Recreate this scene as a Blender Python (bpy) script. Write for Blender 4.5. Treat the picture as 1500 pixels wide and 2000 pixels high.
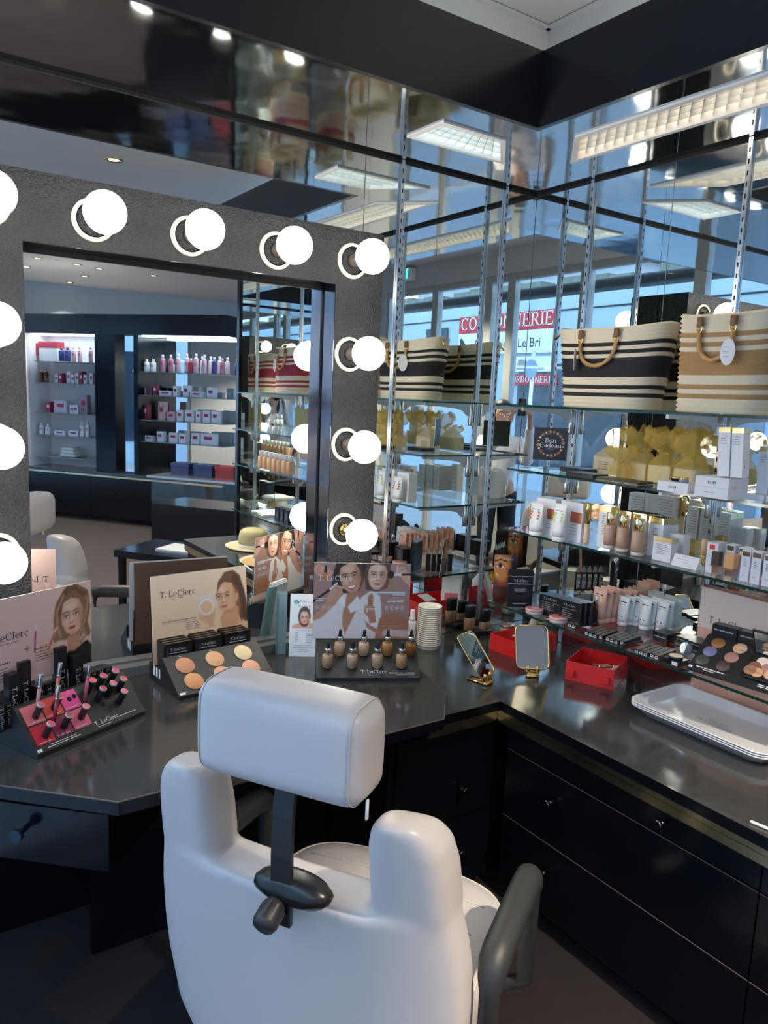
import bpy, bmesh, math, random
import numpy as np
from mathutils import Matrix, Vector
random.seed(7)
for _o in list(bpy.data.objects): bpy.data.objects.remove(_o)
SC = bpy.context.scene
COL = SC.collection
R = math.radians

# ------------------------------------------------------------------ camera
CAM = np.array([-2.267, -2.329, 1.62])
_yaw, _pit, _rol, F_PX = R(55.619), R(-8.581), R(2.450), 1490.1
_fw = np.array([math.cos(_yaw)*math.cos(_pit), math.sin(_yaw)*math.cos(_pit), math.sin(_pit)])
_r = np.cross(_fw, [0, 0, 1.]); _r /= np.linalg.norm(_r); _u = np.cross(_r, _fw)
CR = math.cos(_rol)*_r + math.sin(_rol)*_u
CU = -math.sin(_rol)*_r + math.cos(_rol)*_u
CF = _fw
cam = bpy.data.objects.new('camera', bpy.data.cameras.new('camera'))
COL.objects.link(cam)
cam.matrix_world = Matrix([[CR[0], CU[0], -CF[0], CAM[0]], [CR[1], CU[1], -CF[1], CAM[1]], [CR[2], CU[2], -CF[2], CAM[2]], [0, 0, 0, 1]])
cam.data.sensor_fit = 'AUTO'; cam.data.sensor_width = 36.0
cam.data.lens = F_PX/2000*36.0
cam.data.clip_start = 0.005; cam.data.clip_end = 200
SC.camera = cam

# ------------------------------------------------------------------ world, exposure
SC.view_settings.view_transform = 'Standard'
SC.view_settings.look = 'None'
SC.view_settings.exposure = 0.75
SC.view_settings.gamma = 1.0
SC.view_settings.use_curve_mapping = False
W = bpy.data.worlds.new('sky'); SC.world = W; W.use_nodes = True
_bg = W.node_tree.nodes['Background']
_bg.inputs[0].default_value = (0.46, 0.68, 1.0, 1); _bg.inputs[1].default_value = 2.5
cy = SC.cycles
cy.max_bounces = 22; cy.glossy_bounces = 14; cy.diffuse_bounces = 4; cy.transmission_bounces = 8; cy.transparent_max_bounces = 32
cy.sample_clamp_indirect = 4.0; cy.sample_clamp_direct = 0.0; cy.blur_glossy = 0.3
cy.caustics_reflective = True; cy.caustics_refractive = False
cy.use_denoising = True
try: cy.denoiser = 'OPENIMAGEDENOISE'; cy.denoising_input_passes = 'RGB_ALBEDO_NORMAL'
except Exception: pass
cy.use_adaptive_sampling = False
BULB = 14.0          # radiance of the mirror bulbs
TUBE_COOL, TUBE_WARM = 4.0, 3.2

# ------------------------------------------------------------------ pixel geometry (points on real planes)
def ray(px, py): return CF*F_PX + CR*(px-750) - CU*(py-1000)
def onz(px, py, z):
    q = ray(px, py); return CAM + q*((z-CAM[2])/q[2])
def onx(px, py, x=0.):
    q = ray(px, py); return CAM + q*((x-CAM[0])/q[0])
def ony(px, py, y=0.):
    q = ray(px, py); return CAM + q*((y-CAM[1])/q[1])
def pr(P):
    v = np.array(P, float)-CAM; d = v@CF
    return 750+F_PX*(v@CR)/d, 1000-F_PX*(v@CU)/d
def solve1(f, target, lo, hi):
    for _ in range(50):
        m = (lo+hi)/2
        if (f(m)-target)*(f(lo)-target) <= 0: hi = m
        else: lo = m
    return (lo+hi)/2
def ytop(x, y, z, py):          # height of the point above (x, y, z) seen at image row py
    return solve1(lambda h: pr((x, y, z+h))[1], py, 0.0, 1.2)
def ycol(x, z, px):             # y on the line (x, *, z) seen at image column px
    return solve1(lambda y: pr((x, y, z))[0], px, -2.2, -0.02)
VAN_Y = -0.075                  # plane of the vanity mirror glass
def van(px, py, z):             # the real point seen in the vanity mirror, at height z
    P = onz(px, py, z); P[1] = 2*VAN_Y-P[1]; return P

# ------------------------------------------------------------------ colours and materials
def lin(c):
    c = c/255.0 if c > 1 else c
    return c/12.92 if c <= .04045 else ((c+.055)/1.055)**2.4
def hx(s):
    s = s.lstrip('#'); return tuple(lin(int(s[i:i+2], 16)/255.0) for i in (0, 2, 4))
MATS = {}
def mat(name, col, rough=.5, metal=0., spec=.5, bump=None, emit=None, noise=None, coat=0.):
    if name in MATS: return MATS[name]
    m = bpy.data.materials.new(name); m.use_nodes = True; nt = m.node_tree
    b = nt.nodes['Principled BSDF']
    if isinstance(col, str): col = hx(col)
    b.inputs['Base Color'].default_value = (*col, 1); b.inputs['Roughness'].default_value = rough
    b.inputs['Metallic'].default_value = metal; b.inputs['Specular IOR Level'].default_value = spec
    b.inputs['Coat Weight'].default_value = coat; b.inputs['Coat Roughness'].default_value = .05
    if noise:                    # (scale, amount): slow colour variation of the material itself
        tc = nt.nodes.new('ShaderNodeTexCoord'); n = nt.nodes.new('ShaderNodeTexNoise'); n.inputs['Scale'].default_value = noise[0]; n.inputs['Detail'].default_value = 5
        mx = nt.nodes.new('ShaderNodeMix'); mx.data_type = 'RGBA'; a = noise[1]
        mx.inputs[6].default_value = (*[c*(1-a) for c in col], 1); mx.inputs[7].default_value = (*[min(1, c*(1+a)) for c in col], 1)
        nt.links.new(tc.outputs['Object'], n.inputs['Vector']); nt.links.new(n.outputs['Fac'], mx.inputs[0]); nt.links.new(mx.outputs[2], b.inputs['Base Color'])
    if bump:                     # (scale, strength, distance)
        tc = nt.nodes.new('ShaderNodeTexCoord'); n = nt.nodes.new('ShaderNodeTexNoise'); n.inputs['Scale'].default_value = bump[0]; n.inputs['Detail'].default_value = 3
        bp = nt.nodes.new('ShaderNodeBump'); bp.inputs['Strength'].default_value = bump[1]; bp.inputs['Distance'].default_value = bump[2]
        nt.links.new(tc.outputs['Object'], n.inputs['Vector']); nt.links.new(n.outputs['Fac'], bp.inputs['Height']); nt.links.new(bp.outputs['Normal'], b.inputs['Normal'])
    if emit:
        b.inputs['Emission Color'].default_value = (*emit[0], 1); b.inputs['Emission Strength'].default_value = emit[1]
    MATS[name] = m; return m
def glassmat(name, tint, fres=1.45, rough=0.0, extra=0.0):     # thin clear sheet: passes light straight through, mirrors at a glance
    if name in MATS: return MATS[name]
    m = bpy.data.materials.new(name); m.use_nodes = True; nt = m.node_tree; nt.nodes.clear()
    out = nt.nodes.new('ShaderNodeOutputMaterial'); tr = nt.nodes.new('ShaderNodeBsdfTransparent'); gl = nt.nodes.new('ShaderNodeBsdfGlossy')
    lw = nt.nodes.new('ShaderNodeLayerWeight'); lw.inputs['Blend'].default_value = .5
    pw = nt.nodes.new('ShaderNodeMath'); pw.operation = 'POWER'; pw.inputs[1].default_value = 4.0
    ml = nt.nodes.new('ShaderNodeMath'); ml.operation = 'MULTIPLY_ADD'; ml.inputs[1].default_value = .62; ml.inputs[2].default_value = .035
    mx = nt.nodes.new('ShaderNodeMixShader'); nt.links.new(lw.outputs['Facing'], pw.inputs[0]); nt.links.new(pw.outputs[0], ml.inputs[0])
    tr.inputs[0].default_value = (*tint, 1); gl.inputs['Roughness'].default_value = rough; gl.inputs[0].default_value = (1, 1, 1, 1)
    fac = ml.outputs[0]
    if extra:
        ad = nt.nodes.new('ShaderNodeMath'); ad.operation = 'ADD'; ad.inputs[1].default_value = extra; nt.links.new(fac, ad.inputs[0]); fac = ad.outputs[0]
    nt.links.new(fac, mx.inputs[0]); nt.links.new(tr.outputs[0], mx.inputs[1]); nt.links.new(gl.outputs[0], mx.inputs[2]); nt.links.new(mx.outputs[0], out.inputs[0])
    MATS[name] = m; return m
def printmat(name='print', rough=.35):
    if name in MATS: return MATS[name]
    m = bpy.data.materials.new(name); m.use_nodes = True; nt = m.node_tree; b = nt.nodes['Principled BSDF']
    a = nt.nodes.new('ShaderNodeVertexColor'); a.layer_name = 'ink'
    nt.links.new(a.outputs['Color'], b.inputs['Base Color']); b.inputs['Roughness'].default_value = rough
    MATS[name] = m; return m
def tulle(name, col, a):
    if name in MATS: return MATS[name]
    m = bpy.data.materials.new(name); m.use_nodes = True; nt = m.node_tree; nt.nodes.clear()
    out = nt.nodes.new('ShaderNodeOutputMaterial'); tr = nt.nodes.new('ShaderNodeBsdfTransparent'); d = nt.nodes.new('ShaderNodeBsdfDiffuse'); tl = nt.nodes.new('ShaderNodeBsdfTranslucent')
    m1 = nt.nodes.new('ShaderNodeMixShader'); m2 = nt.nodes.new('ShaderNodeMixShader')
    for s in (d, tl): s.inputs[0].default_value = (*hx(col), 1)
    m1.inputs[0].default_value = .5; m2.inputs[0].default_value = a
    nt.links.new(d.outputs[0], m1.inputs[1]); nt.links.new(tl.outputs[0], m1.inputs[2]); nt.links.new(tr.outputs[0], m2.inputs[1]); nt.links.new(m1.outputs[0], m2.inputs[2]); nt.links.new(m2.outputs[0], out.inputs[0])
    MATS[name] = m; return m

BLACK = mat('black_lacquer', (.004, .005, .008), .16, spec=.4)
BLACKM = mat('black_matte', (.012, .012, .013), .5)
BLACKP = mat('black_plastic', (.012, .012, .012), .3)
CARTON = mat('black_carton', (.010, .010, .012), .32)
STONE = mat('dark_stone', (.042, .042, .041), .12, spec=.9, noise=(60, .5))
SOFFIT = mat('lacquered_soffit', (.46, .48, .51), .065, metal=1., bump=(1.6, .12, .05))
FASCIA = mat('fascia_laminate', (.014, .015, .019), .22)
PAINT = mat('grey_paint', (.62, .62, .63), .7)
LEATHER = mat('grained_black_leatherette', (.014, .0148, .018), .42, spec=.32, bump=(210, 1.0, .0075))
MIRROR = mat('mirror_silver', (.83, .87, .85), 0.0, metal=1.)
VMIRROR = mat('vanity_mirror_silver', (.80, .84, .86), 0.0, metal=1.)
SMOKE = mat('dark_polished_metal', (.30, .31, .34), .10, metal=1.)
STEEL = mat('brushed_steel', (.62, .62, .61), .26, metal=1.)
DARK = mat('dark_slot', (.004, .004, .004), .8)
GOLD = mat('polished_gold', (.85, .60, .22), .14, metal=1.)
BRASS = mat('brushed_brass', (.85, .72, .42), .2, metal=1.)
PALEGOLD = mat('pale_gold_foil', (.90, .74, .42), .18, metal=1.)
SILVER = mat('silver_cap', (.75, .75, .77), .18, metal=1.)
VINYL = mat('cream_vinyl', (.575, .52, .495), .38, bump=(300, .12, .0006))
ARMPAD = mat('black_rubber_pad', (.028, .028, .027), .5)
WHITE = mat('white_card', (.80, .80, .80), .5)
WHITEB = mat('white_carton', (.78, .77, .79), .35)
PAPER = mat('cream_paper', (.84, .80, .70), .6)
CARPET = mat('brown_carpet', (.016, .0095, .0115), .95, noise=(9, .25), bump=(420, .9, .004))
RED = mat('red_carton', (.78, .028, .028), .32)
GLASS = glassmat('clear_glass', (.965, .985, .98))
PANE = glassmat('window_glass', (.95, .97, .98))
GEDGE = mat('green_glass_edge', (.006, .045, .038), .12, spec=.8)
INK = printmat()
INKM = mat('black_ink', (.015, .015, .015), .5)
WINK = mat('white_ink', (.82, .82, .82), .5)
GREYINK = mat('grey_ink', (.30, .29, .29), .5)
BROWNINK = mat('brown_ink', (.06, .045, .04), .5)
SKIN = mat('skin', (.60, .36, .26), .45)
BAMBOO = mat('bamboo', (.48, .26, .09), .28, noise=(40, .5))
TAN = mat('tan_leather', (.20, .085, .035), .45)

# ------------------------------------------------------------------ mesh builder
class MB:
    def __init__(s): s.v = []; s.f = []; s.m = []; s.sm = []; s.c = None
    def add(s, vs, fs, mi=0, smooth=False, M=None):
        o = len(s.v)
        for p in vs:
            p = Vector(p)
            if M is not None: p = M @ p
            s.v.append((p.x, p.y, p.z))
        for f in fs: s.f.append([i+o for i in f]); s.m.append(mi); s.sm.append(smooth)
        return s
    def box(s, lo, hi, mi=0, M=None):
        (a, b, c), (d, e, f) = lo, hi
        return s.add([(a, b, c), (d, b, c), (d, e, c), (a, e, c), (a, b, f), (d, b, f), (d, e, f), (a, e, f)],
                     [(0, 3, 2, 1), (4, 5, 6, 7), (0, 1, 5, 4), (1, 2, 6, 5), (2, 3, 7, 6), (3, 0, 4, 7)], mi, False, M)
    def rbox(s, lo, hi, r, seg=2, mi=0, M=None, smooth=True):
        bm = bmesh.new(); bmesh.ops.create_cube(bm, size=1)
        for v in bm.verts: v.co = Vector([(lo[i]+hi[i])/2+v.co[i]*(hi[i]-lo[i]) for i in range(3)])
        bmesh.ops.bevel(bm, geom=bm.edges[:], offset=r, segments=seg, affect='EDGES', profile=.5)
        bm.verts.index_update()
        s.add([v.co[:] for v in bm.verts], [[v.index for v in f.verts] for f in bm.faces], mi, smooth, M); bm.free(); return s
    def lathe(s, prof, c=(0, 0, 0), n=20, mi=0, smooth=True, M=None, cap=True, mis=None):
        vs = [(c[0]+r*math.cos(2*math.pi*k/n), c[1]+r*math.sin(2*math.pi*k/n), c[2]+z) for r, z in prof for k in range(n)]
        o = len(s.v); s.add(vs, [], mi, smooth, M)
        for i in range(len(prof)-1):
            for k in range(n):
                a, b = i*n+k, i*n+(k+1) % n
                s.f.append([o+a, o+b, o+b+n, o+a+n]); s.m.append(mis[i] if mis else mi); s.sm.append(smooth)
        if cap:
            if prof[0][0] > 1e-6: s.f.append([o+k for k in range(n)][::-1]); s.m.append(mis[0] if mis else mi); s.sm.append(False)
            if prof[-1][0] > 1e-6: s.f.append([o+(len(prof)-1)*n+k for k in range(n)]); s.m.append(mis[-1] if mis else mi); s.sm.append(False)
        return s
    def cyl(s, p0, p1, r0, r1=None, n=14, mi=0, smooth=True, M=None):
        p0, p1 = Vector(p0), Vector(p1); d = p1-p0
        q = d.to_track_quat('Z', 'Y').to_matrix().to_4x4(); q.translation = p0
        if M is not None: q = M @ q
        return s.lathe([(r0, 0), (r0 if r1 is None else r1, d.length)], n=n, mi=mi, smooth=smooth, M=q)
    def tube(s, path, r, n=10, mi=0, M=None, closed=False):
        P = [Vector(p) for p in path]; K = len(P); rr = r if isinstance(r, (list, tuple)) else [r]*K
        up = None; rings = []
        for i in range(K):
            a = P[(i-1) % K] if (closed or i > 0) else P[i]; b = P[(i+1) % K] if (closed or i < K-1) else P[i]
            t = (b-a).normalized()
            if up is None: up = t.orthogonal().normalized()
            up = (up-t*up.dot(t)).normalized(); w = t.cross(up)
            rings.append([P[i]+(up*math.cos(2*math.pi*k/n)+w*math.sin(2*math.pi*k/n))*rr[i] for k in range(n)])
        fs = []
        for i in range(K if closed else K-1):
            j = (i+1) % K
            for k in range(n): fs.append((i*n+k, i*n+(k+1) % n, j*n+(k+1) % n, j*n+k))
        if not closed: fs += [tuple(range(n))[::-1], tuple((K-1)*n+k for k in range(n))]
        return s.add([p for g in rings for p in g], fs, mi, True, M)
    def prism(s, poly, h, M=None, mi=0, mtop=None):     # polygon in XY extruded 0..h along Z
        n = len(poly); vs = [(x, y, 0) for x, y in poly]+[(x, y, h) for x, y in poly]
        s.add(vs, [tuple(range(n))[::-1]]+[(i, (i+1) % n, (i+1) % n+n, i+n) for i in range(n)], mi, False, M)
        s.f.append([len(s.v)-n+i for i in range(n)]); s.m.append(mi if mtop is None else mtop); s.sm.append(False); return s
    def ell(s, c, rx, ry, rz, n=16, m=10, mi=0, M=None):
        vs = [(c[0], c[1], c[2]+rz)]
        for i in range(1, m):
            a = math.pi*i/m
            vs += [(c[0]+rx*math.sin(a)*math.cos(2*math.pi*k/n), c[1]+ry*math.sin(a)*math.sin(2*math.pi*k/n), c[2]+rz*math.cos(a)) for k in range(n)]
        vs.append((c[0], c[1], c[2]-rz)); fs = [(0, 1+k, 1+(k+1) % n) for k in range(n)]
        for i in range(m-2):
            fs += [(1+i*n+k, 1+(i+1)*n+k, 1+(i+1)*n+(k+1) % n, 1+i*n+(k+1) % n) for k in range(n)]
        fs += [(len(vs)-1, 1+(m-2)*n+(k+1) % n, 1+(m-2)*n+k) for k in range(n)]
        return s.add(vs, fs, mi, True, M)
    def quad(s, pts, mi=0, M=None): return s.add(pts, [tuple(range(len(pts)))], mi, False, M)
    def loft(s, rings, mi=0, cap=True, smooth=True, M=None, mis=None):
        n = len(rings[0]); o = len(s.v); s.add([p for g in rings for p in g], [], mi, smooth, M)
        for i in range(len(rings)-1):
            for k in range(n):
                s.f.append([o+i*n+k, o+i*n+(k+1) % n, o+(i+1)*n+(k+1) % n, o+(i+1)*n+k]); s.m.append(mis[i] if mis else mi); s.sm.append(smooth)
        if cap:
            s.f.append([o+k for k in range(n)][::-1]); s.m.append(mi); s.sm.append(False)
            s.f.append([o+(len(rings)-1)*n+k for k in range(n)]); s.m.append(mi); s.sm.append(False)
        return s
    def mesh(s, name, mats):
        me = bpy.data.meshes.new(name); me.from_pydata(s.v, [], s.f)
        for m in (mats if isinstance(mats, (list, tuple)) else [mats]): me.materials.append(m)
        me.polygons.foreach_set('material_index', s.m); me.polygons.foreach_set('use_smooth', s.sm)
        if s.c is not None:
            a = me.color_attributes.new('ink', 'FLOAT_COLOR', 'POINT'); a.data.foreach_set('color', np.asarray(s.c, np.float32).ravel())
        me.update(); return me

def tag(o, label=None, cat=None, group=None, kind=None):
    if label: o['label'] = label
    if cat: o['category'] = cat
    if group: o['group'] = group
    if kind: o['kind'] = kind
    return o
def T(name, label, cat, loc=(0, 0, 0), rz=0., group=None, M=None):      # a thing: an Empty at its base
    o = bpy.data.objects.new(name, None); o.empty_display_size = .05; COL.objects.link(o)
    if M is not None: o.matrix_world = M
    else: o.location = tuple(float(c) for c in loc); o.rotation_euler = (0, 0, rz)
    return tag(o, label, cat, group)
def P(name, mb, mats, parent, label=None, kind=None, data=None):        # a part
    o = bpy.data.objects.new(name, data or mb.mesh(name, mats)); COL.objects.link(o); o.parent = parent
    return tag(o, label, None, None, kind)
def S(name, mb, mats, label, cat, loc=(0, 0, 0), rz=0., group=None, M=None, kind=None):   # a thing that is one mesh
    o = bpy.data.objects.new(name, mb.mesh(name, mats)); COL.objects.link(o)
    if M is not None: o.matrix_world = M
    else: o.location = tuple(float(c) for c in loc); o.rotation_euler = (0, 0, rz)
    return tag(o, label, cat, group, kind)
def ST(name, mb, mats, label, loc=(0, 0, 0), rz=0.): return S(name, mb, mats, label, None, loc, rz, None, None, 'structure')
def kids(o): return [c for c in bpy.data.objects if c.parent == o]
def dup(root, label, loc=None, rz=None, M=None, group=None, swap=None):  # copy of a thing with copies of its parts and sub-parts
    def cp(o, parent):
        c = o.copy(); COL.objects.link(c); c.parent = parent
        for k in kids(o): cp(k, c)
        return c
    r = cp(root, None)
    if M is not None: r.matrix_world = M
    else:
        if loc is not None: r.location = tuple(float(c) for c in loc)
        if rz is not None: r.rotation_euler = (0, 0, rz)
    r['label'] = label
    if group: r['group'] = group
    if swap:
        for k in [r]+kids(r)+[g for k in kids(r) for g in kids(k)]:
            if k.type == 'MESH' and any(s.name in swap for s in k.data.materials):
                k.data = k.data.copy()
                for i, s in enumerate(k.data.materials):
                    if s.name in swap: k.data.materials[i] = swap[s.name]
    return r
def frame(o, ex, ey, ez=None):  # matrix with origin o and axes ex, ey
    ex = Vector(ex).normalized(); ey = Vector(ey); ey = (ey-ex*ey.dot(ex)).normalized(); ez = ex.cross(ey)
    return Matrix([[ex.x, ey.x, ez.x, o[0]], [ex.y, ey.y, ez.y, o[1]], [ex.z, ey.z, ez.z, o[2]], [0, 0, 0, 1]])
ORD = ['first', 'second', 'third', 'fourth', 'fifth', 'sixth', 'seventh', 'eighth', 'ninth', 'tenth', 'eleventh', 'twelfth', 'thirteenth', 'fourteenth', 'fifteenth', 'sixteenth', 'seventeenth', 'eighteenth', 'nineteenth', 'twentieth']

# ------------------------------------------------------------------ lettering
_txt = {}
def sans(text, h):               # flat lettering with the built-in font; h = cap height, origin at the left of the baseline
    k = text
    if k not in _txt:
        cu = bpy.data.curves.new('t', 'FONT'); cu.body = text; cu.size = 1; cu.resolution_u = 2
        ob = bpy.data.objects.new('t', cu); COL.objects.link(ob)
        me = bpy.data.meshes.new_from_object(ob.evaluated_get(bpy.context.evaluated_depsgraph_get()))
        _txt[k] = ([tuple(v.co) for v in me.vertices], [list(p.vertices) for p in me.polygons])
        bpy.data.objects.remove(ob); bpy.data.curves.remove(cu); bpy.data.meshes.remove(me)
    vs, fs = _txt[k]; s = h/.70
    return [(x*s, y*s, 0) for x, y, z in vs], fs, max([x for x, y, z in vs]+[0])*s
# a small slab-serif alphabet: strokes l(x0,y0,x1,y1,w) and arcs a(cx,cy,rx,ry,from,to,thick)
_G = {'.': (.2, ['l .09 0 .09 .1 .1']), ' ': (.26, []),
 'T': (.62, ['l .30 0 .30 .7 .1', 'l .02 .67 .58 .67 .06', 'l .045 .53 .045 .69 .05', 'l .555 .53 .555 .69 .05', 'l .17 .02 .43 .02 .04']),
 'L': (.56, ['l .16 0 .16 .7 .1', 'l .03 .68 .29 .68 .04', 'l .03 .025 .52 .025 .05', 'l .50 0 .50 .17 .05']),
 'C': (.68, ['a .37 .35 .31 .35 48 312 .1', 'l .59 .50 .59 .69 .05']),
 'e': (.52, ['a .26 .24 .22 .25 0 318 .08', 'l .06 .25 .48 .25 .05']),
 'l': (.27, ['l .13 0 .13 .74 .09', 'l .02 .02 .25 .02 .04', 'l .02 .72 .13 .72 .04']),
 'r': (.40, ['l .12 0 .12 .48 .09', 'l .02 .02 .28 .02 .04', 'l .02 .46 .12 .46 .04', 'a .28 .30 .14 .17 40 170 .07']),
 'c': (.46, ['a .26 .24 .22 .25 42 318 .08', 'l .40 .34 .40 .46 .05']),
 'B': (.62, ['l .14 0 .14 .7 .1', 'l .03 .68 .34 .68 .045', 'l .03 .02 .34 .02 .045', 'l .14 .37 .34 .37 .045', 'a .32 .53 .19 .16 -90 90 .09', 'a .34 .195 .22 .185 -90 90 .09']),
 'o': (.54, ['a .27 .24 .23 .25 0 360 .085']),
 'n': (.56, ['l .12 0 .12 .48 .09', 'l .02 .46 .12 .46 .04', 'l .02 .02 .22 .02 .04', 'a .28 .28 .16 .2 0 170 .07', 'l .44 0 .44 .30 .09', 'l .35 .02 .54 .02 .04']),
 'a': (.50, ['a .22 .16 .17 .16 0 360 .07', 'l .40 .02 .40 .34 .09', 'a .25 .33 .15 .15 0 150 .07', 'l .38 .02 .50 .02 .04']),
 'd': (.56, ['a .25 .24 .2 .25 0 360 .08', 'l .43 0 .43 .74 .09', 'l .33 .72 .43 .72 .04', 'l .43 .02 .55 .02 .04']),
 'u': (.56, ['l .12 .18 .12 .48 .09', 'l .02 .46 .12 .46 .04', 'a .28 .2 .16 .2 180 350 .07', 'l .44 0 .44 .48 .09', 'l .34 .46 .44 .46 .04', 'l .44 .02 .55 .02 .04']),
 'O': (.72, ['a .36 .35 .31 .35 0 360 .1']),
 'R': (.66, ['l .14 0 .14 .7 .1', 'l .03 .68 .34 .68 .045', 'l .03 .02 .27 .02 .045', 'l .14 .34 .34 .34 .045', 'a .33 .51 .2 .175 -90 90 .09', 'l .32 .34 .56 .02 .1', 'l .48 .02 .66 .02 .045']),
 'D': (.68, ['l .14 0 .14 .7 .1', 'l .03 .68 .34 .68 .045', 'l .03 .02 .34 .02 .045', 'a .30 .35 .32 .335 -90 90 .1']),
 'N': (.72, ['l .13 0 .13 .7 .06', 'l .13 .69 .58 .02 .1', 'l .58 0 .58 .7 .06', 'l .02 .68 .2 .68 .045', 'l .02 .02 .24 .02 .045', 'l .47 .68 .69 .68 .045']),
 'I': (.32, ['l .16 0 .16 .7 .1', 'l .03 .68 .29 .68 .045', 'l .03 .02 .29 .02 .045']),
 'E': (.60, ['l .14 0 .14 .7 .1', 'l .03 .68 .54 .68 .05', 'l .03 .02 .56 .02 .05', 'l .14 .36 .40 .36 .045', 'l .53 .53 .53 .69 .045', 'l .55 0 .55 .17 .045', 'l .40 .27 .40 .45 .04'])}
def serif(text, h):              # returns verts, faces, width; h = cap height
    vs, fs, x = [], [], 0.; s = h/.7
    for ch in text:
        adv, st = _G.get(ch, (.3, []))
        for q in st:
            t = q.split(); a = [float(c) for c in t[1:]]
            if t[0] == 'l':
                x0, y0, x1, y1, w = a; L = math.hypot(x1-x0, y1-y0); nx, ny = -(y1-y0)/L*w/2, (x1-x0)/L*w/2
                pts = [(x0+nx, y0+ny), (x0-nx, y0-ny), (x1-nx, y1-ny), (x1+nx, y1+ny)]
                o = len(vs); vs += [((x+p[0])*s, p[1]*s, 0) for p in pts]; fs.append([o, o+1, o+2, o+3])
            else:
                cx, cy_, rx, ry, d0, d1, w = a; n = max(6, int(abs(d1-d0)/20)); o = len(vs)
                for i in range(n+1):
                    g = R(d0+(d1-d0)*i/n); ww = w*(.38+.62*abs(math.cos(g)))
                    for k in (0, 1):
                        vs.append(((x+cx+(rx-k*ww)*math.cos(g))*s, (cy_+(ry-k*ww*.9)*math.sin(g))*s, 0))
                fs += [[o+2*i, o+2*i+1, o+2*i+3, o+2*i+2] for i in range(n)]
        x += adv
    return vs, fs, x*s
def put(mb, tx, x, y, M, mi=0, align='l', dz=.0004):   # lettering into a builder at (x, y) of frame M
    vs, fs, w = tx; dx = x-(w/2 if align == 'c' else w if align == 'r' else 0)
    mb.add([(a+dx, b+y, c+dz) for a, b, c in vs], fs, mi, False, M)
def rules(mb, x, y, w, n, dy, th, M, mi=0, dz=.0004, align='l'):  # lines of print too small to read
    rnd = random.Random(int(x*1e4+y*1e5))
    for i in range(n):
        ww = w*(1 if n == 1 else rnd.uniform(.7, 1)); x0 = x if align == 'l' else x-ww if align == 'r' else x-ww/2
        # broken into word-like dashes
        p = x0
        while p < x0+ww-1e-5:
            L = min(rnd.uniform(.1, .3)*w, x0+ww-p); mb.quad([(p, y-i*dy, dz), (p+L*.86, y-i*dy, dz), (p+L*.86, y-i*dy+th, dz), (p, y-i*dy+th, dz)], mi, M); p += L

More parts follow.
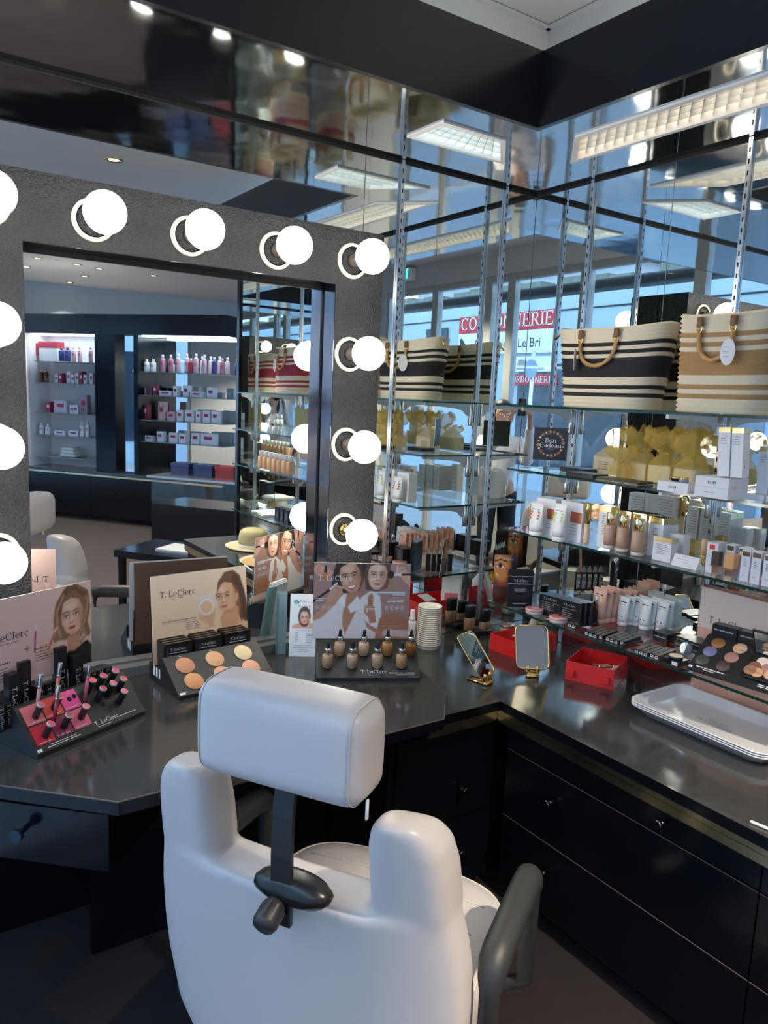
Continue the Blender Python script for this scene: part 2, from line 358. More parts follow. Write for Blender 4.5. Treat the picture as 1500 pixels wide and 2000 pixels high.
# ------------------------------------------------------------------ prints: a small painter whose pixels become vertex colours
def C8(s): return np.array([int(s[i:i+2], 16)/255. for i in (1, 3, 5)])
class Cv:
    def __init__(s, w, h, bg='#ffffff', bg2=None):
        s.w, s.h = w, h; s.Y, s.X = np.mgrid[0:h, 0:w].astype(float); s.Y = h-1-s.Y   # y up
        s.a = np.zeros((h, w, 3)); t = (s.Y/(h-1))[..., None]
        s.a[:] = C8(bg)*(t)+C8(bg2 or bg)*(1-t)
    def put(s, mask, col, al=1.):
        m = np.clip(mask, 0, 1)[..., None]*al; s.a = s.a*(1-m)+(C8(col) if isinstance(col, str) else col)*m
    def ell(s, cx, cy_, rx, ry, col, rot=0, soft=1.2, al=1.):
        c, n = math.cos(R(rot)), math.sin(R(rot)); dx, dy = s.X-cx, s.Y-cy_; u, v = dx*c+dy*n, -dx*n+dy*c
        d = (1-np.sqrt((u/rx)**2+(v/ry)**2))*min(rx, ry); s.put(d/soft+.5, col, al)
    def poly(s, pts, col, soft=1.2, al=1.):
        ins = np.zeros(s.X.shape, bool); d = np.full(s.X.shape, 1e9); n = len(pts)
        for i in range(n):
            (x0, y0), (x1, y1) = pts[i], pts[(i+1) % n]
            c = (y0 > s.Y) != (y1 > s.Y)
            if y1 != y0: ins ^= c & (s.X < (x1-x0)*(s.Y-y0)/(y1-y0)+x0)
            L = (x1-x0)**2+(y1-y0)**2+1e-9; t = np.clip(((s.X-x0)*(x1-x0)+(s.Y-y0)*(y1-y0))/L, 0, 1)
            d = np.minimum(d, np.hypot(s.X-x0-t*(x1-x0), s.Y-y0-t*(y1-y0)))
        s.put(np.where(ins, d, -d)/soft+.5, col, al)
    def line(s, pts, w, col, soft=1.2, al=1.):
        d = np.full(s.X.shape, 1e9)
        for (x0, y0), (x1, y1) in zip(pts, pts[1:]):
            L = (x1-x0)**2+(y1-y0)**2+1e-9; t = np.clip(((s.X-x0)*(x1-x0)+(s.Y-y0)*(y1-y0))/L, 0, 1)
            d = np.minimum(d, np.hypot(s.X-x0-t*(x1-x0), s.Y-y0-t*(y1-y0)))
        s.put((w/2-d)/soft+.5, col, al)
    def face(s, cx, cy_, k, rot=0, turn=0., skin='#d9a98c', shade='#a06a52', lip='#b4505a', brow='#3a2a22', iris='#3a3a3a', smile=False, age=False):
        c, n = math.cos(R(rot)), math.sin(R(rot))
        g = lambda x, y: (cx+(x*c-y*n)*k, cy_+(x*n+y*c)*k)
        E = lambda x, y, rx, ry, col, al=1., soft=1.2, r2=0: s.ell(*g(x, y), rx*k, ry*k, col, rot+r2, soft, al)
        Ln = lambda pts, w, col, al=1.: s.line([g(*p) for p in pts], max(w*k, .7), col, 1.1, al)
        s.poly([g(*p) for p in ((-.70, .35), (-.66, -.25), (-.48, -.72), (-.16, -1.0), (.16, -1.0), (.48, -.72), (.66, -.25), (.70, .35), (.5, .9), (0, 1.08), (-.5, .9))], skin, 1.5)
        E(.55-turn, -.1, .28, .85, shade, .55, k*.3); E(-.60-turn*.3, -.1, .16, .7, shade, .3, k*.25); E(0, -.95, .4, .14, shade, .4, k*.15)
        E(-.05+turn, .62, .35, .25, '#ffe9d8', .35, k*.3); E(-.35+turn, -.22, .2, .16, '#ffd9c8', .3, k*.2); E(.36+turn*.7, -.22, .18, .16, '#e88f80', .25, k*.2)
        for sx, wd in ((-1, 1-turn*.5), (1, 1-abs(turn)*.9)):
            ex = sx*.31*wd+turn*.55
            E(ex, .12, .20*wd, .13, shade, .45, k*.12); E(ex, .10, .15*wd, .065, '#f4efe9'); E(ex, .10, .062, .065, iris); E(ex, .10, .03, .03, '#101010')
            Ln([(ex-.17*wd, .10), (ex-.04, .185), (ex+.1*wd, .17), (ex+.17*wd, .09)], .045, '#2a1c18', .9)
            Ln([(ex-.21*wd, .29), (ex-.02, .37), (ex+.2*wd, .31)], .07, brow, .85)
        nx = turn*.75
        Ln([(nx-.07, .2), (nx-.10, -.2)], .05, shade, .45); E(nx, -.28, .14, .08, shade, .5, k*.08); E(nx+.0, -.15, .05, .2, '#ffe9dc', .45, k*.08)
        E(nx-.08, -.31, .035, .022, '#5a3028', .8); E(nx+.08, -.31, .035, .022, '#5a3028', .8)
        if smile:
            s.poly([g(nx+x, y) for x, y in ((-.34, -.46), (-.1, -.47), (0, -.49), (.1, -.47), (.34, -.46), (.2, -.70), (0, -.76), (-.2, -.70))], lip, 1.2)
            s.poly([g(nx+x, y) for x, y in ((-.28, -.49), (0, -.52), (.28, -.49), (.16, -.64), (0, -.67), (-.16, -.64))], '#fbf7f2', 1.)
        else:
            s.poly([g(nx+x, y) for x, y in ((-.25, -.56), (-.09, -.49), (0, -.51), (.09, -.49), (.25, -.56), (.12, -.66), (-.12, -.66))], lip, 1.2)
            Ln([(nx-.23, -.56), (nx, -.57), (nx+.23, -.56)], .03, '#6a2a30', .7)
        if age:
            for sx in (-1, 1): Ln([(nx+sx*.17, -.26), (nx+sx*.34, -.52)], .035, shade, .5); Ln([(sx*.5+turn*.4, .0), (sx*.62, -.06)], .03, shade, .5)
            Ln([(-.25, .66), (.25, .66)], .03, shade, .3)
    def hand(s, cx, cy_, k, rot, skin, shade, n=4, flip=1):
        c, m = math.cos(R(rot)), math.sin(R(rot)); g = lambda x, y: (cx+(x*c*flip-y*m)*k, cy_+(x*m*flip+y*c)*k)
        s.poly([g(*p) for p in ((-.5, -1.6), (.5, -1.6), (.55, -.2), (.5, .5), (-.5, .45), (-.6, -.3))], skin, 1.5)
        for i in range(n):
            x = -.42+.28*i; s.line([g(x, .3), g(x-.12, .9), g(x-.45, 1.15-.08*i)], .27*k, skin); s.line([g(x+.14, .3), g(x+.02, .9)], .05*k, shade, 1.2, .7)
            s.ell(*g(x-.5, 1.15-.08*i), .1*k, .07*k, '#f0c8bc', rot)
        s.line([g(-.5, -.5), g(-.95, .2), g(-.75, .75)], .3*k, skin); s.line([g(-.42, -.6), g(-.6, .1)], .06*k, shade, 1.2, .6)
    def cols(s):
        a = np.clip(1-(1-np.clip(s.a, 0, 1))**1.22, 0, .97); l = np.where(a <= .04045, a/12.92, ((a+.055)/1.055)**2.4)
        return np.concatenate([l, np.ones(l.shape[:2]+(1,))], 2).reshape(-1, 4)
def printgrid(mb, cv, w, h, M, z=0.):   # the painted sheet, w x h metres, lower-left corner at the origin of M
    o = len(mb.v); gx = np.linspace(0, w, cv.w); gy = np.linspace(h, 0, cv.h)
    Mn = np.array(M); pts = np.stack([np.tile(gx, cv.h), np.repeat(gy, cv.w), np.full(cv.w*cv.h, z), np.ones(cv.w*cv.h)], 1) @ Mn.T
    mb.v += [tuple(p) for p in pts[:, :3]]
    for j in range(cv.h-1):
        for i in range(cv.w-1):
            a = o+j*cv.w+i; mb.f.append([a+cv.w, a+cv.w+1, a+1, a])
    k = (cv.w-1)*(cv.h-1); mb.m += [0]*k; mb.sm += [False]*k
    mb.c = cv.cols() if mb.c is None else np.concatenate([mb.c, cv.cols()])
I4 = Matrix.Identity(4)
# ================================================================== STRUCTURE
ZC, ZV, ZS, ZF, ZCEIL = .676, .765, 2.443, 2.66, 3.06
FX = -2.85                     # street front
mb = MB(); mb.box((FX, -10.2, -.05), (4.6, .12, 0)); ST('floor', mb, CARPET, 'brown short pile carpet covering the shop floor')
mb = MB(); mb.box((FX-.1, -10.2, ZCEIL), (4.6, .12, ZCEIL+.1)); ST('ceiling', mb, PAINT, 'plain grey painted ceiling with recessed spotlights')
def ring(x0, y0, x1, y1, w, z0, z1):
    m = MB(); m.box((x0, y0, z0), (x1, y0+w, z1)); m.box((x0, y1-w, z0), (x1, y1, z1)); m.box((x0, y0+w, z0), (x0+w, y1-w, z1)); m.box((x1-w, y0+w, z0), (x1, y1-w, z1)); return m
# left wall, its mirror panels
mb = MB(); mb.box((FX, .008, 0), (.12, .12, ZCEIL)); wl = ST('wall_left', mb, PAINT, 'mirror clad wall behind the bulb framed make-up table')
for a, b in ((FX+.01, -2.32), (-2.317, -.812), (-.809, -.002)):
    m = MB(); m.box((a, 0, ZC), (b, .007, ZS)); P('mirror_panel', m, MIRROR, wl)
m = MB(); m.box((FX+.01, -.004, ZS-.012), (0, .007, ZS-.0005)); P('mirror_bead', m, DARK, wl)
m = MB(); m.box((FX+.01, -.018, ZCEIL-.014), (0, .008, ZCEIL-.004)); P('cornice', m, PAINT, wl)
# right wall, its mirror panels
YE = -2.45
mb = MB(); mb.box((.008, YE-.03, 0), (.12, .008, ZCEIL)); wr = ST('wall_right', mb, PAINT, 'mirror clad wall behind the glass product shelves')
for a, b in ((-.638, -.002), (-1.247, -.641), (-1.856, -1.25), (YE, -1.859)):
    m = MB(); m.box((0, a, ZC), (.007, b, ZS)); P('mirror_panel', m, MIRROR, wr)
m = MB(); m.box((-.004, YE, ZS-.012), (.007, 0, ZS-.0005)); P('mirror_bead', m, DARK, wr)
m = MB(); m.box((-.018, YE, ZCEIL-.014), (.008, 0, ZCEIL-.004)); P('cornice', m, PAINT, wr)
# end partition of the shelving, mirrored on the side that faces the make-up table
mb = MB(); mb.box((-.25, YE-.03, ZC), (.008, YE-.001, ZS)); mb.box((-.272, YE-.034, ZC), (-.25, YE+.004, ZS)); pe = ST('wall_end', mb, BLACK, 'narrow black partition closing the far end of the shelves')
m = MB(); m.box((-.25, YE-.0005, ZC), (-.001, YE+.003, ZS)); P('mirror_panel', m, MIRROR, pe)
# soffits: fascia boards and lacquered undersides with the mitred recessed luminaires
W_ = .515
mb = MB(); mb.box((FX+.005, -W_-.02, ZS), (-W_+.0, -W_, ZF)); ST('trim_1', mb, FASCIA, 'black laminate fascia board above the make-up table')
mb = MB(); mb.box((-W_-.02, YE-.03, ZS), (-W_, -W_-.02, ZF)); ST('trim_2', mb, FASCIA, 'black laminate fascia board above the product shelves')
mb = MB(); mb.box((-W_, YE-.03, ZS), (.008, YE-.012, ZF)); ST('trim_5', mb, FASCIA, 'black laminate end board of the right soffit')
LL = [(-.795, -.215), (-.79, -.398), (-.54, -.398), (-.372, -.215)]         # left luminaire outline
RL = [(-.215, -.372), (-.402, -.56), (-.402, -2.3), (-.215, -2.3)]
def soffit_plate(outer, hole, z):       # plate with an opening
    m = MB(); n = len(outer); bm = bmesh.new()
    vo = [bm.verts.new((x, y, z)) for x, y in outer]; vh = [bm.verts.new((x, y, z)) for x, y in hole]
    for L in (vo, vh):
        for i in range(len(L)): bm.edges.new((L[i], L[(i+1) % len(L)]))
    bmesh.ops.triangle_fill(bm, edges=bm.edges[:], use_beauty=True)
    bm.verts.index_update(); bm.faces.ensure_lookup_table()
    cx = sum(p[0] for p in hole)/4; cyy = sum(p[1] for p in hole)/4
    fs = []
    for f in bm.faces:
        c = f.calc_center_median()
        ins = False
        for i in range(len(hole)):
            (x0, y0), (x1, y1) = hole[i], hole[(i+1) % len(hole)]
            if (y0 > c.y) != (y1 > c.y) and c.x < (x1-x0)*(c.y-y0)/(y1-y0)+x0: ins = not ins
        if not ins: fs.append([v.index for v in f.verts])
    m.add([v.co[:] for v in bm.verts], fs); bm.free(); return m
ST('trim_3', soffit_plate([(FX+.005, -W_), (-W_, -W_), (0, 0), (FX+.005, 0)], LL, ZS), SOFFIT, 'glossy lacquered soffit underside over the make-up table')
ST('trim_4', soffit_plate([(-W_, -W_), (-W_, YE-.012), (0, YE-.012), (0, 0)], RL, ZS), SOFFIT, 'glossy lacquered soffit underside over the product shelves')
def lerp(a, b, t): return (a[0]+(b[0]-a[0])*t, a[1]+(b[1]-a[1])*t)
def luminaire(quad, col, st, label, nx, ny, rim):
    cx = sum(p[0] for p in quad)/4; cyy = sum(p[1] for p in quad)/4
    t = T('ceiling_luminaire', label, 'ceiling light', (cx, cyy, ZS))
    q = [(x-cx, y-cyy) for x, y in quad]
    # inner outline: shrink each side by rim
    def shrink(q, d):
        out = []
        n = len(q); area = sum(q[i][0]*q[(i+1) % n][1]-q[(i+1) % n][0]*q[i][1] for i in range(n)); sg = 1 if area > 0 else -1
        for i in range(n):
            p0, p1, p2 = Vector(q[i-1]), Vector(q[i]), Vector(q[(i+1) % n]); a = (p1-p0).normalized(); b = (p2-p1).normalized()
            na = Vector((-a.y, a.x))*sg; nb = Vector((-b.y, b.x))*sg; k = d/(1+na.dot(nb)); out.append(tuple(p1+(na+nb)*k))
        return out
    i_ = shrink(q, rim); n = len(q)
    m = MB(); vs = [(x, y, -.006) for x, y in q]+[(x, y, -.006) for x, y in i_]+[(x, y, .002) for x, y in q]+[(x, y, .06) for x, y in i_]
    m.add(vs, [(i, (i+1) % n, (i+1) % n+n, i+n) for i in range(n)]+[(i, i+2*n, (i+1) % n+2*n, (i+1) % n) for i in range(n)]+[(i+n, (i+1) % n+n, (i+1) % n+3*n, i+3*n) for i in range(n)])
    P('housing', m, mat('white_enamel', (.74, .72, .70), .4), t)
    m = MB(); m.quad([(x, y, .055) for x, y in i_]); P('lamp_panel', m, mat('lamp_'+str(st), (.9, .9, .9), .5, emit=(col, st)), t)
    m = MB()                                          # louvre blades
    A, B, Cc, D = i_
    def blade(a, b, h=.03):
        d = Vector((b[0]-a[0], b[1]-a[1])).normalized(); nn = Vector((-d.y, d.x))*.0012
        m.add([(a[0]+nn.x, a[1]+nn.y, .005), (a[0]-nn.x, a[1]-nn.y, .005), (b[0]-nn.x, b[1]-nn.y, .005), (b[0]+nn.x, b[1]+nn.y, .005),
               (a[0]+nn.x*4, a[1]+nn.y*4, .005+h), (a[0]-nn.x*4, a[1]-nn.y*4, .005+h), (b[0]-nn.x*4, b[1]-nn.y*4, .005+h), (b[0]+nn.x*4, b[1]+nn.y*4, .005+h)],
              [(0, 1, 2, 3), (0, 4, 5, 1), (1, 5, 6, 2), (2, 6, 7, 3), (3, 7, 4, 0)])
    for k in range(1, nx): blade(lerp(A, D, k/nx), lerp(B, Cc, k/nx))
    for k in range(1, ny): blade(lerp(A, B, k/ny), lerp(D, Cc, k/ny))
    P('louvre', m, mat('louvre_aluminium', (.78, .78, .76), .3, metal=.6), t, kind='stuff')
luminaire([LL[0], LL[1], LL[2], LL[3]], (.72, .93, 1.0), TUBE_COOL, 'short cool white louvred ceiling light in the soffit over the make-up table', 9, 4, .016)
luminaire([RL[0], RL[1], RL[2], RL[3]][::-1], (1.0, .84, .60), TUBE_WARM, 'long warm white louvred ceiling light in the soffit over the shelves', 48, 4, .018)
# ceiling spotlights
def spot(x, y, label, group='recessed spotlights in the shop ceiling'):
    t = T('ceiling_spotlight', label, 'spotlight', (x, y, ZCEIL-.0005), group=group)
    m = MB(); m.lathe([(.058, 0), (.058, -.006), (.043, -.008), (.036, .0)], n=24, cap=False); P('ring', m, GOLD, t)
    m = MB(); m.lathe([(.0, -.002), (.034, -.002)], n=20, cap=False); P('lamp', m, mat('spot_lamp', (1, 1, 1), .4, emit=((1, .80, .45), 14.0)), t)
    return t
spot(-.85, -3.0, 'gold ringed ceiling spotlight nearest the make-up table, mirrored above its frame')
for k, (px, py) in enumerate(((52, 521), (74, 504), (136, 551), (150, 516), (165, 539), (193, 524), (300, 538))):
    q = van(px, py, ZCEIL)
    if q[1] > -9.9: spot(q[0], q[1], 'gold ringed ceiling spotlight, %s from the left in the make-up mirror' % ORD[k])
for x, y, w in ((-2.2, -3.6, 'near the street windows'), (-1.6, -5.4, 'over the middle of the shop floor'), (-.2, -4.2, 'over the floor beyond the shelves')): spot(x, y, 'gold ringed ceiling spotlight '+w)
for o in bpy.data.objects:
    if o.name.startswith('ceiling_spotlight'):
        l = bpy.data.lights.new('spot', 'SPOT'); l.energy = 330; l.color = (1, .87, .70); l.spot_size = R(95); l.spot_blend = .6; l.shadow_soft_size = .03
        lo = bpy.data.objects.new('spot_beam', l); COL.objects.link(lo); lo.parent = o; lo.location = (0, 0, -.02)
# other walls of the shop
mb = MB(); mb.box((FX, -10.3, 0), (4.6, -10.2, ZCEIL)); ST('wall_back', mb, mat('pale_blue_wall', (.40, .47, .52), .7), 'pale painted wall at the far end of the shop')
mb = MB(); mb.box((4.5, -10.2, 0), (4.6, .12, ZCEIL)); ST('wall_far', mb, mat('pale_blue_wall', (.40, .47, .52)), 'pale side wall of the shop beyond the shelves')
# street front: bulkhead, piers, framed panes
ALU = mat('aluminium_frame', (.50, .50, .49), .38, metal=.4)
mb = MB(); mb.box((FX-.1, -10.2, 2.82), (FX, .12, ZCEIL)); mb.box((FX-.1, -10.2, 0), (FX, -9.2, 2.82)); mb.box((FX-.1, -6.4, 0), (FX, -5.3, 2.82)); mb.box((FX-.1, -.03, 0), (FX, .12, 2.82)); ST('wall_front', mb, PAINT, 'grey wall and bulkhead framing the shop windows on the street')
wn = 0
for a, b in ((-9.2, -6.4), (-5.3, -4.38), (-4.38, -3.52), (-3.52, -3.2), (-3.2, -2.3), (-2.3, -1.2), (-1.2, -.03)):
    wn += 1; c = (a+b)/2
    m = MB(); f = .05
    for lo, hi in (((FX-.09, a, 0), (FX-.02, a+f, 2.82)), ((FX-.09, b-f, 0), (FX-.02, b, 2.82)), ((FX-.09, a+f, 2.76), (FX-.02, b-f, 2.82)), ((FX-.09, a+f, 0), (FX-.02, b-f, .12))): m.box(lo, hi)
    if wn in (2, 3): m.box((FX-.09, a+f, 1.02), (FX-.02, b-f, 1.07))
    w = ST('window_%d' % wn, m, ALU, ['wide street window beside the far end of the shop', 'narrow glazed street door leaf farthest from the shelves', 'glazed street door leaf under the exit sign', 'slim side pane between the street doors and the big pane', 'large street pane with the cobbler sign beyond it', 'street pane behind the photographer', 'street pane nearest the make-up table'][wn-1])
    m = MB(); m.box((FX-.06, a+f, .12), (FX-.054, b-f, 2.76)); P('pane', m, PANE, w)
p = onx(795, 535, 2.78); EXY = -p[1]
t = T('exit_sign', 'small lit green exit sign on the bulkhead over the street door', 'sign', (FX+.06, EXY, 2.90))
m = MB(); m.rbox((-.05, -.09, 0), (.05, .09, .13), .006); P('housing', m, WHITE, t)
m = MB(); m.quad([(.0505, -.075, .012), (.0505, .075, .012), (.0505, .075, .118), (.0505, -.075, .118)]); P('lit_panel', m, mat('exit_green', (.02, .4, .3), .4, emit=((.10, .75, .85), 1.3)), t)
m = MB(); M_ = Matrix(((0, 0, 1, .051), (1, 0, 0, 0), (0, 1, 0, .06), (0, 0, 0, 1)))
m.ell((.0, .034, 0), .009, .009, .0005, M=M_)
for a in (((0, .02), (.0, -.008)), ((0, .018), (-.026, .006)), ((0, .018), (.024, .012)), ((0, -.006), (-.022, -.03)), ((0, -.006), (.02, -.02)), ((.02, -.02), (.014, -.04))):
    (x0, y0), (x1, y1) = a; d = Vector((y0-y1, x1-x0)).normalized()*.006; m.quad([(x0+d.x, y0+d.y, .0006), (x0-d.x, y0-d.y, .0006), (x1-d.x, y1-d.y, .0006), (x1+d.x, y1+d.y, .0006)], 0, M_)
m.box((.045, -.04, .0003), (.05, .045, .0008), 0, M_)
P('running_figure', m, INKM, t)
# ------------------------------------------------------------------ street
mb = MB(); mb.box((-26, -30, -.25), (FX-.1, 14, -.15)); ST('ground', mb, mat('asphalt', (.34, .35, .37), .8, noise=(3, .2)), 'grey asphalt street outside the shop windows')
CONC = mat('pale_render', (.43, .53, .62), .85, noise=(.9, .18), bump=(6, .3, .02))
BX = -9.0
t = T('building', 'pale rendered cobbler shop building across the street', 'building', (BX, -8.5, -.15))
m = MB(); m.box((-6, -12, 0), (0, 21, 4.0)); P('wall', m, CONC, t)
m = MB(); rr = random.Random(3)
for k in range(60): y = -12+k*.55; m.box((-.4, y, 4.0), (.0, y+.56, 4.06+rr.random()*.16))
P('mossy_coping', m, mat('moss', (.20, .22, .17), .95, noise=(8, .5)), t)
m = MB(); m.box((.0, -.9, .5), (.03, 1.9, 2.55)); P('shop_window', m, mat('dark_shop_window', (.03, .045, .07), .08), t)
m = MB(); m.box((.0, 3.3, 0), (.04, 4.3, 2.3)); P('door', m, mat('grey_door', (.20, .24, .28), .5), t)
m = MB(); m.box((.001, -12, 3.55), (.015, 21, 3.58)); P('cable', m, BLACKM, t)
def board(name, label, y0, y1, z0, z1, mats, group=None):
    t = T(name, label, 'sign', (BX+.031, y0, z0), group=group)
    M_ = Matrix(((0, 0, 1, .02), (1, 0, 0, 0), (0, 1, 0, 0), (0, 0, 0, 1)))
    m = MB(); m.box((0, 0, 0), (.019, y1-y0, z1-z0)); P('board', m, mats, t); return t, M_, y1-y0, z1-z0
SRED = mat('sign_red', (.50, .02, .03), .5); SWHITE = mat('sign_white', (.78, .78, .78), .5)
t, M_, w, h = board('shop_sign', 'red and white cobbler sign high on the building across the street', -11.37, -8.45, 2.62, 3.45, SWHITE)
m = MB(); m.box((0, h*.56, .0005), (w, h, .004), 0, M_); P('red_band', m, SRED, t)
m = MB(); tx = serif('CORDONNERIE', .27); put(m, ([(x*(w-.1)/tx[2], y, z) for x, y, z in tx[0]], tx[1], w-.1), .05, h*.65, M_, dz=.006); P('lettering', m, WINK, t)
m = MB(); put(m, sans('Réparation  Le Bri', .19), .55, .12, M_, dz=.002); P('small_lettering', m, INKM, t)
m = MB(); m.add([(x, y, .003) for x, y in ((.05, .05), (.45, .05), (.45, .16), (.30, .18), (.12, .36), (.05, .36))], [(0, 1, 2, 3, 4, 5)], 0, False, M_); P('shoe_picture', m, INKM, t)
t, M_, w, h = board('shop_sign', 'low red cobbler sign over the shop window across the street', -9.75, -8.3, 1.98, 2.2, SRED)
m = MB(); tx = serif('CORDONNERIE', .13); put(m, ([(x*(w-.1)/tx[2], y, z) for x, y, z in tx[0]], tx[1], w-.1), .05, .05, M_, dz=.004); P('lettering', m, WINK, t)
t, M_, w, h = board('shop_sign', 'small dark ACHAT sign left of the cobbler sign', -12.6, -11.8, 2.75, 3.25, mat('sign_dark', (.03, .05, .07), .5))
m = MB(); put(m, sans('ACHAT', .13), .06, .17, M_, dz=.004); P('lettering', m, WINK, t)
t, M_, w, h = board('shop_sign', 'white notice with a shoe drawing in the cobbler window', -9.55, -8.45, 2.25, 2.55, SWHITE)
m = MB(); m.add([(x, y, .003) for x, y in ((.1, .04), (.9, .04), (.9, .1), (.6, .13), (.3, .24), (.15, .24))], [(0, 1, 2, 3, 4, 5)], 0, False, M_); P('shoe_picture', m, GREYINK, t)
t = T('house', 'stone house with a dark roof rising behind the cobbler building', 'house', (-15, -3.0, -.15))
m = MB(); m.box((-5, -3.5, 0), (0, 9, 6.4)); P('wall', m, mat('rubble_stone', (.44, .46, .47), .9, noise=(14, .45), bump=(14, .8, .06)), t)
m = MB(); m.prism([(-4, 6.3), (9.5, 6.3), (2.7, 9.5)], 5.6, Matrix(((0, 0, -1, .4), (1, 0, 0, 0), (0, 1, 0, 0), (0, 0, 0, 1)))); P('roof', m, mat('slate', (.10, .11, .13), .8), t)
t = T('house', 'white gabled house farther up the street', 'house', (-17, -19, -.15))
m = MB(); m.box((-5, -5, 0), (0, 6, 6.2)); P('wall', m, mat('white_render', (.62, .62, .62), .9), t)
m = MB(); m.prism([(-5.4, 6.1), (6.4, 6.1), (.5, 9.0)], 5.6, Matrix(((0, 0, -1, .4), (1, 0, 0, 0), (0, 1, 0, 0), (0, 0, 0, 1)))); P('roof', m, mat('slate', (.1, .11, .13), .8), t)
t = T('street_sign', 'grey post with a round traffic sign beside the road', 'sign', (-5.6, -5.6, -.15))
m = MB(); m.cyl((0, 0, 0), (0, 0, 2.5), .03); P('post', m, STEEL, t)
m = MB(); m.cyl((.032, 0, 2.25), (.045, 0, 2.25), .13, n=24); P('disc', m, mat('sign_disc', (.35, .5, .62), .4), t)

t = T('awning', 'dark folded awning box outside above the street windows', 'awning', (FX-.32, -9.2, 2.63))
m = MB(); m.rbox((-.12, 0, 0), (.08, 9.1, .09), .03, 2); P('housing', m, mat('awning_grey', (.05, .055, .06), .5), t)
m = MB(); m.box((.0, .4, .0905), (.215, .46, .13)); P('arm', m, STEEL, t)
m = MB(); m.box((.0, 8.6, .0905), (.215, 8.66, .13)); P('arm', m, STEEL, t)
# ================================================================== COUNTERS AND CABINETS
mb = MB()      # L-shaped lower worktop
mb.prism([(-1.02, -.64), (-.63, -.64), (-.63, YE), (-.004, YE), (-.004, -.004), (-1.02, -.004)], .03, Matrix.Translation((0, 0, ZC-.03)), 1, 0)
S('worktop', mb, [STONE, BLACK], 'dark polished L-shaped worktop carrying the mirrors, cups and red boxes', 'worktop')
mb = MB(); EDG = mat('worn_brown_edge', (.16, .10, .085), .4)
pl = [(-1.868, -.815), (-1.005, -.815), (-.882, -.665), (-.835, -.47), (-.835, -.004), (-2.42, -.004), (-2.42, -.28)]
t = T('make_up_table', 'raised dark make-up tabletop with cut corners in front of the bulb mirror', 'table', (0, 0, ZV))
m = MB(); m.prism(pl, .032, Matrix.Translation((0, 0, -.032)), 1, 0); P('tabletop', m, [STONE, BLACK], t)
m = MB()
for (x0, y0), (x1, y1) in zip([pl[-1]]+pl[:4], pl[:5]):
    d = Vector((x1-x0, y1-y0)).normalized(); n = Vector((d.y, -d.x))*.0012
    m.add([(x0, y0, -.0022), (x1, y1, -.0022), (x1+n.x, y1+n.y, -.0022), (x0+n.x, y0+n.y, -.0022), (x0, y0, .0006), (x1, y1, .0006), (x1+n.x, y1+n.y, .0002), (x0+n.x, y0+n.y, .0002)],
          [(0, 1, 2, 3), (4, 7, 6, 5), (3, 2, 6, 7), (0, 3, 7, 4), (1, 5, 6, 2)])
P('edge_strip', m, EDG, t)
# apron drawer under the left cut corner
A = Vector((-2.40, -.305, 0)); B = Vector((-1.872, -.79, 0)); d = (B-A).normalized(); nrm = Vector((d.y, -d.x, 0))
L_ = (B-A).length
M_ = Matrix([[d.x, -nrm.x, 0, A.x], [d.y, -nrm.y, 0, A.y], [0, 0, 1, 0], [0, 0, 0, 1]])     # x along the face, y inwards
t = T('drawer_unit', 'dark drawer unit hung under the left cut corner of the make-up table', 'drawer unit', M=M_ @ Matrix.Translation((0, 0, .585)))
m = MB(); m.box((.01, .012, 0), (L_-.01, .30, ZV-.034-.585)); P('body', m, BLACK, t)
m = MB(); m.rbox((.012, 0, .004), (L_-.012, .012, ZV-.042-.585), .002, 1, smooth=False); dr = P('drawer', m, BLACK, t)
m = MB(); kx = L_*.72; m.cyl((kx, 0, .085), (kx, -.032, .085), .006); m.cyl((kx, -.030, .085), (kx, -.040, .085), .013, n=20); P('knob', m, mat('dark_knob', (.03, .05, .08), .2, metal=.7), dr)
m = MB()      # knee-hole panel; added black sheet stands in for shade on the wall behind
m.box((-1.80, -.26, 0), (-1.03, -.23, ZV-.033)); m.box((-2.83, -.03, 0), (-1.03, -.004, ZV-.033)); S('table_support', m, BLACK, 'black knee hole panel carrying the make-up table, with added sheet darkening the wall', 'table support')

def knob(parent, p, axis):      # small black bar knob
    m = MB(); p = Vector(p); a = Vector(axis)
    m.cyl(p, p+a*.036, .0065, n=14); m.cyl(p+a*.034, p+a*.046, .0115, n=18); P('knob', m, mat('black_chrome', (.16, .16, .17), .14, metal=1.), parent)
DRZ = [(.055, .292), (.298, .520), (.526, .600)]
t = T('drawer_cabinet', 'long black drawer cabinet under the right worktop', 'cabinet', (0, 0, 0))
m = MB(); m.box((-.585, YE+.01, .05), (-.02, -.64, .598)); m.box((-.55, YE+.03, 0), (-.05, -.66, .05)); P('body', m, BLACK, t)
m = MB(); m.box((-.626, YE+.01, .612), (-.03, -.626, .6275)); m.box((-.626, YE+.01, .629), (-.03, -.626, .6455)); m.box((-.62, YE+.01, .6), (-.03, -.626, .612)); P('brass_strip', m, BRASS, t, 'brushed brass strip under the worktop edge')
cols = [(-1.50, -.66), (YE+.01, -1.504)]
for ci, (a, b) in enumerate(cols):
    for zi, (z0, z1) in enumerate(DRZ):
        m = MB(); m.box((-.603, a, z0), (-.585, b, z1)); dr = P('drawer', m, BLACK, t)
        kk = [(-.87, .211), (-.875, .444), (-1.25, .572)][zi] if ci == 0 else (-1.95, (z0+z1)/2)
        knob(dr, (-.603, kk[0], kk[1]), (-1, 0, 0))
        m = MB(); m.box((-.6045, a, z1), (-.6025, b, z1+.0016)); P('edge_line', m, EDG, dr)
t = T('drawer_cabinet', 'black corner cabinet under the left worktop behind the chair', 'cabinet', (0, 0, 0))
m = MB(); m.box((-1.02, -.585, .05), (-.02, -.02, .598)); P('body', m, BLACK, t)
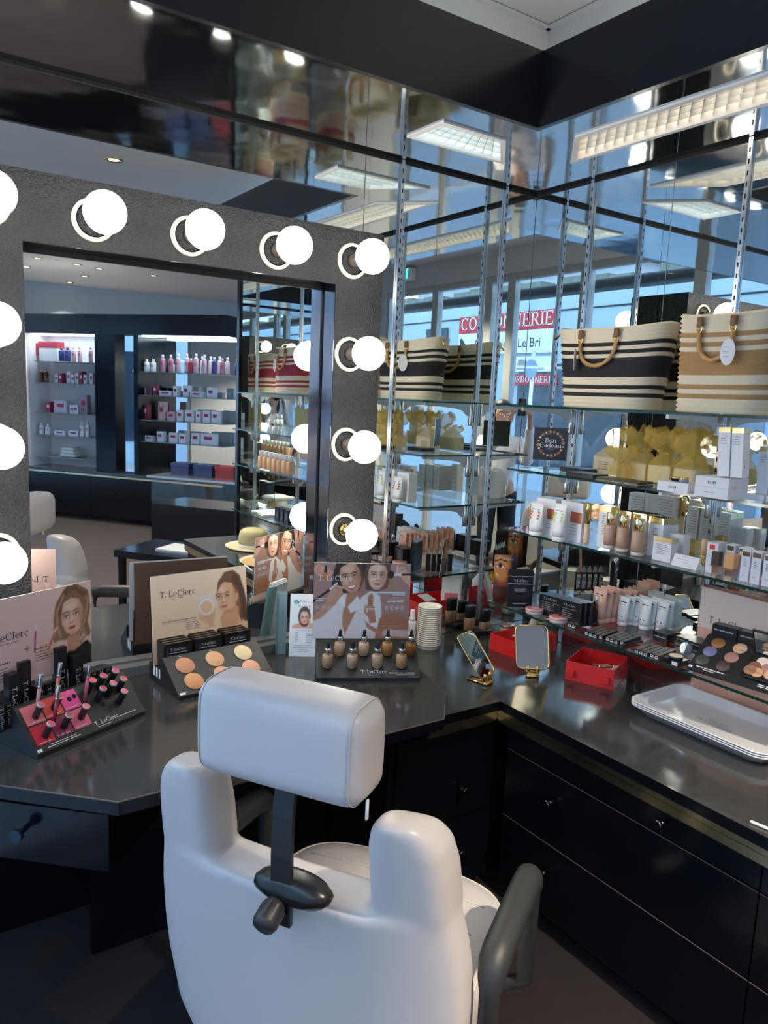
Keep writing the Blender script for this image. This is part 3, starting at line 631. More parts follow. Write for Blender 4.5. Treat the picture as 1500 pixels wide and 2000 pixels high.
m = MB(); m.box((-.90, -.626, .612), (-.627, -.02, .6455)); m.box((-.90, -.62, .6), (-.627, -.02, .6115)); P('brass_strip', m, BRASS, t)
for zi, (z0, z1) in enumerate(DRZ[:2]):
    m = MB(); m.box((-1.0, -.603, z0), (-.61, -.585, z1 if zi == 0 else .598)); dr = P('drawer', m, BLACK, t); knob(dr, (-.755, -.603, .19 if zi == 0 else .405), (0, -1, 0))

# ================================================================== BULB MIRROR
FY = -.155; X0, X1, ZT = -2.095, -.825, 2.143; IX0, IX1, IZ = -1.916, -1.002, 1.97
t = T('bulb_mirror', 'large black leatherette framed make-up mirror on the table', 'mirror', (0, 0, ZV))
m = MB()
m.box((X0, FY, .0005), (IX0, -.001, ZT-ZV)); m.box((IX1, FY, .0005), (X1, -.001, ZT-ZV)); m.box((IX0, FY, IZ-ZV), (IX1, -.001, ZT-ZV)); P('frame', m, LEATHER, t)
m = MB(); e = .0015
m.box((IX0, FY+.002, .03), (IX0+e, VAN_Y, IZ-ZV)); m.box((IX1-e, FY+.002, .03), (IX1, VAN_Y, IZ-ZV)); m.box((IX0, FY+.002, IZ-ZV-e), (IX1, VAN_Y, IZ-ZV)); P('reveal', m, SMOKE, t, 'dark polished metal lining of the frame')
m = MB(); m.box((IX0, FY+.03, .0005), (IX1, -.02, .028)); m.box((IX0, VAN_Y-.012, .028), (IX1, -.02, .036)); P('ledge', m, mat('grey_ledge', (.16, .16, .155), .3), t)
m = MB(); m.box((IX0, VAN_Y, .036), (IX1, VAN_Y+.006, IZ-ZV)); P('mirror_glass', m, VMIRROR, t)
m = MB(); e = .006; m.box((IX0, VAN_Y-.004, IZ-ZV-.016), (IX1, VAN_Y-.0005, IZ-ZV-.002)); m.box((IX1-.006, VAN_Y-.004, .036), (IX1-.0016, VAN_Y-.0005, IZ-ZV)); P('seal', m, BLACKM, t)
GLOBE = mat('lit_globe', (1, 1, 1), .3, emit=((1.0, .92, .81), BULB))
CREAM = mat('cream_collar', (.80, .72, .52), .4)
def bulb0(label):
    b = T('globe_bulb', label, 'light bulb', (0, 0, 0), group='globe bulbs round the make-up mirror')
    m = MB(); m.lathe([(.043, 0), (.056, 0), (.054, .006), (.045, .006)], n=32, M=Matrix.Rotation(R(90), 4, 'X'), cap=False); P('collar', m, CREAM, b)
    m = MB(); m.lathe([(.021, 0), (.021, .018), (.0165, .022), (.0165, .075)], n=18, M=Matrix.Rotation(R(90), 4, 'X')); P('socket', m, mat('dark_socket', (.05, .04, .035), .4), b)
    m = MB(); m.lathe([(.021, .0008), (.0425, .0008), (.0425, .0030), (.021, .0034)], n=28, M=Matrix.Rotation(R(90), 4, 'X'), cap=False); P('socket_plate', m, LEATHER, b)
    m = MB(); m.ell((0, -.118, 0), .0525, .0525, .0525, 28, 18); P('globe', m, GLOBE, b)
    return b
BL = [(-1.995, 2.048, 'far left, cut by the photo edge, of the top row'), (-1.743, 2.046, 'second from the left in the top row'), (-1.482, 2.044, 'middle one of the top row'), (-1.213, 2.041, 'fourth from the left in the top row'), (-.944, 2.046, 'at the top right corner of the frame'),
      (-.944, 1.752, 'upper of three down the right side of the frame'), (-.946, 1.458, 'middle one down the right side of the frame'), (-.944, 1.172, 'lowest one down the right side, above the two-women card'),
      (-1.995, 1.752, 'upper of three down the left side of the frame'), (-1.995, 1.458, 'middle one down the left side of the frame'), (-1.995, 1.172, 'lowest one down the left side of the frame')]
b0 = None
for x, z, w in BL:
    lab = 'lit white globe bulb, '+w; loc = (x, FY, z)
    if b0 is None: b0 = bulb0(lab); b0.location = loc
    else: dup(b0, lab, loc, swap={'dark_socket': GOLD} if 'above the two' in lab else None)

# ================================================================== UPRIGHTS, BRACKETS, GLASS SHELVES
def upright(x, y, face, label):
    t = T('shelf_upright', label, 'upright', (x, y, ZC+.001), 0 if face == 'R' else R(90), 'slotted shelf uprights')
    m = MB(); H = ZS-ZC-.003     # local: mirror behind at x=0, sticks out to -x
    m.box((-.010, -.0072, 0), (-.0005, .0072, H)); P('rail', m, STEEL, t)
    m = MB(); n = int(H/.0335)
    for k in range(n): m.box((-.0104, -.0022, .012+k*.0335), (-.0098, .0022, .026+k*.0335))
    P('slots', m, DARK, t, kind='stuff'); return t
UR = [-.295, -.905, -1.515, -2.125]
for i, y in enumerate(UR): upright(-.0005, y, 'R', 'slotted steel upright on the right mirror wall, %s from the corner' % ORD[i])
upright(-.167, -.0005, 'L', 'bare slotted steel upright on the left mirror wall, nearest the corner')
upright(-.66, -.0005, 'L', 'bare slotted steel upright on the left mirror wall, beside the bulb mirror')
SHZ = [1.612, 1.382, 1.157, .863]; SHN = ['top', 'second', 'third', 'lowest']; DX = -.315
for z, n, y0 in zip(SHZ, SHN, (-.265, -.265, -.265, -.20)):
    t = T('glass_shelf', '%s green-edged glass shelf on the right mirror wall' % n, 'shelf', (DX, y0, z-.008))
    w, l = .297, y0-YE-.02
    m = MB(); m.box((.0012, -l+.0012, .0003), (w, -.0012, .0077)); P('pane', m, GLASS, t)
    m = MB(); m.box((0, -l, 0), (.0011, 0, .008)); m.box((.0011, -.0011, 0), (w, 0, .008)); P('edge', m, GEDGE, t)
    for i, y in enumerate(UR):
        b = T('shelf_bracket', 'pale metal bracket under the %s shelf at the %s upright' % (n, ORD[i]), 'bracket', (-.011, y, z-.0085), group='brackets under the glass shelves')
        m = MB(); pts = [(0, 0), (-.275, 0), (-.275, -.012), (-.20, -.014), (-.11, -.020), (-.06, -.030), (-.035, -.052), (0, -.056)]
        m.prism(pts, .010, Matrix(((1, 0, 0, 0), (0, 0, 1, -.005), (0, 1, 0, 0), (0, 0, 0, 1)))); P('arm', m, mat('pale_grey_metal', (.52, .53, .52), .35, metal=.3), b)
        m = MB(); m.lathe([(.0105, -.095), (.0125, -.09), (.0125, -.004), (.0105, -.001)], c=(-.0135, 0, 0), n=16); P('sleeve', m, STEEL, b)
# ================================================================== CHAIR
_a = R(32); CH = Matrix([[math.sin(_a), math.cos(_a), 0, -1.72], [-math.cos(_a), math.sin(_a), 0, -1.28], [0, 0, 1, 0], [0, 0, 0, 1]])
t = T('styling_chair', 'cream vinyl make-up chair with headrest seen from behind', 'chair', M=CH)
BX_ = -.024
def wrap(x): return .34*x*x
def yrear(z): return -.002+max(0, (.95-z))*.13
def slab(x0, x1, z, th, n=40, e1=.32, e2=.55, xs=1.):      # a section of the padded back at height z
    out = []; cx, w = (x0+x1)/2, (x1-x0)/2
    for k in range(n):
        a = 2*math.pi*k/n; c, s_ = math.cos(a), math.sin(a)
        x = cx+w*math.copysign(abs(c)**e1, c); y = th/2*math.copysign(abs(s_)**e2, s_)
        out.append((x+BX_, yrear(z)+th/2+y+wrap(x), z))
    return out
m = MB()
prof = [(.272, .150, .05), (.282, .19, .075), (.31, .25, .095), (.38, .300, .112), (.50, .319, .120), (.58, .322, .122), (.66, .317, .122), (.71, .310, .122), (.745, .303, .120), (.764, .299, .108)]
m.loft([slab(-w, w, z, th) for z, w, th in prof])
for sx in (-1, 1):      # shoulders either side of the notch
    pr_ = [(.78, .297, .155, .118), (.85, .292, .155, .118), (.90, .282, .156, .112), (.928, .266, .162, .096), (.943, .248, .174, .066), (.949, .232, .188, .03)]
    rg = [slab(min(sx*o, sx*i), max(sx*o, sx*i), z, th, 28, .5, .6) for z, o, i, th in pr_]
    rg = [[(x, y+dy, z) for x, y, z in slab(min(sx*o, sx*.165), max(sx*o, sx*.165), z, th, 28, .5, .6)] for z, dy, th, o in ((.58, .040, .03, .27), (.64, .026, .06, .285), (.70, .015, .09, .292), (.75, .008, .108, .295))]+[[(x, y+.005, z) for x, y, z in rg[0]]]+[[(x, y+.002, z) for x, y, z in rg[1]]]+rg[2:]
    m.loft(rg)
bk = P('backrest', m, VINYL, t)
md = bk.modifiers.new('join', 'REMESH'); md.mode = 'VOXEL'; md.voxel_size = .0075; md.use_smooth_shade = True
md = bk.modifiers.new('soften', 'SMOOTH'); md.factor = .6; md.iterations = 9
m = MB(); m.rbox((-.164, -.062, .985), (.152, .062, 1.152), .040, 5); hd = P('headrest', m, VINYL, t)
md = hd.modifiers.new('soften', 'SUBSURF'); md.levels = 1; md.render_levels = 1
hd.location = (.004, .008, 0)
for xs in (-.1432, .1312):
    m = MB(); pts = []
    for cyq, czq, a0 in ((.0572-.036, .0789-.036, 0), (-.0572+.036, .0789-.036, 90), (-.0572+.036, -.0789+.036, 180), (.0572-.036, -.0789+.036, 270)):
        pts += [(xs, cyq+.036*math.cos(R(a0+15*k)), 1.0685+czq+.036*math.sin(R(a0+15*k))) for k in range(7)]
    m.tube(pts, .0014, 6, closed=True); P('piping', m, VINYL, hd)
m = MB(); m.rbox((.137, -.004, .955), (.141, .004, .990), .0015, 1); P('zip_pull', m, mat('white_plastic', (.8, .8, .78), .4), hd)
m = MB(); m.tube([(0, .012, 1.02), (0, -.004, .97), (0, -.012, .92), (0, -.014, .74)], .0001, 4)
m = MB()
for (z0, y0), (z1, y1) in zip([(1.03, .02), (.985, -.004), (.93, -.012), (.86, -.014)], [(.985, -.004), (.93, -.012), (.86, -.014), (.735, -.012)]):
    m.add([(-.019, y0, z0), (.019, y0, z0), (.019, y0+.010, z0), (-.019, y0+.010, z0), (-.019, y1, z1), (.019, y1, z1), (.019, y1+.010, z1), (-.019, y1+.010, z1)], [(0, 1, 2, 3), (4, 7, 6, 5), (0, 4, 5, 1), (1, 5, 6, 2), (2, 6, 7, 3), (3, 7, 4, 0)])
P('headrest_bar', m, BLACKP, t)
m = MB(); m.lathe([(0, -.026), (.03, -.026), (.055, -.020), (.072, -.008), (.074, .004), (.068, .014), (.045, .022), (0, .024)], n=28, M=Matrix.Translation((.012, .010, .795)) @ Matrix.Rotation(R(90), 4, 'X') @ Matrix.Diagonal((1, .36, 1.25, 1)))
cl = P('clamp', m, BLACKP, t)
m = MB(); m.lathe([(.016, 0), (.019, .006), (.021, .040), (.018, .047), (0, .048)], n=20, M=Matrix.Translation((-.006, -.012, .775)) @ Matrix.Rotation(R(112), 4, 'X'))
for k in range(10):
    a = 2*math.pi*k/10; m.box((-.0018, .0185, .010), (.0018, .0218, .040), 0, Matrix.Translation((-.006, -.012, .775)) @ Matrix.Rotation(R(112), 4, 'X') @ Matrix.Rotation(a, 4, 'Z'))
P('knob', m, mat('ribbed_black_knob', (.03, .03, .03), .42), cl)
m = MB()
def seatring(z, s, n=44):
    out = []
    for k in range(n):
        a = 2*math.pi*k/n; c, s_ = math.cos(a), math.sin(a)
        x = .275*s*math.copysign(abs(c)**.55, c); y = .36+.25*s*math.copysign(abs(s_)**.5, s_)
        out.append((x, y, z))
    return out
m.loft([seatring(.375, .88), seatring(.385, .96), seatring(.41, 1.0), seatring(.47, 1.0), seatring(.492, .985), seatring(.505, .94), seatring(.509, .8), seatring(.510, .4)])
st = P('seat', m, VINYL, t)
m = MB()
for y in (.30, .40, .50): m.tube([(-.22, y, .5095), (-.1, y+.012, .5105), (.1, y+.012, .5105), (.22, y, .5095)], .0016, 5)
m.tube([p for p in seatring(.498, .972)], .0032, 6, closed=True)
P('stitching', m, mat('vinyl_seam', (.66, .63, .56), .5), st)
m = MB()
for sx in (-1, 1): pass
def arm(sx):
    m = MB(); x = sx*.325
    path = [(x, .155, .36), (x, .155, .60), (x, .158, .632), (x, .172, .652), (x, .20, .658), (x, .30, .660), (x, .40, .660), (x, .432, .655), (x, .455, .635), (x, .462, .605), (x, .462, .40), (x*.85, .46, .375), (x*.6, .45, .37)]
    m.tube(path, [.018, .018, .024, .028, .029, .029, .029, .029, .026, .020, .018, .018, .018], 14)
    m.tube([(x, .155, .37), (x*.8, .17, .355), (x*.5, .2, .37)], .017, 10)
    return P('armrest', m, ARMPAD, t)
arm(-1); arm(1)
m = MB(); m.lathe([(.30, 0), (.305, .008), (.29, .018), (.06, .045), (.045, .06)], c=(0, .36, 0), n=40); m.cyl((0, .36, .05), (0, .36, .36), .034, n=20); m.box((-.18, .2, .355), (.18, .52, .378)); P('base', m, STEEL, t)
m = MB(); m.tube([(-.12, .62, .36), (-.12, .72, .18), (.12, .72, .18), (.12, .62, .36)], .011, 8); m.rbox((-.15, .70, .165), (.15, .80, .18), .005); P('footrest', m, STEEL, t)

# ================================================================== PHOTOGRAPHER (seen back in the mirrors)
_f2 = Vector((CF[0], CF[1], 0)).normalized(); _r2 = Vector((_f2.y, -_f2.x, 0))
# person frame: x to the camera's right, y = facing, z up; origin on the floor under the body
PO = Vector((CAM[0], CAM[1], 0))-_f2*.40+_r2*.10
KS = .93
PM = Matrix([[_r2.x, _f2.x, 0, PO.x], [_r2.y, _f2.y, 0, PO.y], [0, 0, 1, 0], [0, 0, 0, 1]]) @ Matrix.Scale(KS, 4)
person = T('person', 'person in a white blouse and dark trousers holding up a phone', 'person', M=PM)
def skinmesh(name, chains, mats, parent, sub=2, root=0):
    me = bpy.data.meshes.new(name); V_, E_, RR = [], [], []; idx = {}
    for ch in chains:
        last = None
        for key, p, r in ch:
            if key is None or key not in idx:
                V_.append(p); RR.append(r); i = len(V_)-1
                if key is not None: idx[key] = i
            else: i = idx[key]
            if last is not None: E_.append((last, i))
            last = i
    me.from_pydata(V_, E_, []); me.materials.append(mats)
    o = bpy.data.objects.new(name, me); COL.objects.link(o); o.parent = parent
    md = o.modifiers.new('skin', 'SKIN'); md.use_smooth_shade = True
    sv = me.skin_vertices[0].data
    for i, r in enumerate(RR): sv[i].radius = (r, r) if not isinstance(r, tuple) else r
    sv[root].use_root = True
    ms = o.modifiers.new('sub', 'SUBSURF'); ms.levels = sub; ms.render_levels = sub
    return o
# phone sits just behind the lens; local coordinates of the lens: (-.10, .40, 1.62)
LX, LY, LZ = -.10/KS, .40/KS, 1.62/KS
body = [
 [('pel', (0, -.02, .93), .125), ('ab', (0, -.02, 1.08), .115), ('ch', (0, -.02, 1.26), (.15, .115)), ('nk0', (0, -.015, 1.42), .062), ('nk1', (0, .01, 1.49), .05), ('hd0', (.0, .035, 1.55), .062), ('hd1', (.0, .035, 1.63), .088), ('hd2', (.0, .02, 1.70), .070)]]
for sx, nm in ((-1, 'L'), (1, 'R')):
    hx_, hz_ = LX+sx*.075, LZ-.115
    body.append([('ch', (0, 0, 0), 0), ('sh'+nm, (sx*.165, -.02, 1.37), .056), ('el'+nm, (sx*.24, .12, 1.17), .042), ('wr'+nm, (hx_+sx*.02, LY-.075, hz_-.075), .026), ('pm'+nm, (hx_+sx*.012, LY-.045, hz_-.02), (.030, .018))])
    body.append([('pel', (0, 0, 0), 0), ('hp'+nm, (sx*.095, -.02, .86), .095), ('kn'+nm, (sx*.10, .0, .48), .062), ('an'+nm, (sx*.10, -.03, .09), .042), ('to'+nm, (sx*.11, .11, .035), .032)])
    for k in range(4):      # fingers reach round the phone edge, on the far side of the lens
        z = hz_+.012+.019*k; L = (.8, .95, 1., .9)[k]
        body.append([('pm'+nm, (0, 0, 0), 0), (None, (hx_+sx*.008, LY-.036, z), .0095), (None, (hx_-sx*.006, LY-.026, z+.006), .0088), (None, (hx_-sx*.022*L, LY-.0265, z+.010), .008), (None, (hx_-sx*.034*L, LY-.027, z+.011), .0068)])
    body.append([('pm'+nm, (0, 0, 0), 0), (None, (hx_-sx*.004, LY-.058, hz_+.004), .011), (None, (hx_-sx*.018, LY-.056, hz_+.028), .0095), (None, (hx_-sx*.03, LY-.050, hz_+.040), .008)])
skinmesh('body', body, SKIN, person, 2)
bl = [[('a', (0, -.02, .84), (.175, .135)), ('b', (0, -.02, 1.0), (.155, .125)), ('c', (0, -.02, 1.2), (.17, .13)), ('d', (0, -.02, 1.36), (.13, .09)), ('e', (0, -.012, 1.43), .07)]]
for sx, nm in ((-1, 'L'), (1, 'R')):
    bl.append([('d', (0, 0, 0), 0), (None, (sx*.17, -.02, 1.37), .072), (None, (sx*.215, .06, 1.26), .066), (None, (sx*.245, .125, 1.165), .062), (None, (LX+sx*.105, LY-.12, LZ-.25), .045), (None, (LX+sx*.10, LY-.095, LZ-.215), .040)])
skinmesh('blouse', bl, mat('white_blouse', (.80, .75, .77), .7, bump=(30, .4, .01)), person, 2)
tr = []
for sx in (-1, 1):
    tr.append([('p', (0, -.02, .95), (.15, .125)), (None, (sx*.095, -.02, .84), .112), (None, (sx*.10, .0, .48), .085), (None, (sx*.10, -.02, .12), .075)])
skinmesh('trousers', tr, mat('dark_trousers', (.012, .014, .02), .8), person, 2)
m = MB(); m.ell((0, -.022, 1.672), .098, .100, .098, 24, 14); m.ell((0, -.075, 1.55), .085, .05, .16, 18, 10); hr = P('hair', m, mat('dark_hair', (.018, .012, .010), .45), person)
m = MB()       # face details
for sx in (-1, 1):
    m.ell((sx*.032, .117, 1.622), .015, .008, .007, 12, 8, 0); m.ell((sx*.032, .1235, 1.622), .0065, .003, .0065, 10, 6, 1)
    m.tube([(sx*.014, .124, 1.645), (sx*.033, .125, 1.652), (sx*.052, .115, 1.644)], .0028, 6, 1); m.ell((sx*.095, .02, 1.60), .010, .02, .032, 10, 8, 2)
m.ell((0, .128, 1.595), .011, .014, .022, 12, 8, 2); m.ell((0, .112, 1.556), .022, .010, .008, 14, 8, 3)
P('face', m, [mat('eye_white', (.8, .8, .8), .2), mat('eye_dark', (.02, .015, .012), .3), SKIN, mat('lips', (.45, .12, .12), .4)], person)
t = T('smartphone', 'black phone held up in front of the person in the white blouse', 'phone', M=PM @ Matrix.Translation((LX, LY-.012, LZ)))
m = MB(); m.rbox((-.036, -.008, -.118), (.036, 0, .035), .0035, 2); P('body', m, BLACKP, t)
m = MB(); m.cyl((.022, -.0001, .022), (.022, .0018, .022), .006, n=16); m.cyl((.022, -.0001, .004), (.022, .0018, .004), .006, n=16); P('camera_bump', m, mat('phone_lens', (.01, .01, .015), .05), t)
# ================================================================== MAKE-UP TABLE: DISPLAYS
ZT_ = ZV+.0005
def stand_frame(pl_, pr_, z=ZT_):
    a, b = onz(*pl_, z), onz(*pr_, z); d = Vector((b[0]-a[0], b[1]-a[1], 0)); return frame((a[0], a[1], z), d, (-d.y, d.x, 0)), d.length
def slope_frame(M, d0, h0, d1, h1, x=0.):  # frame lying on a sloped face: x along the front, y up the slope
    o = M @ Vector((x, d0, h0)); ex = (M.to_3x3() @ Vector((1, 0, 0))); ey = (M.to_3x3() @ Vector((0, d1-d0, h1-h0))); return frame(o, ex, ey)
def local(parent, M): return parent.matrix_world.inverted() @ M
def small_box(label, M, w, d, h, group=None, text='T.LeClerc', mats=None, name='product_box', side=None, rows=3, cat='box', tw=.8):
    """carton standing at M: front face -y; parts: carton, print"""
    t = T(name, label, cat, M=M, group=group)
    m = MB(); m.box((-w/2, 0, 0), (w/2, d, h)); P('carton', m, mats or CARTON, t)
    return t
def facetext(t, w, h, text, y=0., mi=WINK, size=None, at=.72, rows=0, vertical=False, serif_=True):
    M_ = Matrix(((1, 0, 0, 0), (0, 0, -1, y), (0, 1, 0, 0), (0, 0, 0, 1)))
    m = MB()
    if vertical: M_ = M_ @ Matrix.Translation((0, 0, 0)) @ Matrix.Rotation(R(-90), 4, 'Z') ; 
    s = size or (h*.6 if vertical else w*.11)
    tx = serif(text, s) if serif_ else sans(text, s)
    if vertical: put(m, tx, -h*.08-tx[2], -s/2, M_, dz=.0003)
    else: put(m, tx, 0, h*at, M_, align='c', dz=.0003)
    if rows and not vertical:
        rules(m, 0, h*.42, w*.62, rows, h*.09, h*.028, M_, align='c', dz=.0003)
    P('lettering', m, mi, t)

# --- 1. lipstick display with the pink card
ML, LW = stand_frame((73, 1483), (284, 1395))
D1, H1 = .085, .100
disp = T('lipstick_display', 'sloped black lipstick tester stand with pink card, at the left of the table', 'display stand', M=ML)
m = MB(); m.prism([(0, 0), (0, .010), (D1, H1), (D1+.012, H1), (D1+.012, .045), (.205, .045), (.205, 0)], LW, Matrix(((0, 0, 1, 0), (1, 0, 0, 0), (0, 1, 0, 0), (0, 0, 0, 1)))); P('stand', m, BLACKM, disp)
SLM = slope_frame(I4, 0, .010, D1, H1); SL = math.hypot(D1, H1-.010)
m = MB(); sq = ['#d26b6e', '#e0504a', '#ee4f97', '#c8203a', '#8c1d4a', '#d8637e']; sqm = [mat('swatch_%d' % i, c, .3) for i, c in enumerate(sq)]
cells = [(.02, .075), (.075, .083), (.125, .090), (.02, .022), (.075, .028), (.128, .036)]
cells = [(.010, .070), (.061, .072), (.112, .074), (.010, .017), (.061, .019), (.112, .021)]
for i, (x, y) in enumerate(cells): m.box((x, y, .0), (x+.047, y+.049, .0012), i, SLM)
P('colour_squares', m, sqm, disp)
m = MB()
put(m, serif('T. LeClerc', .011), .165, .012, SLM); rules(m, .17, .006, .04, 1, .004, .0012, SLM); rules(m, .03, .006, .09, 1, .004, .0016, SLM); rules(m, .04, .011, .07, 1, .004, .0014, SLM); rules(m, .235, .012, .055, 1, .004, .0016, SLM)
for x, y in cells: rules(m, x+.004, y+.004, .034, 1, .003, .0011, SLM, dz=.0016)
m.box((.004, .003, .0003), (.016, .010, .0006), 0, SLM); P('lettering', m, WINK, disp)
m = MB()
for x, y in ((.135, .100), (.150, .103), (.212, .058)): m.cyl((x, y, -.002), (x, y, .0016), .0062, n=16, M=SLM)
P('empty_holes', m, DARK, disp)
# the card
cw, chh, cyy, cz = .320, .222, .150, .125
CM = Matrix(((1, 0, 0, -.055), (0, 0, -1, cyy), (0, 1, 0, cz), (0, 0, 0, 1)))
def lip_art():
    c = Cv(170, 118, '#e3b9ab', '#cfa298'); sk, sd = '#d8a389', '#9a6650'
    c.poly([(116, 44), (110, 62), (116, 90), (126, 108), (142, 114), (158, 108), (166, 92), (163, 72), (160, 56), (152, 40)], '#7d5a40', 3)
    c.poly([(118, 0), (126, 20), (138, 30), (150, 30), (162, 34), (169, 26), (169, 0)], '#191517', 2); c.poly([(130, 26), (131, 46), (150, 46), (153, 30), (141, 24)], '#b97f65', 2)
    c.face(139, 72, 25, 4, -.08, sk, sd, '#b43e4c', '#5a3c2a', '#3c4446')
    for pts, w, col in ((((128, 108), (117, 92), (114, 72), (118, 56), (112, 46)), 8, '#8a6446'), (((132, 112), (122, 98), (119, 80)), 7, '#6b4a34'), (((144, 113), (160, 102), (163, 80), (158, 60), (163, 44)), 9, '#7a563c'), (((150, 110), (164, 92), (160, 66), (150, 46)), 3, '#a88060'), (((126, 104), (116, 84), (116, 64), (121, 48)), 2.4, '#b08a66'), (((134, 113), (146, 110), (158, 100)), 6, '#6a4932'), (((158, 76), (154, 56), (160, 42), (152, 34)), 4, '#9a7050')): c.line(pts, w, col, 2)
    c.hand(106, 34, 15, 20, '#cf9a82', '#9a6650'); c.line([(103, 38), (112, 58)], 2.2, '#b04a5c'); c.line([(112, 58), (114, 62)], 3, '#e8b0a0')
    c.line([(82, 38), (84, 66)], 2.4, '#a03a66'); c.line([(84, 66), (84, 74)], 2, '#d8cfd0')
    c.ell(14, 58, 7, 7, '#c89a90', soft=1); c.ell(14, 58, 5.6, 5.6, '#dfb5a8'); c.line([(68, 45), (75, 45)], 1.2, '#6a3a40'); c.line([(71.5, 41), (71.5, 49)], 1.2, '#6a3a40')
    return c
def card(parent, M, w, h, cv, back=True, th=.0016, name='card'):
    cpart = P(name, MB().box((0, 0, -th), (w, h, -.0001), 0, M), WHITE, parent)
    m = MB(); printgrid(m, cv, w, h, M, .0); 
    if back: printgrid(m, cv, w, h, M @ Matrix.Translation((w, 0, -th)) @ Matrix.Rotation(math.pi, 4, 'Y'), .0002)
    P('picture', m, INK, cpart); return cpart
def both(m, fn, M, w, th=.0016):      # the same print on both sides of a card
    fn(m, M); fn(m, M @ Matrix.Translation((w, 0, -th)) @ Matrix.Rotation(math.pi, 4, 'Y') @ Matrix.Translation((0, 0, .0003)))
cp = card(disp, CM, cw, chh, lip_art())
m = MB()
def _t(m, M):
    put(m, serif('T. LeClerc', .0185), .022, .118, M); rules(m, .065, .110, .05, 1, .003, .0014, M); rules(m, .155, .076, .035, 1, .004, .003, M); rules(m, .155, .068, .05, 4, .007, .0016, M); rules(m, .03, .062, .06, 1, .004, .003, M); rules(m, .03, .05, .075, 5, .0075, .0016, M)
both(m, _t, CM, cw); P('lettering', m, BROWNINK, cp)
# testers standing in the slope
def tester(M, col, label):
    t = T('lipstick', label, 'lipstick', M=M, group='lipstick testers in the black stand')
    m = MB(); m.lathe([(.0085, -.008), (.0088, .030), (.0095, .031), (.0095, .034)], n=18); P('tube', m, mat('black_tester_tube', (.03, .03, .03), .3), t)
    m = MB(); m.lathe([(.0096, .034), (.0096, .0375), (.0082, .0380)], n=18); m.lathe([(.0082, .0385), (0, .0388)], n=18, mi=1, cap=False); P('shade_disc', m, [mat('pale_rim', (.75, .50, .48), .3), mat('shade_'+col, col, .35)], t)
    return t
TILT = Matrix.Rotation(R(14), 4, 'X')
def onslope(x, y): return ML @ SLM @ Matrix.Translation((x, y, 0)) @ Matrix.Rotation(R(8), 4, 'Y') @ Matrix.Rotation(R(-20), 4, 'X')
sh = ['#c04a55', '#b02c3c', '#c43a50', '#7c2440', '#c85468']
for (x, y, w), c in zip(((.038, .088, 'rose square, upper left'), (.089, .092, 'orange square, upper middle'), (.038, .036, 'red square, lower left'), (.089, .040, 'plum square, lower middle'), (.140, .046, 'pink square, lower right')), sh):
    tester(onslope(x, y), c, 'black lipstick tester standing on the '+w)
sh2 = ['#d8343c', '#c03a6a', '#d83a7c', '#a03040', '#d85a7a', '#c84040', '#d85070']
for (x, y, w), c in zip(((.190, .104, 'upper left of the loose right group'), (.224, .106, 'upper middle of the loose right group'), (.262, .108, 'upper right of the loose right group'), (.205, .074, 'middle row left of the loose right group'), (.238, .078, 'middle row centre of the loose right group'), (.272, .080, 'middle row right of the loose right group'), (.256, .048, 'lowest of the loose right group')), sh2):
    tester(onslope(x, y), c, 'black lipstick tester, '+w)
def pencil(x, y, col, label):
    t = T('lip_pencil', label, 'lip pencil', M=ML @ SLM @ Matrix.Translation((x, y, 0)) @ Matrix.Rotation(R(-38), 4, 'X') @ Matrix.Rotation(R(3), 4, 'Y'), group='clear capped lip pencils in the black stand')
    m = MB(); m.cyl((0, 0, -.004), (0, 0, .060), .0045, n=14); P('barrel', m, mat('pencil_'+col, col, .2), t)
    m = MB(); m.lathe([(.0056, .060), (.0056, .064), (.0046, .066), (.0050, .068), (.0050, .094), (.0042, .096)], n=14); P('cap', m, SILVER, t)
for x, y, c, w in ((.047, .100, '#d09488', 'rose, upper left'), (.072, .058, '#b03448', 'dark red, lower left'), (.104, .112, '#e08060', 'coral, upper middle'), (.172, .084, '#d06a74', 'pink, right')): pencil(x, y, c, 'silver capped lip pencil, %s of the stand' % w)
# little black cartons behind the slope: local positions in the stand
def cart(x, y, z, w, d, h, label, txt='T. LeClerc', rz=0., end=False):
    M = ML @ Matrix.Translation((x, y, z)) @ Matrix.Rotation(R(rz), 4, 'Z'); t = small_box(label, M, w, d, h, 'small black cartons in the lipstick stand')
    if h > w*2: facetext(t, w, h, txt, size=w*.42, vertical=True)
    elif end:
        m = MB(); m.quad([(-w*.38, -.0004, h*.12), (w*.38, -.0004, h*.12), (w*.38, -.0004, h*.9), (-w*.38, -.0004, h*.9)]); P('end_label', m, WINK, t)
    else: facetext(t, w, h, txt, size=h*.22, at=.4)
    return t
zb = .0455
for i, (x, y, z, h, w) in enumerate(((.030, .126, zb, .120, 'front left upright'), (.066, .138, zb, .138, 'back left upright'), (.166, .136, zb, .148, 'tall middle upright'), (.204, .124, zb, .118, 'right upright'))): cart(x, y, z, .029, .022, h, 'upright black lipstick carton, %s of the stand' % w)
for i, (x, y) in enumerate(((-.020, .100), (.003, .108))): cart(x, y, zb, .020, .042, .060, 'short black carton with white end label, %s at the left edge of the stand' % ('outer' if i == 0 else 'inner'), end=True)
for i, (x, y) in enumerate(((.093, .118), (.116, .118), (.139, .118))): cart(x, y, zb, .021, .024, .072, 'short black carton in the middle of the lipstick stand, %s from the left' % ORD[i], end=(i == 0))
for i, (x, y) in enumerate(((.242, .112), (.265, .112), (.288, .112))): cart(x, y, zb, .022, .036, .066, 'short black carton at the right of the lipstick stand, %s from the left' % ORD[i], end=True)

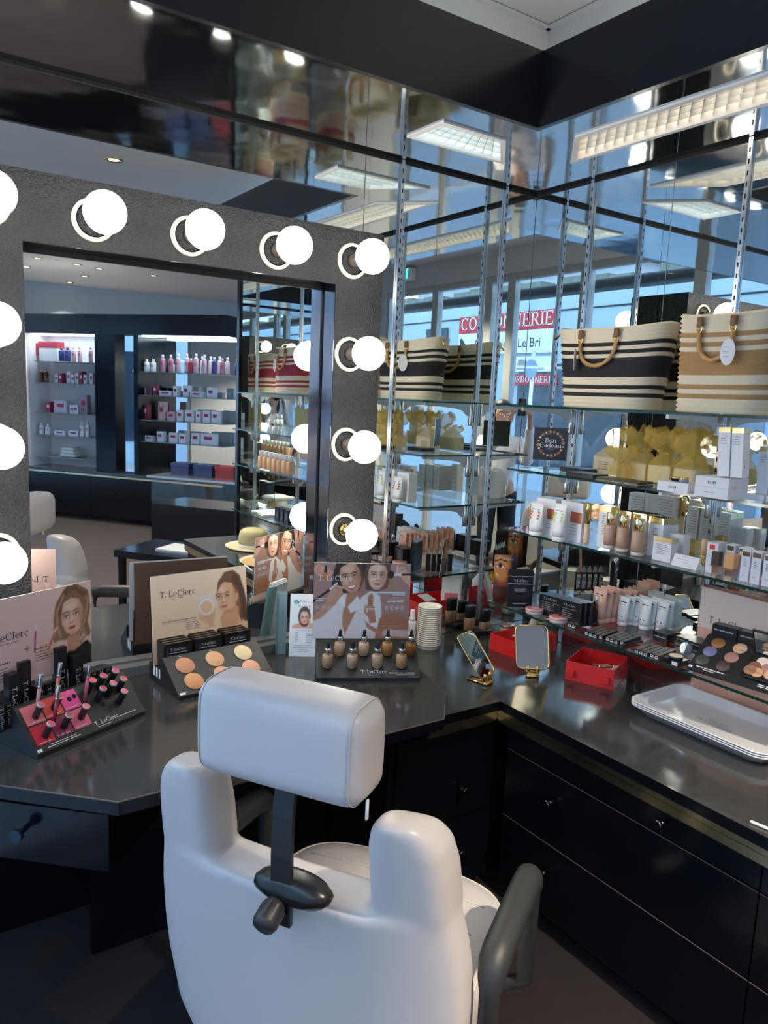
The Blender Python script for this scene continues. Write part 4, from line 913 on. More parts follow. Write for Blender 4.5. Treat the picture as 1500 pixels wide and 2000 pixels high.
# --- 2. compact powder display
MP, PW = stand_frame((350, 1368), (545, 1330))
MP = MP @ Matrix.Rotation(R(5), 4, 'Z')
D2, H2 = .115, .088
disp = T('powder_display', 'sloped black powder tester stand with peach card, in the middle of the table', 'display stand', M=MP)
m = MB(); m.prism([(0, 0), (0, .010), (D2, H2), (D2, .050), (.206, .050), (.206, 0)], PW, Matrix(((0, 0, 1, 0), (1, 0, 0, 0), (0, 1, 0, 0), (0, 0, 0, 1)))); P('stand', m, BLACKM, disp)
SLM = slope_frame(I4, 0, .010, D2, H2); SL = math.hypot(D2, H2-.01)
pc = ['#cf8f6a', '#e0aa7c', '#ecd2a0', '#d99a68', '#e2a47c', '#e6a888']
for i, (x, y) in enumerate(((.055, .098), (.150, .100), (.245, .102), (.060, .040), (.152, .042), (.246, .044))):
    m = MB(); m.cyl((x, y, -.002), (x, y, .0012), .030, n=30, mi=1, M=SLM); m.lathe([(.028, .0013), (.027, .0022), (0, .0026)], c=(x, y, 0), n=30, mi=0, M=SLM, cap=False); P('powder_pan', m, [mat('powder_%d' % i, pc[i], .6), BLACKM], disp)
m = MB(); m.box((.005, .003, .0004), (.022, .010, .0007), 0, SLM)
for x in (.055, .150, .245): rules(m, x-.006, .131, .012, 1, .002, .001, SLM)
P('lettering', m, WINK, disp)
def powder_art():
    c = Cv(170, 146, '#efcfae', '#e0ad84'); sk, sd = '#d8a27c', '#a66a48'
    c.poly([(112, 146*.0+30), (120, 44), (132, 60), (150, 60), (166, 52), (169, 40), (169, 0), (108, 0)], '#dba87e', 3)
    c.poly([(114, 100), (116, 122), (128, 138), (144, 140), (156, 130), (163, 108), (168, 84), (169, 60), (158, 48), (150, 70), (146, 96), (140, 118)], '#5e4434', 2.5)
    c.poly([(118, 60), (122, 40), (152, 40), (154, 74), (138, 84)], '#c98f68', 2)
    c.face(130, 94, 25.5, 6, -.26, sk, sd, '#b8606a', '#54382a', '#39443e')
    c.poly([(113, 104), (116, 122), (128, 136), (140, 136), (146, 124), (140, 122), (132, 124), (122, 118)], '#6a4c3a', 2.5); c.line([(146, 126), (158, 104), (164, 76), (167, 52)], 10, '#52392c', 2.5); c.ell(149, 92, 4, 8, '#cf9570', -10)
    c.ell(95, 72, 15, 20, '#d9a27c', 10, 2); c.ell(94, 84, 15.5, 15.5, '#c8c6cc'); c.ell(94, 84, 13, 13, '#efe6e2'); c.ell(94, 83, 11.2, 11.2, '#e0ac86'); c.line([(82, 98), (104, 102)], 4, '#d2d0d6'); c.hand(101, 60, 9, 8, '#d39c76', sd)
    for i in range(3): c.ell(20+17*i, 30, 7, 7, '#c99a74'); c.ell(20+17*i, 30, 6, 6, '#e6bb94'); c.ell(20+17*i, 30, 2.4, 1.8, '#7a4a38', 30*i)
    return c
cw, chh = .312, .262
CM = Matrix(((1, 0, 0, .0), (0, .10, -.995, .215), (0, .995, .10, .050), (0, 0, 0, 1)))
CM = frame((-.004, .165, .0505), (1, 0, 0), (0, .08, 1))
cp = card(disp, CM, cw, chh, powder_art(), False)
m = MB()
def _t(m, M):
    put(m, serif('T. LeClerc', .0175), .026, .196, M); rules(m, .065, .190, .035, 1, .003, .0014, M); put(m, sans('POUDRE COMPACTE DERMOPHILE', .0048), .030, .120, M); rules(m, .030, .116, .14, 1, .003, .0006, M); rules(m, .105, .110, .055, 4, .0065, .0014, M)
_t(m, CM); P('lettering', m, BROWNINK, cp)
CM2 = frame((-.004, .204, .0505), (1, 0, 0), (0, -.055, 1))
cp2 = P('back_card', MB().box((.012, 0, -.0016), (cw, chh-.004, 0), 0, CM2), mat('brown_card', (.16, .09, .06), .4), disp)
# three carton dispensers with rows of thin cartons
for k, (x, nm) in enumerate(((.052, 'left'), (.148, 'middle'), (.246, 'right'))):
    M = MP @ Matrix.Translation((x, D2+.004, .0505)); w, d, h = .088, .066, .072
    t = T('carton_tray', 'black open carton tray on the powder stand, %s of three' % nm, 'box', M=M, group='black carton trays on the powder stand')
    m = MB(); e = .0015
    m.box((-w/2, 0, 0), (w/2, e, h*.86)); m.box((-w/2, d-e, 0), (w/2, d, h+.034)); m.box((-w/2, e, 0), (-w/2+e, d-e, h)); m.box((w/2-e, e, 0), (w/2, d-e, h)); m.box((-w/2+e, e, 0), (w/2-e, d-e, e)); P('tray', m, CARTON, t)
    m = MB(); Mf = Matrix(((1, 0, 0, 0), (0, 0, -1, d-e), (0, 1, 0, 0), (0, 0, 0, 1))); put(m, serif('T. LeClerc', .0100), 0, h+.0185, Mf, align='c'); rules(m, 0, h+.0105, .05, 1, .003, .0012, Mf, align='c')
    Mf = Matrix(((1, 0, 0, 0), (0, 0, -1, 0), (0, 1, 0, 0), (0, 0, 0, 1))); put(m, serif('T. LeClerc', .0075), 0, h*.70, Mf, align='c'); rules(m, 0, h*.60, .06, 1, .003, .0016, Mf, align='c'); P('lettering', m, WINK, t)
    for q in range(4):
        yy = e+.002+q*.0152
        b = T('powder_carton', 'thin black powder carton, %s from the front in the %s carton tray' % (ORD[q], nm), 'box', M=M @ Matrix.Translation((0, yy, e+.0003)), group='thin powder cartons in the trays')
        mm = MB(); mm.box((-w/2+.003, 0, 0), (w/2-.003, .0135, h-.002+.0012*q)); P('carton', mm, CARTON, b)
        mm = MB(); mm.box((-w/2+.006, .002, h-.0019+.0012*q), (w/2-.006, .0045, h-.0016+.0012*q)); P('print_line', mm, mat('bronze_print', (.20, .15, .10), .4), b)
m = MB()
for q in range(3): m.box((-.0006, D2+.012+q*.018, .020), (-.0001, D2+.022+q*.018, .048))
P('barcode_labels', m, WINK, disp)

# --- 3. leaflet stand
LM = frame((-1.152, -.182, ZT_), (.86, -.50, 0), (.50, .86, 0))
t = T('leaflet_stack', 'stack of white salon price leaflets leaning between the powder and foundation stands', 'leaflets', M=LM)
lw, lh = .094, .205
FM = frame((0, 0, 0), (1, 0, 0), (0, .16, 1))
def leaf_art():
    c = Cv(64, 138, '#f2f3f0', '#e6ecea'); c.ell(50, 70, 18, 40, '#d2e4e2', 0, 14, .6); c.ell(14, 104, 12, 20, '#dfeceb', 0, 10, .6)
    c.poly([(6, 62), (58, 62), (58, 70), (50, 72), (42, 76), (26, 76), (16, 72), (6, 68)], '#cf9a80', 1.2); c.ell(32, 88, 13.5, 22, '#3a3634', 0, 1.5); c.ell(32, 86, 10, 15, '#d8a58c')
    c.face(32, 84, 13, 0, 0, '#dba98f', '#9a6650', '#b05058', '#3a2a24', '#33403c'); c.poly([(20, 92), (22, 104), (32, 110), (42, 104), (44, 92), (38, 99), (26, 99)], '#3f4443', 1.5)
    c.line([(42, 64), (44, 82)], 4, '#d8a288'); c.ell(12, 121, 5, 3.5, '#4aa6b4', 30); c.ell(16, 119, 4, 3, '#2c7fa0', -20); c.ell(13, 117, 4, 2.6, '#7cc4c4', 60)
    return c
lp = P('leaflet', MB().box((0, 0, -.004), (lw, lh, -.0002), 0, FM), WHITE, t)
m = MB(); printgrid(m, leaf_art(), lw, lh, FM, .0); P('picture', m, INK, lp)
m = MB(); put(m, sans('Aris', .010), .030, .178, FM); rules(m, .058, .179, .028, 2, .004, .0008, FM); put(m, sans('Nos Tarifs', .0068), .047, .163, FM, align='c'); rules(m, .047, .086, .05, 1, .003, .0012, FM, align='c')
rules(m, .018, .078, .012, 6, .0056, .0016, FM); rules(m, .054, .074, .028, 6, .0056, .0018, FM); rules(m, .047, .036, .066, 1, .003, .0014, FM, align='c'); rules(m, .047, .029, .076, 1, .003, .0014, FM, align='c'); rules(m, .047, .023, .03, 1, .003, .0014, FM, align='c'); rules(m, .047, .017, .04, 1, .003, .0012, FM, align='c'); P('lettering', m, GREYINK, lp)
for k in range(3):
    m = MB(); m.box((.002, .002, -.0075-.004*k), (lw+.001*k, lh-.004*k, -.0046-.004*k), 0, FM); P('leaflet', m, WHITE, t)
m = MB(); m.box((-.032, .0, -.034), (-.004, lh-.002, -.028), 0, FM @ Matrix.Rotation(R(16), 4, 'Y')); m.box((-.036, .0, -.044), (-.002, lh+.004, -.038), 0, FM @ Matrix.Rotation(R(16), 4, 'Y')); P('teal_leaflet', m, mat('teal_print', (.20, .30, .30), .4), t, 'teal backs of the leaflets behind')

# --- 4. foundation display
MF, FW = stand_frame((617, 1330), (820, 1330))
D3, H3 = .118, .092
disp = T('foundation_display', 'sloped black foundation tester stand with the two-women card, at the right of the table', 'display stand', M=MF)
m = MB(); m.prism([(0, 0), (0, .010), (D3, H3), (D3+.03, H3), (D3+.03, 0)], FW, Matrix(((0, 0, 1, 0), (1, 0, 0, 0), (0, 1, 0, 0), (0, 0, 0, 1)))); P('stand', m, BLACKM, disp)
SLM = slope_frame(I4, 0, .010, D3, H3)
m = MB(); put(m, serif('T. LeClerc', .0125), .176, .016, SLM, align='c'); rules(m, .176, .009, .036, 1, .003, .0014, SLM, align='c'); rules(m, .302, .016, .08, 1, .003, .0022, SLM, align='r'); rules(m, .302, .010, .055, 1, .003, .0016, SLM, align='r'); P('lettering', m, WINK, disp)
cw, chh = .305, .243
CM = frame((-.012, D3+.006, H3+.0005), (1, 0, 0), (0, .03, 1))
def found_art():
    c = Cv(186, 148, '#9a7872', '#8a6a62')
    c.poly([(0, 0), (0, 42), (20, 58), (44, 74), (62, 92), (72, 70), (80, 50), (92, 82), (112, 96), (128, 84), (132, 50), (122, 0)], '#d9cfc9', 2)       # blouse
    c.poly([(58, 66), (64, 88), (88, 90), (84, 58), (62, 8), (56, 30)], '#a87258', 2.5); c.poly([(46, 74), (64, 92), (60, 60)], '#e6deda', 1.5); c.poly([(84, 84), (98, 62), (72, 50), (66, 62)], '#e2dad5', 1.5)
    c.poly([(34, 96), (36, 124), (42, 147), (100, 147), (97, 130), (94, 110), (88, 96), (60, 88), (50, 94)], '#2a2224', 2)
    c.poly([(100, 96), (96, 120), (100, 147), (146, 147), (146, 118), (140, 100), (120, 92)], '#4a3830', 2); c.line([(146, 118), (150, 104), (146, 92)], 6, '#8f7a4e', 2)
    c.face(70, 118, 29, 12, -.04, '#c8926f', '#84543e', '#94404a', '#2c1e1a', '#2c2420', smile=True); c.poly([(36, 112), (40, 136), (52, 147), (66, 147), (50, 138), (44, 120)], '#2a2224', 1.5)
    c.face(121, 122, 26, -3, .05, '#d8ab90', '#9a6850', '#a8605c', '#5a4436', '#3a4240', age=True); c.poly([(96, 120), (100, 147), (144, 147), (146, 124), (142, 142), (120, 146), (102, 140)], '#57443a', 1.5)
    c.hand(16, 134, 13, 60, '#c98f78', '#8a5444'); c.poly([(16, 112), (28, 112), (28, 124), (24, 128), (20, 128), (16, 124)], '#a8683e', 1.2); c.poly([(19, 128), (25, 128), (24, 142), (20, 142)], '#1c1a1c', 1.2)
    c.poly([(0, 44), (18, 60), (30, 84), (46, 96), (54, 86), (42, 66), (16, 40), (0, 34)], '#b98068', 2); c.hand(40, 92, 13, -30, '#c08a72', '#84523f', flip=-1); c.line([(0, 72), (32, 96)], 4, '#141214'); c.line([(32, 96), (44, 108)], 3.4, '#d9d6d8')
    c.hand(168, 128, 12, 70, '#cf9880', '#8a5444', flip=-1); c.line([(150, 126), (184, 127)], 4, '#161416'); c.line([(152, 126), (166, 126.5)], 4.6, '#d8d4d6'); c.ell(147, 126, 6, 8, '#1e1a1c'); c.poly([(168, 118), (186, 102), (186, 118), (176, 126)], '#cf9880', 1.5)
    c.poly([(120, 0), (128, 40), (150, 52), (172, 46), (186, 34), (186, 0)], '#9a6248', 3); c.poly([(100, 36), (112, 26), (160, 0), (140, 0), (104, 22)], '#a8705a', 2); c.hand(112, 52, 13, 10, '#a8705a', '#6a3e30'); c.poly([(104, 62), (114, 62), (115, 84), (110, 90), (105, 84)], '#a5714e', 1.2)
    for i in range(3): c.line([(105, 68+6*i), (114, 68+6*i)], 1, '#6e4630')
    c.line([(117, 91), (175, 91)], 3, '#b5cfd2'); c.line([(152, 87), (175, 87)], 2.2, '#b5cfd2')
    for x in (8, 20, 31, 141, 151, 161, 171): c.ell(x, 61, 4.4, 4.4, '#cdb8b0'); c.ell(x, 61, 3.6, 3.6, '#95706a'); c.ell(x, 61, 1.8, 1.2, '#e8dcd8', 20*x)
    c.line([(142, 12), (186, 10)], 14, '#cfc4c2', 3, .7)
    return c
cp = card(disp, CM, cw, chh, found_art())
m = MB()
def _t(m, M):
    put(m, serif('T. LeClerc', .0165), .014, .186, M); rules(m, .008, .128, .034, 2, .006, .0026, M); rules(m, .06, .103, .05, 3, .005, .0014, M); rules(m, .286, .126, .062, 2, .006, .0026, M, align='r'); rules(m, .286, .110, .13, 1, .005, .0007, M, align='r'); rules(m, .216, .103, .055, 3, .005, .0014, M, align='r'); rules(m, .28, .042, .11, 1, .005, .0006, M, align='r')
both(m, _t, CM, cw); P('lettering', m, WINK, cp)
def dropper(M, col, label):
    t = T('dropper_bottle', label, 'bottle', M=M, group='foundation dropper bottles on the stand')
    m = MB(); m.lathe([(.0115, 0), (.0155, .004), (.0168, .020), (.0168, .030), (.0160, .040), (.0120, .0435), (.0105, .045)], n=22); P('glass', m, mat('bottle_'+col, col, .18), t)
    m = MB(); m.lathe([(.0108, .044), (.0108, .062), (.0098, .0635), (.0070, .0640)], n=22); P('collar', m, SILVER, t)
    m = MB(); m.lathe([(.0066, .0640), (.0066, .067), (.0052, .069), (.0050, .080), (.0035, .0850), (0, .0860)], n=16); P('bulb', m, BLACKP, t)
    m = MB()
    for z, h in ((.010, .0016), (.0165, .0016), (.023, .0012), (.0335, .0042)):
        m.lathe([(.01705, z), (.01705, z+h)], n=22, cap=False) if h < .002 else m.add([(.0172*math.sin(a), -.0172*math.cos(a), zz) for a in (-.5, .5) for zz in (z-.002, z+.002)], [(0, 2, 3, 1)])
    P('label_lines', m, mat('brown_print', (.16, .075, .035), .4), t); return t
fc = ['#d6ab88', '#dcb898', '#c08850', '#9c6230', '#c9a07c', '#cfae8c', '#d4ae86', '#c89868']
ups = [(.074, .092), (.150, .092), (.225, .092), (.300, .092)]; los = [(.035, .046), (.112, .046), (.190, .046), (.266, .046)]
STD = Matrix.Rotation(-math.atan2(H3-.01, D3), 4, 'X')
for i, (x, y) in enumerate(ups+los):
    x = x*.305/.31; v = SLM @ Vector((x, y, 0)); 
    dropper(MF @ Matrix.Translation(v) @ Matrix.Rotation(R(8), 4, 'X') @ Matrix.Translation((0, 0, -.006)), fc[i], 'foundation dropper bottle, %s from the left in the %s row of the stand' % (ORD[i % 4], 'back' if i < 4 else 'front'))
# ================================================================== THINGS ON THE WORKTOP
ZW = ZC+.0006
m0 = None
cx, cy_ = onz(842, 1270, ZC)[:2]; cx += .012; cy_ += .035
NC = 20; pit = .0077
for k in range(NC):
    z = ZW+k*pit; lab = 'topmost white paper cup of the nested stack on the worktop' if k == NC-1 else 'white paper cup, %s from the top of the nested stack on the worktop' % ORD[NC-1-k]
    if k == 0:
        c0 = T('paper_cup', lab, 'cup', (cx, cy_, z), group='nested white paper cups')
        m = MB(); m.lathe([(.041, 0), (.0415, .001), (.0432, .014), (.0452, .0148), (.0466, .0168), (.0452, .0186), (.0436, .0180), (.0412, .0078), (.034, .0075), (0, .0075)], n=40); P('cup', m, PAPER, c0)
    else: dup(c0, lab, (cx, cy_, z))
px_, py_ = onz(806, 1258, ZC)[:2]
t = T('spray_bottle', 'small white spray bottle between the cup stack and the two-women card', 'bottle', (px_, py_+.01, ZW))
m = MB(); m.lathe([(.017, 0), (.0185, .003), (.0185, .080), (.0165, .088), (.012, .092)], n=24); P('bottle', m, WHITE, t)
m = MB(); m.lathe([(.0125, .090), (.0125, .104), (.0095, .106), (.0090, .132), (.0075, .135), (0, .1355)], n=20); P('cap', m, WHITE, t)
m = MB()
for k in range(5): m.add([(.0187*math.sin(a), -.0187*math.cos(a), .030+k*.008+b) for a in (-.6, -.2, .2, .6) for b in (0, .002)], [(0, 2, 3, 1), (2, 4, 5, 3), (4, 6, 7, 5)])
P('label_lines', m, mat('pink_print', (.5, .25, .28), .5), t)
# two gold clip mirrors
def clip_mirror(label, M, w, h, lean, glass=.0):
    t = T('clip_mirror', label, 'mirror', M=M)
    Q = Matrix.Translation((0, 0, .030)) @ Matrix.Rotation(-lean, 4, 'X'); r = .018
    pts = []
    for cx, cz, a0 in ((w/2-r, r, -90), (w/2-r, h-r, 0), (-w/2+r, h-r, 90), (-w/2+r, r, 180)):
        pts += [(cx+r*math.cos(R(a0+15*k)), cz+r*math.sin(R(a0+15*k))) for k in range(7)]
    Qm = Q @ Matrix(((1, 0, 0, 0), (0, 0, -1, 0), (0, 1, 0, 0), (0, 0, 0, 1)))
    m = MB(); m.tube([Qm @ Vector((x, y, 0)) for x, y in pts], .0030, 8, closed=True); P('rim', m, GOLD, t)
    m = MB(); m.prism(pts, .003, Qm @ Matrix.Translation((0, 0, -.0035))); P('backing', m, GOLD, t)
    m = MB(); m.quad([(x*.99, y, .0004) for x, y in pts], 0, Qm); P('glass', m, MIRROR, t)
    m = MB(); m.rbox((-.023, -.012, .0), (.023, .010, .010), .003, 1); m.rbox((-.021, -.004, .016), (-.011, .006, .038), .002, 1); m.rbox((.011, -.004, .016), (.021, .006, .038), .002, 1); m.box((-.021, -.003, .010), (.021, .004, .017)); m.cyl((-.024, .002, .020), (.024, .002, .020), .0035, n=10)
    m.rbox((-.018, .004, .001), (.018, .075, .006), .002, 1); P('clip', m, GOLD, t); return t
p = onz(952, 1336, ZC)
clip_mirror('gold rimmed clip mirror tipped far back, left of the two on the worktop', frame((p[0], p[1], ZW), (.95, .30, 0), (-.30, .95, 0)), .100, .160, R(40))
p = onz(1040, 1322, ZC)
clip_mirror('gold rimmed clip mirror standing nearly upright, right of the two on the worktop', frame((p[0], p[1], ZW), (.84, -.54, 0), (.54, .84, 0)), .115, .150, R(27))
# red cartons
def red_box(label, corners, h, tabs=(), lid=0.):
    """corners: three floor pixels, left, front and right corner of the box"""
    a, b, c = [Vector(onz(*q, ZC)) for q in corners]; ex = (b-a); w = ex.length; ey = Vector((-ex.y, ex.x, 0)).normalized(); d = max(.05, abs((c-b).dot(ey)))
    M = frame((a.x, a.y, ZW), ex, ey); t = T('red_box', label, 'box', M=M); e = .0025
    m = MB(); m.box((0, 0, 0), (w, e, h)); m.box((0, d-e, 0), (w, d, h)); m.box((0, e, 0), (e, d-e, h)); m.box((w-e, e, 0), (w, d-e, h)); m.box((e, e, 0), (w-e, d-e, e)); P('tray', m, RED, t)
    for x in tabs: m = MB(); m.box((x*w-.014, -.012, h*.30), (x*w+.014, -.0003, h*.62)); P('tab', m, RED, t)
    return t, M, w, d
t, M, w, d = red_box('open red carton with brushes in it, in front under the glass shelf', ((1103, 1327), (1197, 1349), (1236, 1321)), .068, (.11, .83))
for k, (x, y, a, z) in enumerate(((.35, .5, 25, .030), (.55, .4, 8, .036), (.62, .6, -14, .042))):
    Mb = M @ Matrix.Translation((w*x, d*y, z)) @ Matrix.Rotation(R(a), 4, 'Z') @ Matrix.Rotation(R(80), 4, 'Y')
    b = T('make_up_brush', 'make-up brush lying in the open red carton, %s' % ('left', 'middle', 'right')[k], 'brush', M=Mb)
    mm = MB(); mm.cyl((0, 0, -.05), (0, 0, .03), .0028, .0035, n=10); P('handle', mm, mat('brush_handle', (.45, .28, .16), .4), b)
    mm = MB(); mm.cyl((0, 0, .03), (0, 0, .042), .0042, n=12); P('ferrule', mm, PALEGOLD, b)
    mm = MB(); mm.lathe([(.0042, .042), (.0075, .055), (.005, .066), (0, .069)], n=12); P('bristles', mm, mat('bristles', (.55, .42, .32), .8), b)
t, M, w, d = red_box('open red carton with white leaflets, behind the two clip mirrors', ((956, 1268), (1012, 1290), (1062, 1262)), .064)
Mb = M @ Matrix.Translation((w*.3, d*.35, .05)) @ Matrix.Rotation(R(-8), 4, 'Y')
mm = MB(); mm.box((0, 0, 0), (.075, .05, .006)); S('card_stack', mm, WHITE, 'white cards lying in the red carton behind the clip mirrors', 'cards', M=Mb)
mm = MB(); Mq = frame((-.23, -.31, ZW+.05), (1, .2, 0), (-.1, .6, .8)) 
t = T('white_pouch', 'white wrapped pouch with a red label leaning behind the red cartons', 'pouch', M=frame((-.13, -.235, ZW), (-.75, -.66, 0), (.2, -.25, .95)))
mm = MB(); mm.rbox((-.045, 0, -.012), (.045, .17, .012), .010, 3); P('pouch', mm, mat('white_film', (.72, .72, .68), .25), t)
mm = MB(); mm.box((-.030, .025, .0121), (.030, .085, .0126)); P('label', mm, mat('rose_label', (.62, .09, .14), .4), t)
mm = MB(); mm.rbox((-.03, .02, -.0125), (.03, .08, -.0121), .0001, 1); P('label', mm, mat('rose_label', (.62, .09, .14), .4), t)
# black tray with four capped foundation bottles
p = onz(915, 1240, ZC)
mm = MB(); mm.rbox((-.05, -.036, 0), (.05, .036, .022), .004, 1); S('black_case', mm, BLACKP, 'flat black case on the worktop at the left mirror', 'box', (p[0]+.045, -.06, ZW), R(-8))
for k, (x, y, z, nm) in enumerate(((902, 1226, .022, 'first from the left'), (917, 1228, .022, 'second from the left'), (938, 1236, 0, 'third from the left'), (954, 1238, 0, 'fourth from the left'))):
    q = onz(x, y, ZC+z); yy = min(q[1], -.045); 
    b = T('capped_bottle', 'small bronze bottle with a tall black cap by the left mirror, %s' % nm, 'bottle', (q[0], -.06-.012*(k > 1), ZW+z+.0004), group='black capped bottles by the left mirror')
    mm = MB(); mm.lathe([(.0155, 0), (.0168, .002), (.0168, .048), (.014, .053)], n=20); P('bottle', mm, mat('bronze_fluid', (.30, .17, .10), .15), b)
    mm = MB(); mm.lathe([(.0148, .052), (.0148, .100), (.0138, .102), (0, .1023)], n=20); P('cap', mm, BLACKP, b)
p = onz(990, 1236, ZC)
t = T('powder_jar', 'round powder jar with a copper lid behind the red carton', 'jar', (p[0], min(p[1], -.05), ZW))
mm = MB(); mm.lathe([(.028, 0), (.031, .003), (.031, .028)], n=30); P('jar', mm, mat('clear_jar', (.45, .38, .33), .1), t)
mm = MB(); mm.lathe([(.0325, .028), (.0325, .036), (.029, .0385), (0, .039)], n=30); P('lid', mm, mat('copper_lid', (.50, .30, .20), .25, metal=.7), t)
# stack of white trays
TM = frame((-.335, -.885, ZW), (-.0, -1, 0), (1, -.02, 0))
def tray_ring(w, d, r, z, n=8):
    out = []
    for cx, cyy, a0 in ((w-r, r, -90), (w-r, d-r, 0), (r, d-r, 90), (r, r, 180)):
        out += [(cx+r*math.cos(R(a0+90*k/n)), cyy+r*math.sin(R(a0+90*k/n)), z) for k in range(n+1)]
    return out
def off(ring, cx, cyy, s): return [(cx+(x-cx)*s[0], cyy+(y-cyy)*s[1], z) for x, y, z in ring]
tw, td = .46, .285
for k in range(3):
    lab = 'white melamine serving tray, topmost of the stack on the right worktop' if k == 2 else 'white melamine serving tray, %s one of the stack on the right worktop' % ('bottom' if k == 0 else 'middle')
    t = T('serving_tray', lab, 'tray', M=TM @ Matrix.Translation((0, 0, .0062*k)), group='stacked white trays')
    s = lambda d_: ((tw-2*d_)/tw, (td-2*d_)/td)
    o = tray_ring(tw, td, .05, 0)
    def Rg(ins, z): return [(x, y, z) for x, y, _ in off(o, tw/2, td/2, s(ins))]
    m = MB(); m.loft([Rg(.034, 0), Rg(.030, .001), Rg(.008, .026), Rg(.001, .0285), Rg(0, .030), Rg(.001, .0315), Rg(.005, .0315), Rg(.009, .030), Rg(.011, .028), Rg(.030, .0060), Rg(.034, .0040), Rg(.040, .0032), Rg(.08, .003)], smooth=True); P('tray', m, mat('white_melamine', (.80, .79, .80), .1), t)
    if k == 2:
        m = MB(); Mt = Matrix.Translation((.19, .125, .0032)) @ Matrix.Rotation(R(-2), 4, 'Z')
        put(m, sans('THE OPS', .0125), .035, .019, Mt, align='c'); put(m, sans('DE VALDEMAR', .0125), .035, 0, Mt, align='c'); P('lettering', m, GREYINK, t)
# pink card behind the trays and the lowest shelf
KM = frame((-.0165, -.908, ZW), (0, -1, 0), (-.012, 0, 1))
t = T('pink_card', 'tall pink card standing on the worktop behind the white trays', 'card', M=KM)
m = MB(); m.box((0, 0, -.0015), (.52, .375, 0)); P('card', m, mat('pink_print_card', (.84, .45, .35), .4), t)
m = MB(); m.box((0, .24, .0002), (.52, .374, .0006)); P('pale_upper_print', m, mat('pale_pink_print', (.86, .68, .60), .4), t)
m = MB(); put(m, serif('T. LeClerc', .022), .034, .262, I4, dz=.001); P('lettering', m, BROWNINK, t)
# straw hats and a cream stick further along the worktop
def hat(label, x, y, col, col2, rz):
    t = T('straw_hat', label, 'hat', (x, y, ZW), R(rz))
    m = MB(); rg = []
    for r, z in ((.180, .010), (.178, .004), (.165, .0012), (.13, .0035), (.098, .006)): rg.append([(r*1.06*math.cos(2*math.pi*k/40), r*.92*math.sin(2*math.pi*k/40), z) for k in range(40)])
    m.loft(rg, cap=False, mis=[1, 1, 0, 0])
    P('brim', m, [col, col2], t)
    m = MB(); rg = []
    for s, z in ((1, .006), (.985, .04), (.95, .075), (.86, .100), (.66, .113), (.3, .114)): rg.append([(.098*1.06*s*math.cos(2*math.pi*k/40), .098*.92*s*math.sin(2*math.pi*k/40), z) for k in range(40)])
    m.loft(rg); P('crown', m, col, t)
    m = MB(); m.loft([[(.1005*1.06*s*math.cos(2*math.pi*k/40), .1005*.92*s*math.sin(2*math.pi*k/40), z) for k in range(40)] for s, z in ((1, .008), (.99, .026))], cap=False); P('ribbon', m, mat('cream_ribbon', (.80, .76, .66), .5), t)
hat('tan straw hat with a cream rim, nearer one on the right worktop', -.42, -1.625, mat('straw', (.45, .28, .10), .7, bump=(120, .6, .003)), mat('cream_rim', (.78, .72, .58), .6), 80)
hat('olive straw hat with a cream rim, farther one on the right worktop', -.33, -2.05, mat('olive_straw', (.42, .36, .18), .7, bump=(120, .6, .003)), mat('cream_rim', (.7, .7, .6)), 85)
a, b = onz(1463, 1608, ZC), onz(1520, 1632, ZC)
m = MB(); m.rbox((0, 0, 0), (.16, .009, .006), .002, 1); S('cream_stick', m, mat('cream_stick', (.85, .80, .66), .5), 'flat cream stick on the worktop edge at the right photo edge', 'stick', M=frame((a[0], a[1], ZW), (b[0]-a[0], b[1]-a[1], 0), (0, 0, 1)) @ Matrix.Rotation(R(-90), 4, 'X'))
# ================================================================== THINGS ON THE GLASS SHELVES
RZ = R(-90)
def Mshelf(x, y, z, rz=0.): return Matrix.Translation((x, y, z+.0005)) @ Matrix.Rotation(RZ+R(rz), 4, 'Z')
def bpx(xl, yb, xr, yt, z):      # a box front on a shelf from pixels: (matrix at the front's middle, width, height)
    p = onz(xl, yb, z); y1 = ycol(p[0], z, xr); h = ytop(p[0], p[1], z, yt); return Mshelf(p[0], (p[1]+y1)/2, z), p[1]-y1, h
def cpx(xc, yb, wpx, yt, z):     # a round thing: (centre, radius, height)
    p = onz(xc, yb, z); r = wpx/2/F_PX*((p-CAM)@CF); v = Vector((p[0]-CAM[0], p[1]-CAM[1])).normalized()
    c = (p[0]+v.x*r, p[1]+v.y*r); return c, r, ytop(p[0], p[1], z, yt)
def FM_(y=0., z=0.): return Matrix(((1, 0, 0, 0), (0, 0, -1, y), (0, 1, 0, z), (0, 0, 0, 1)))
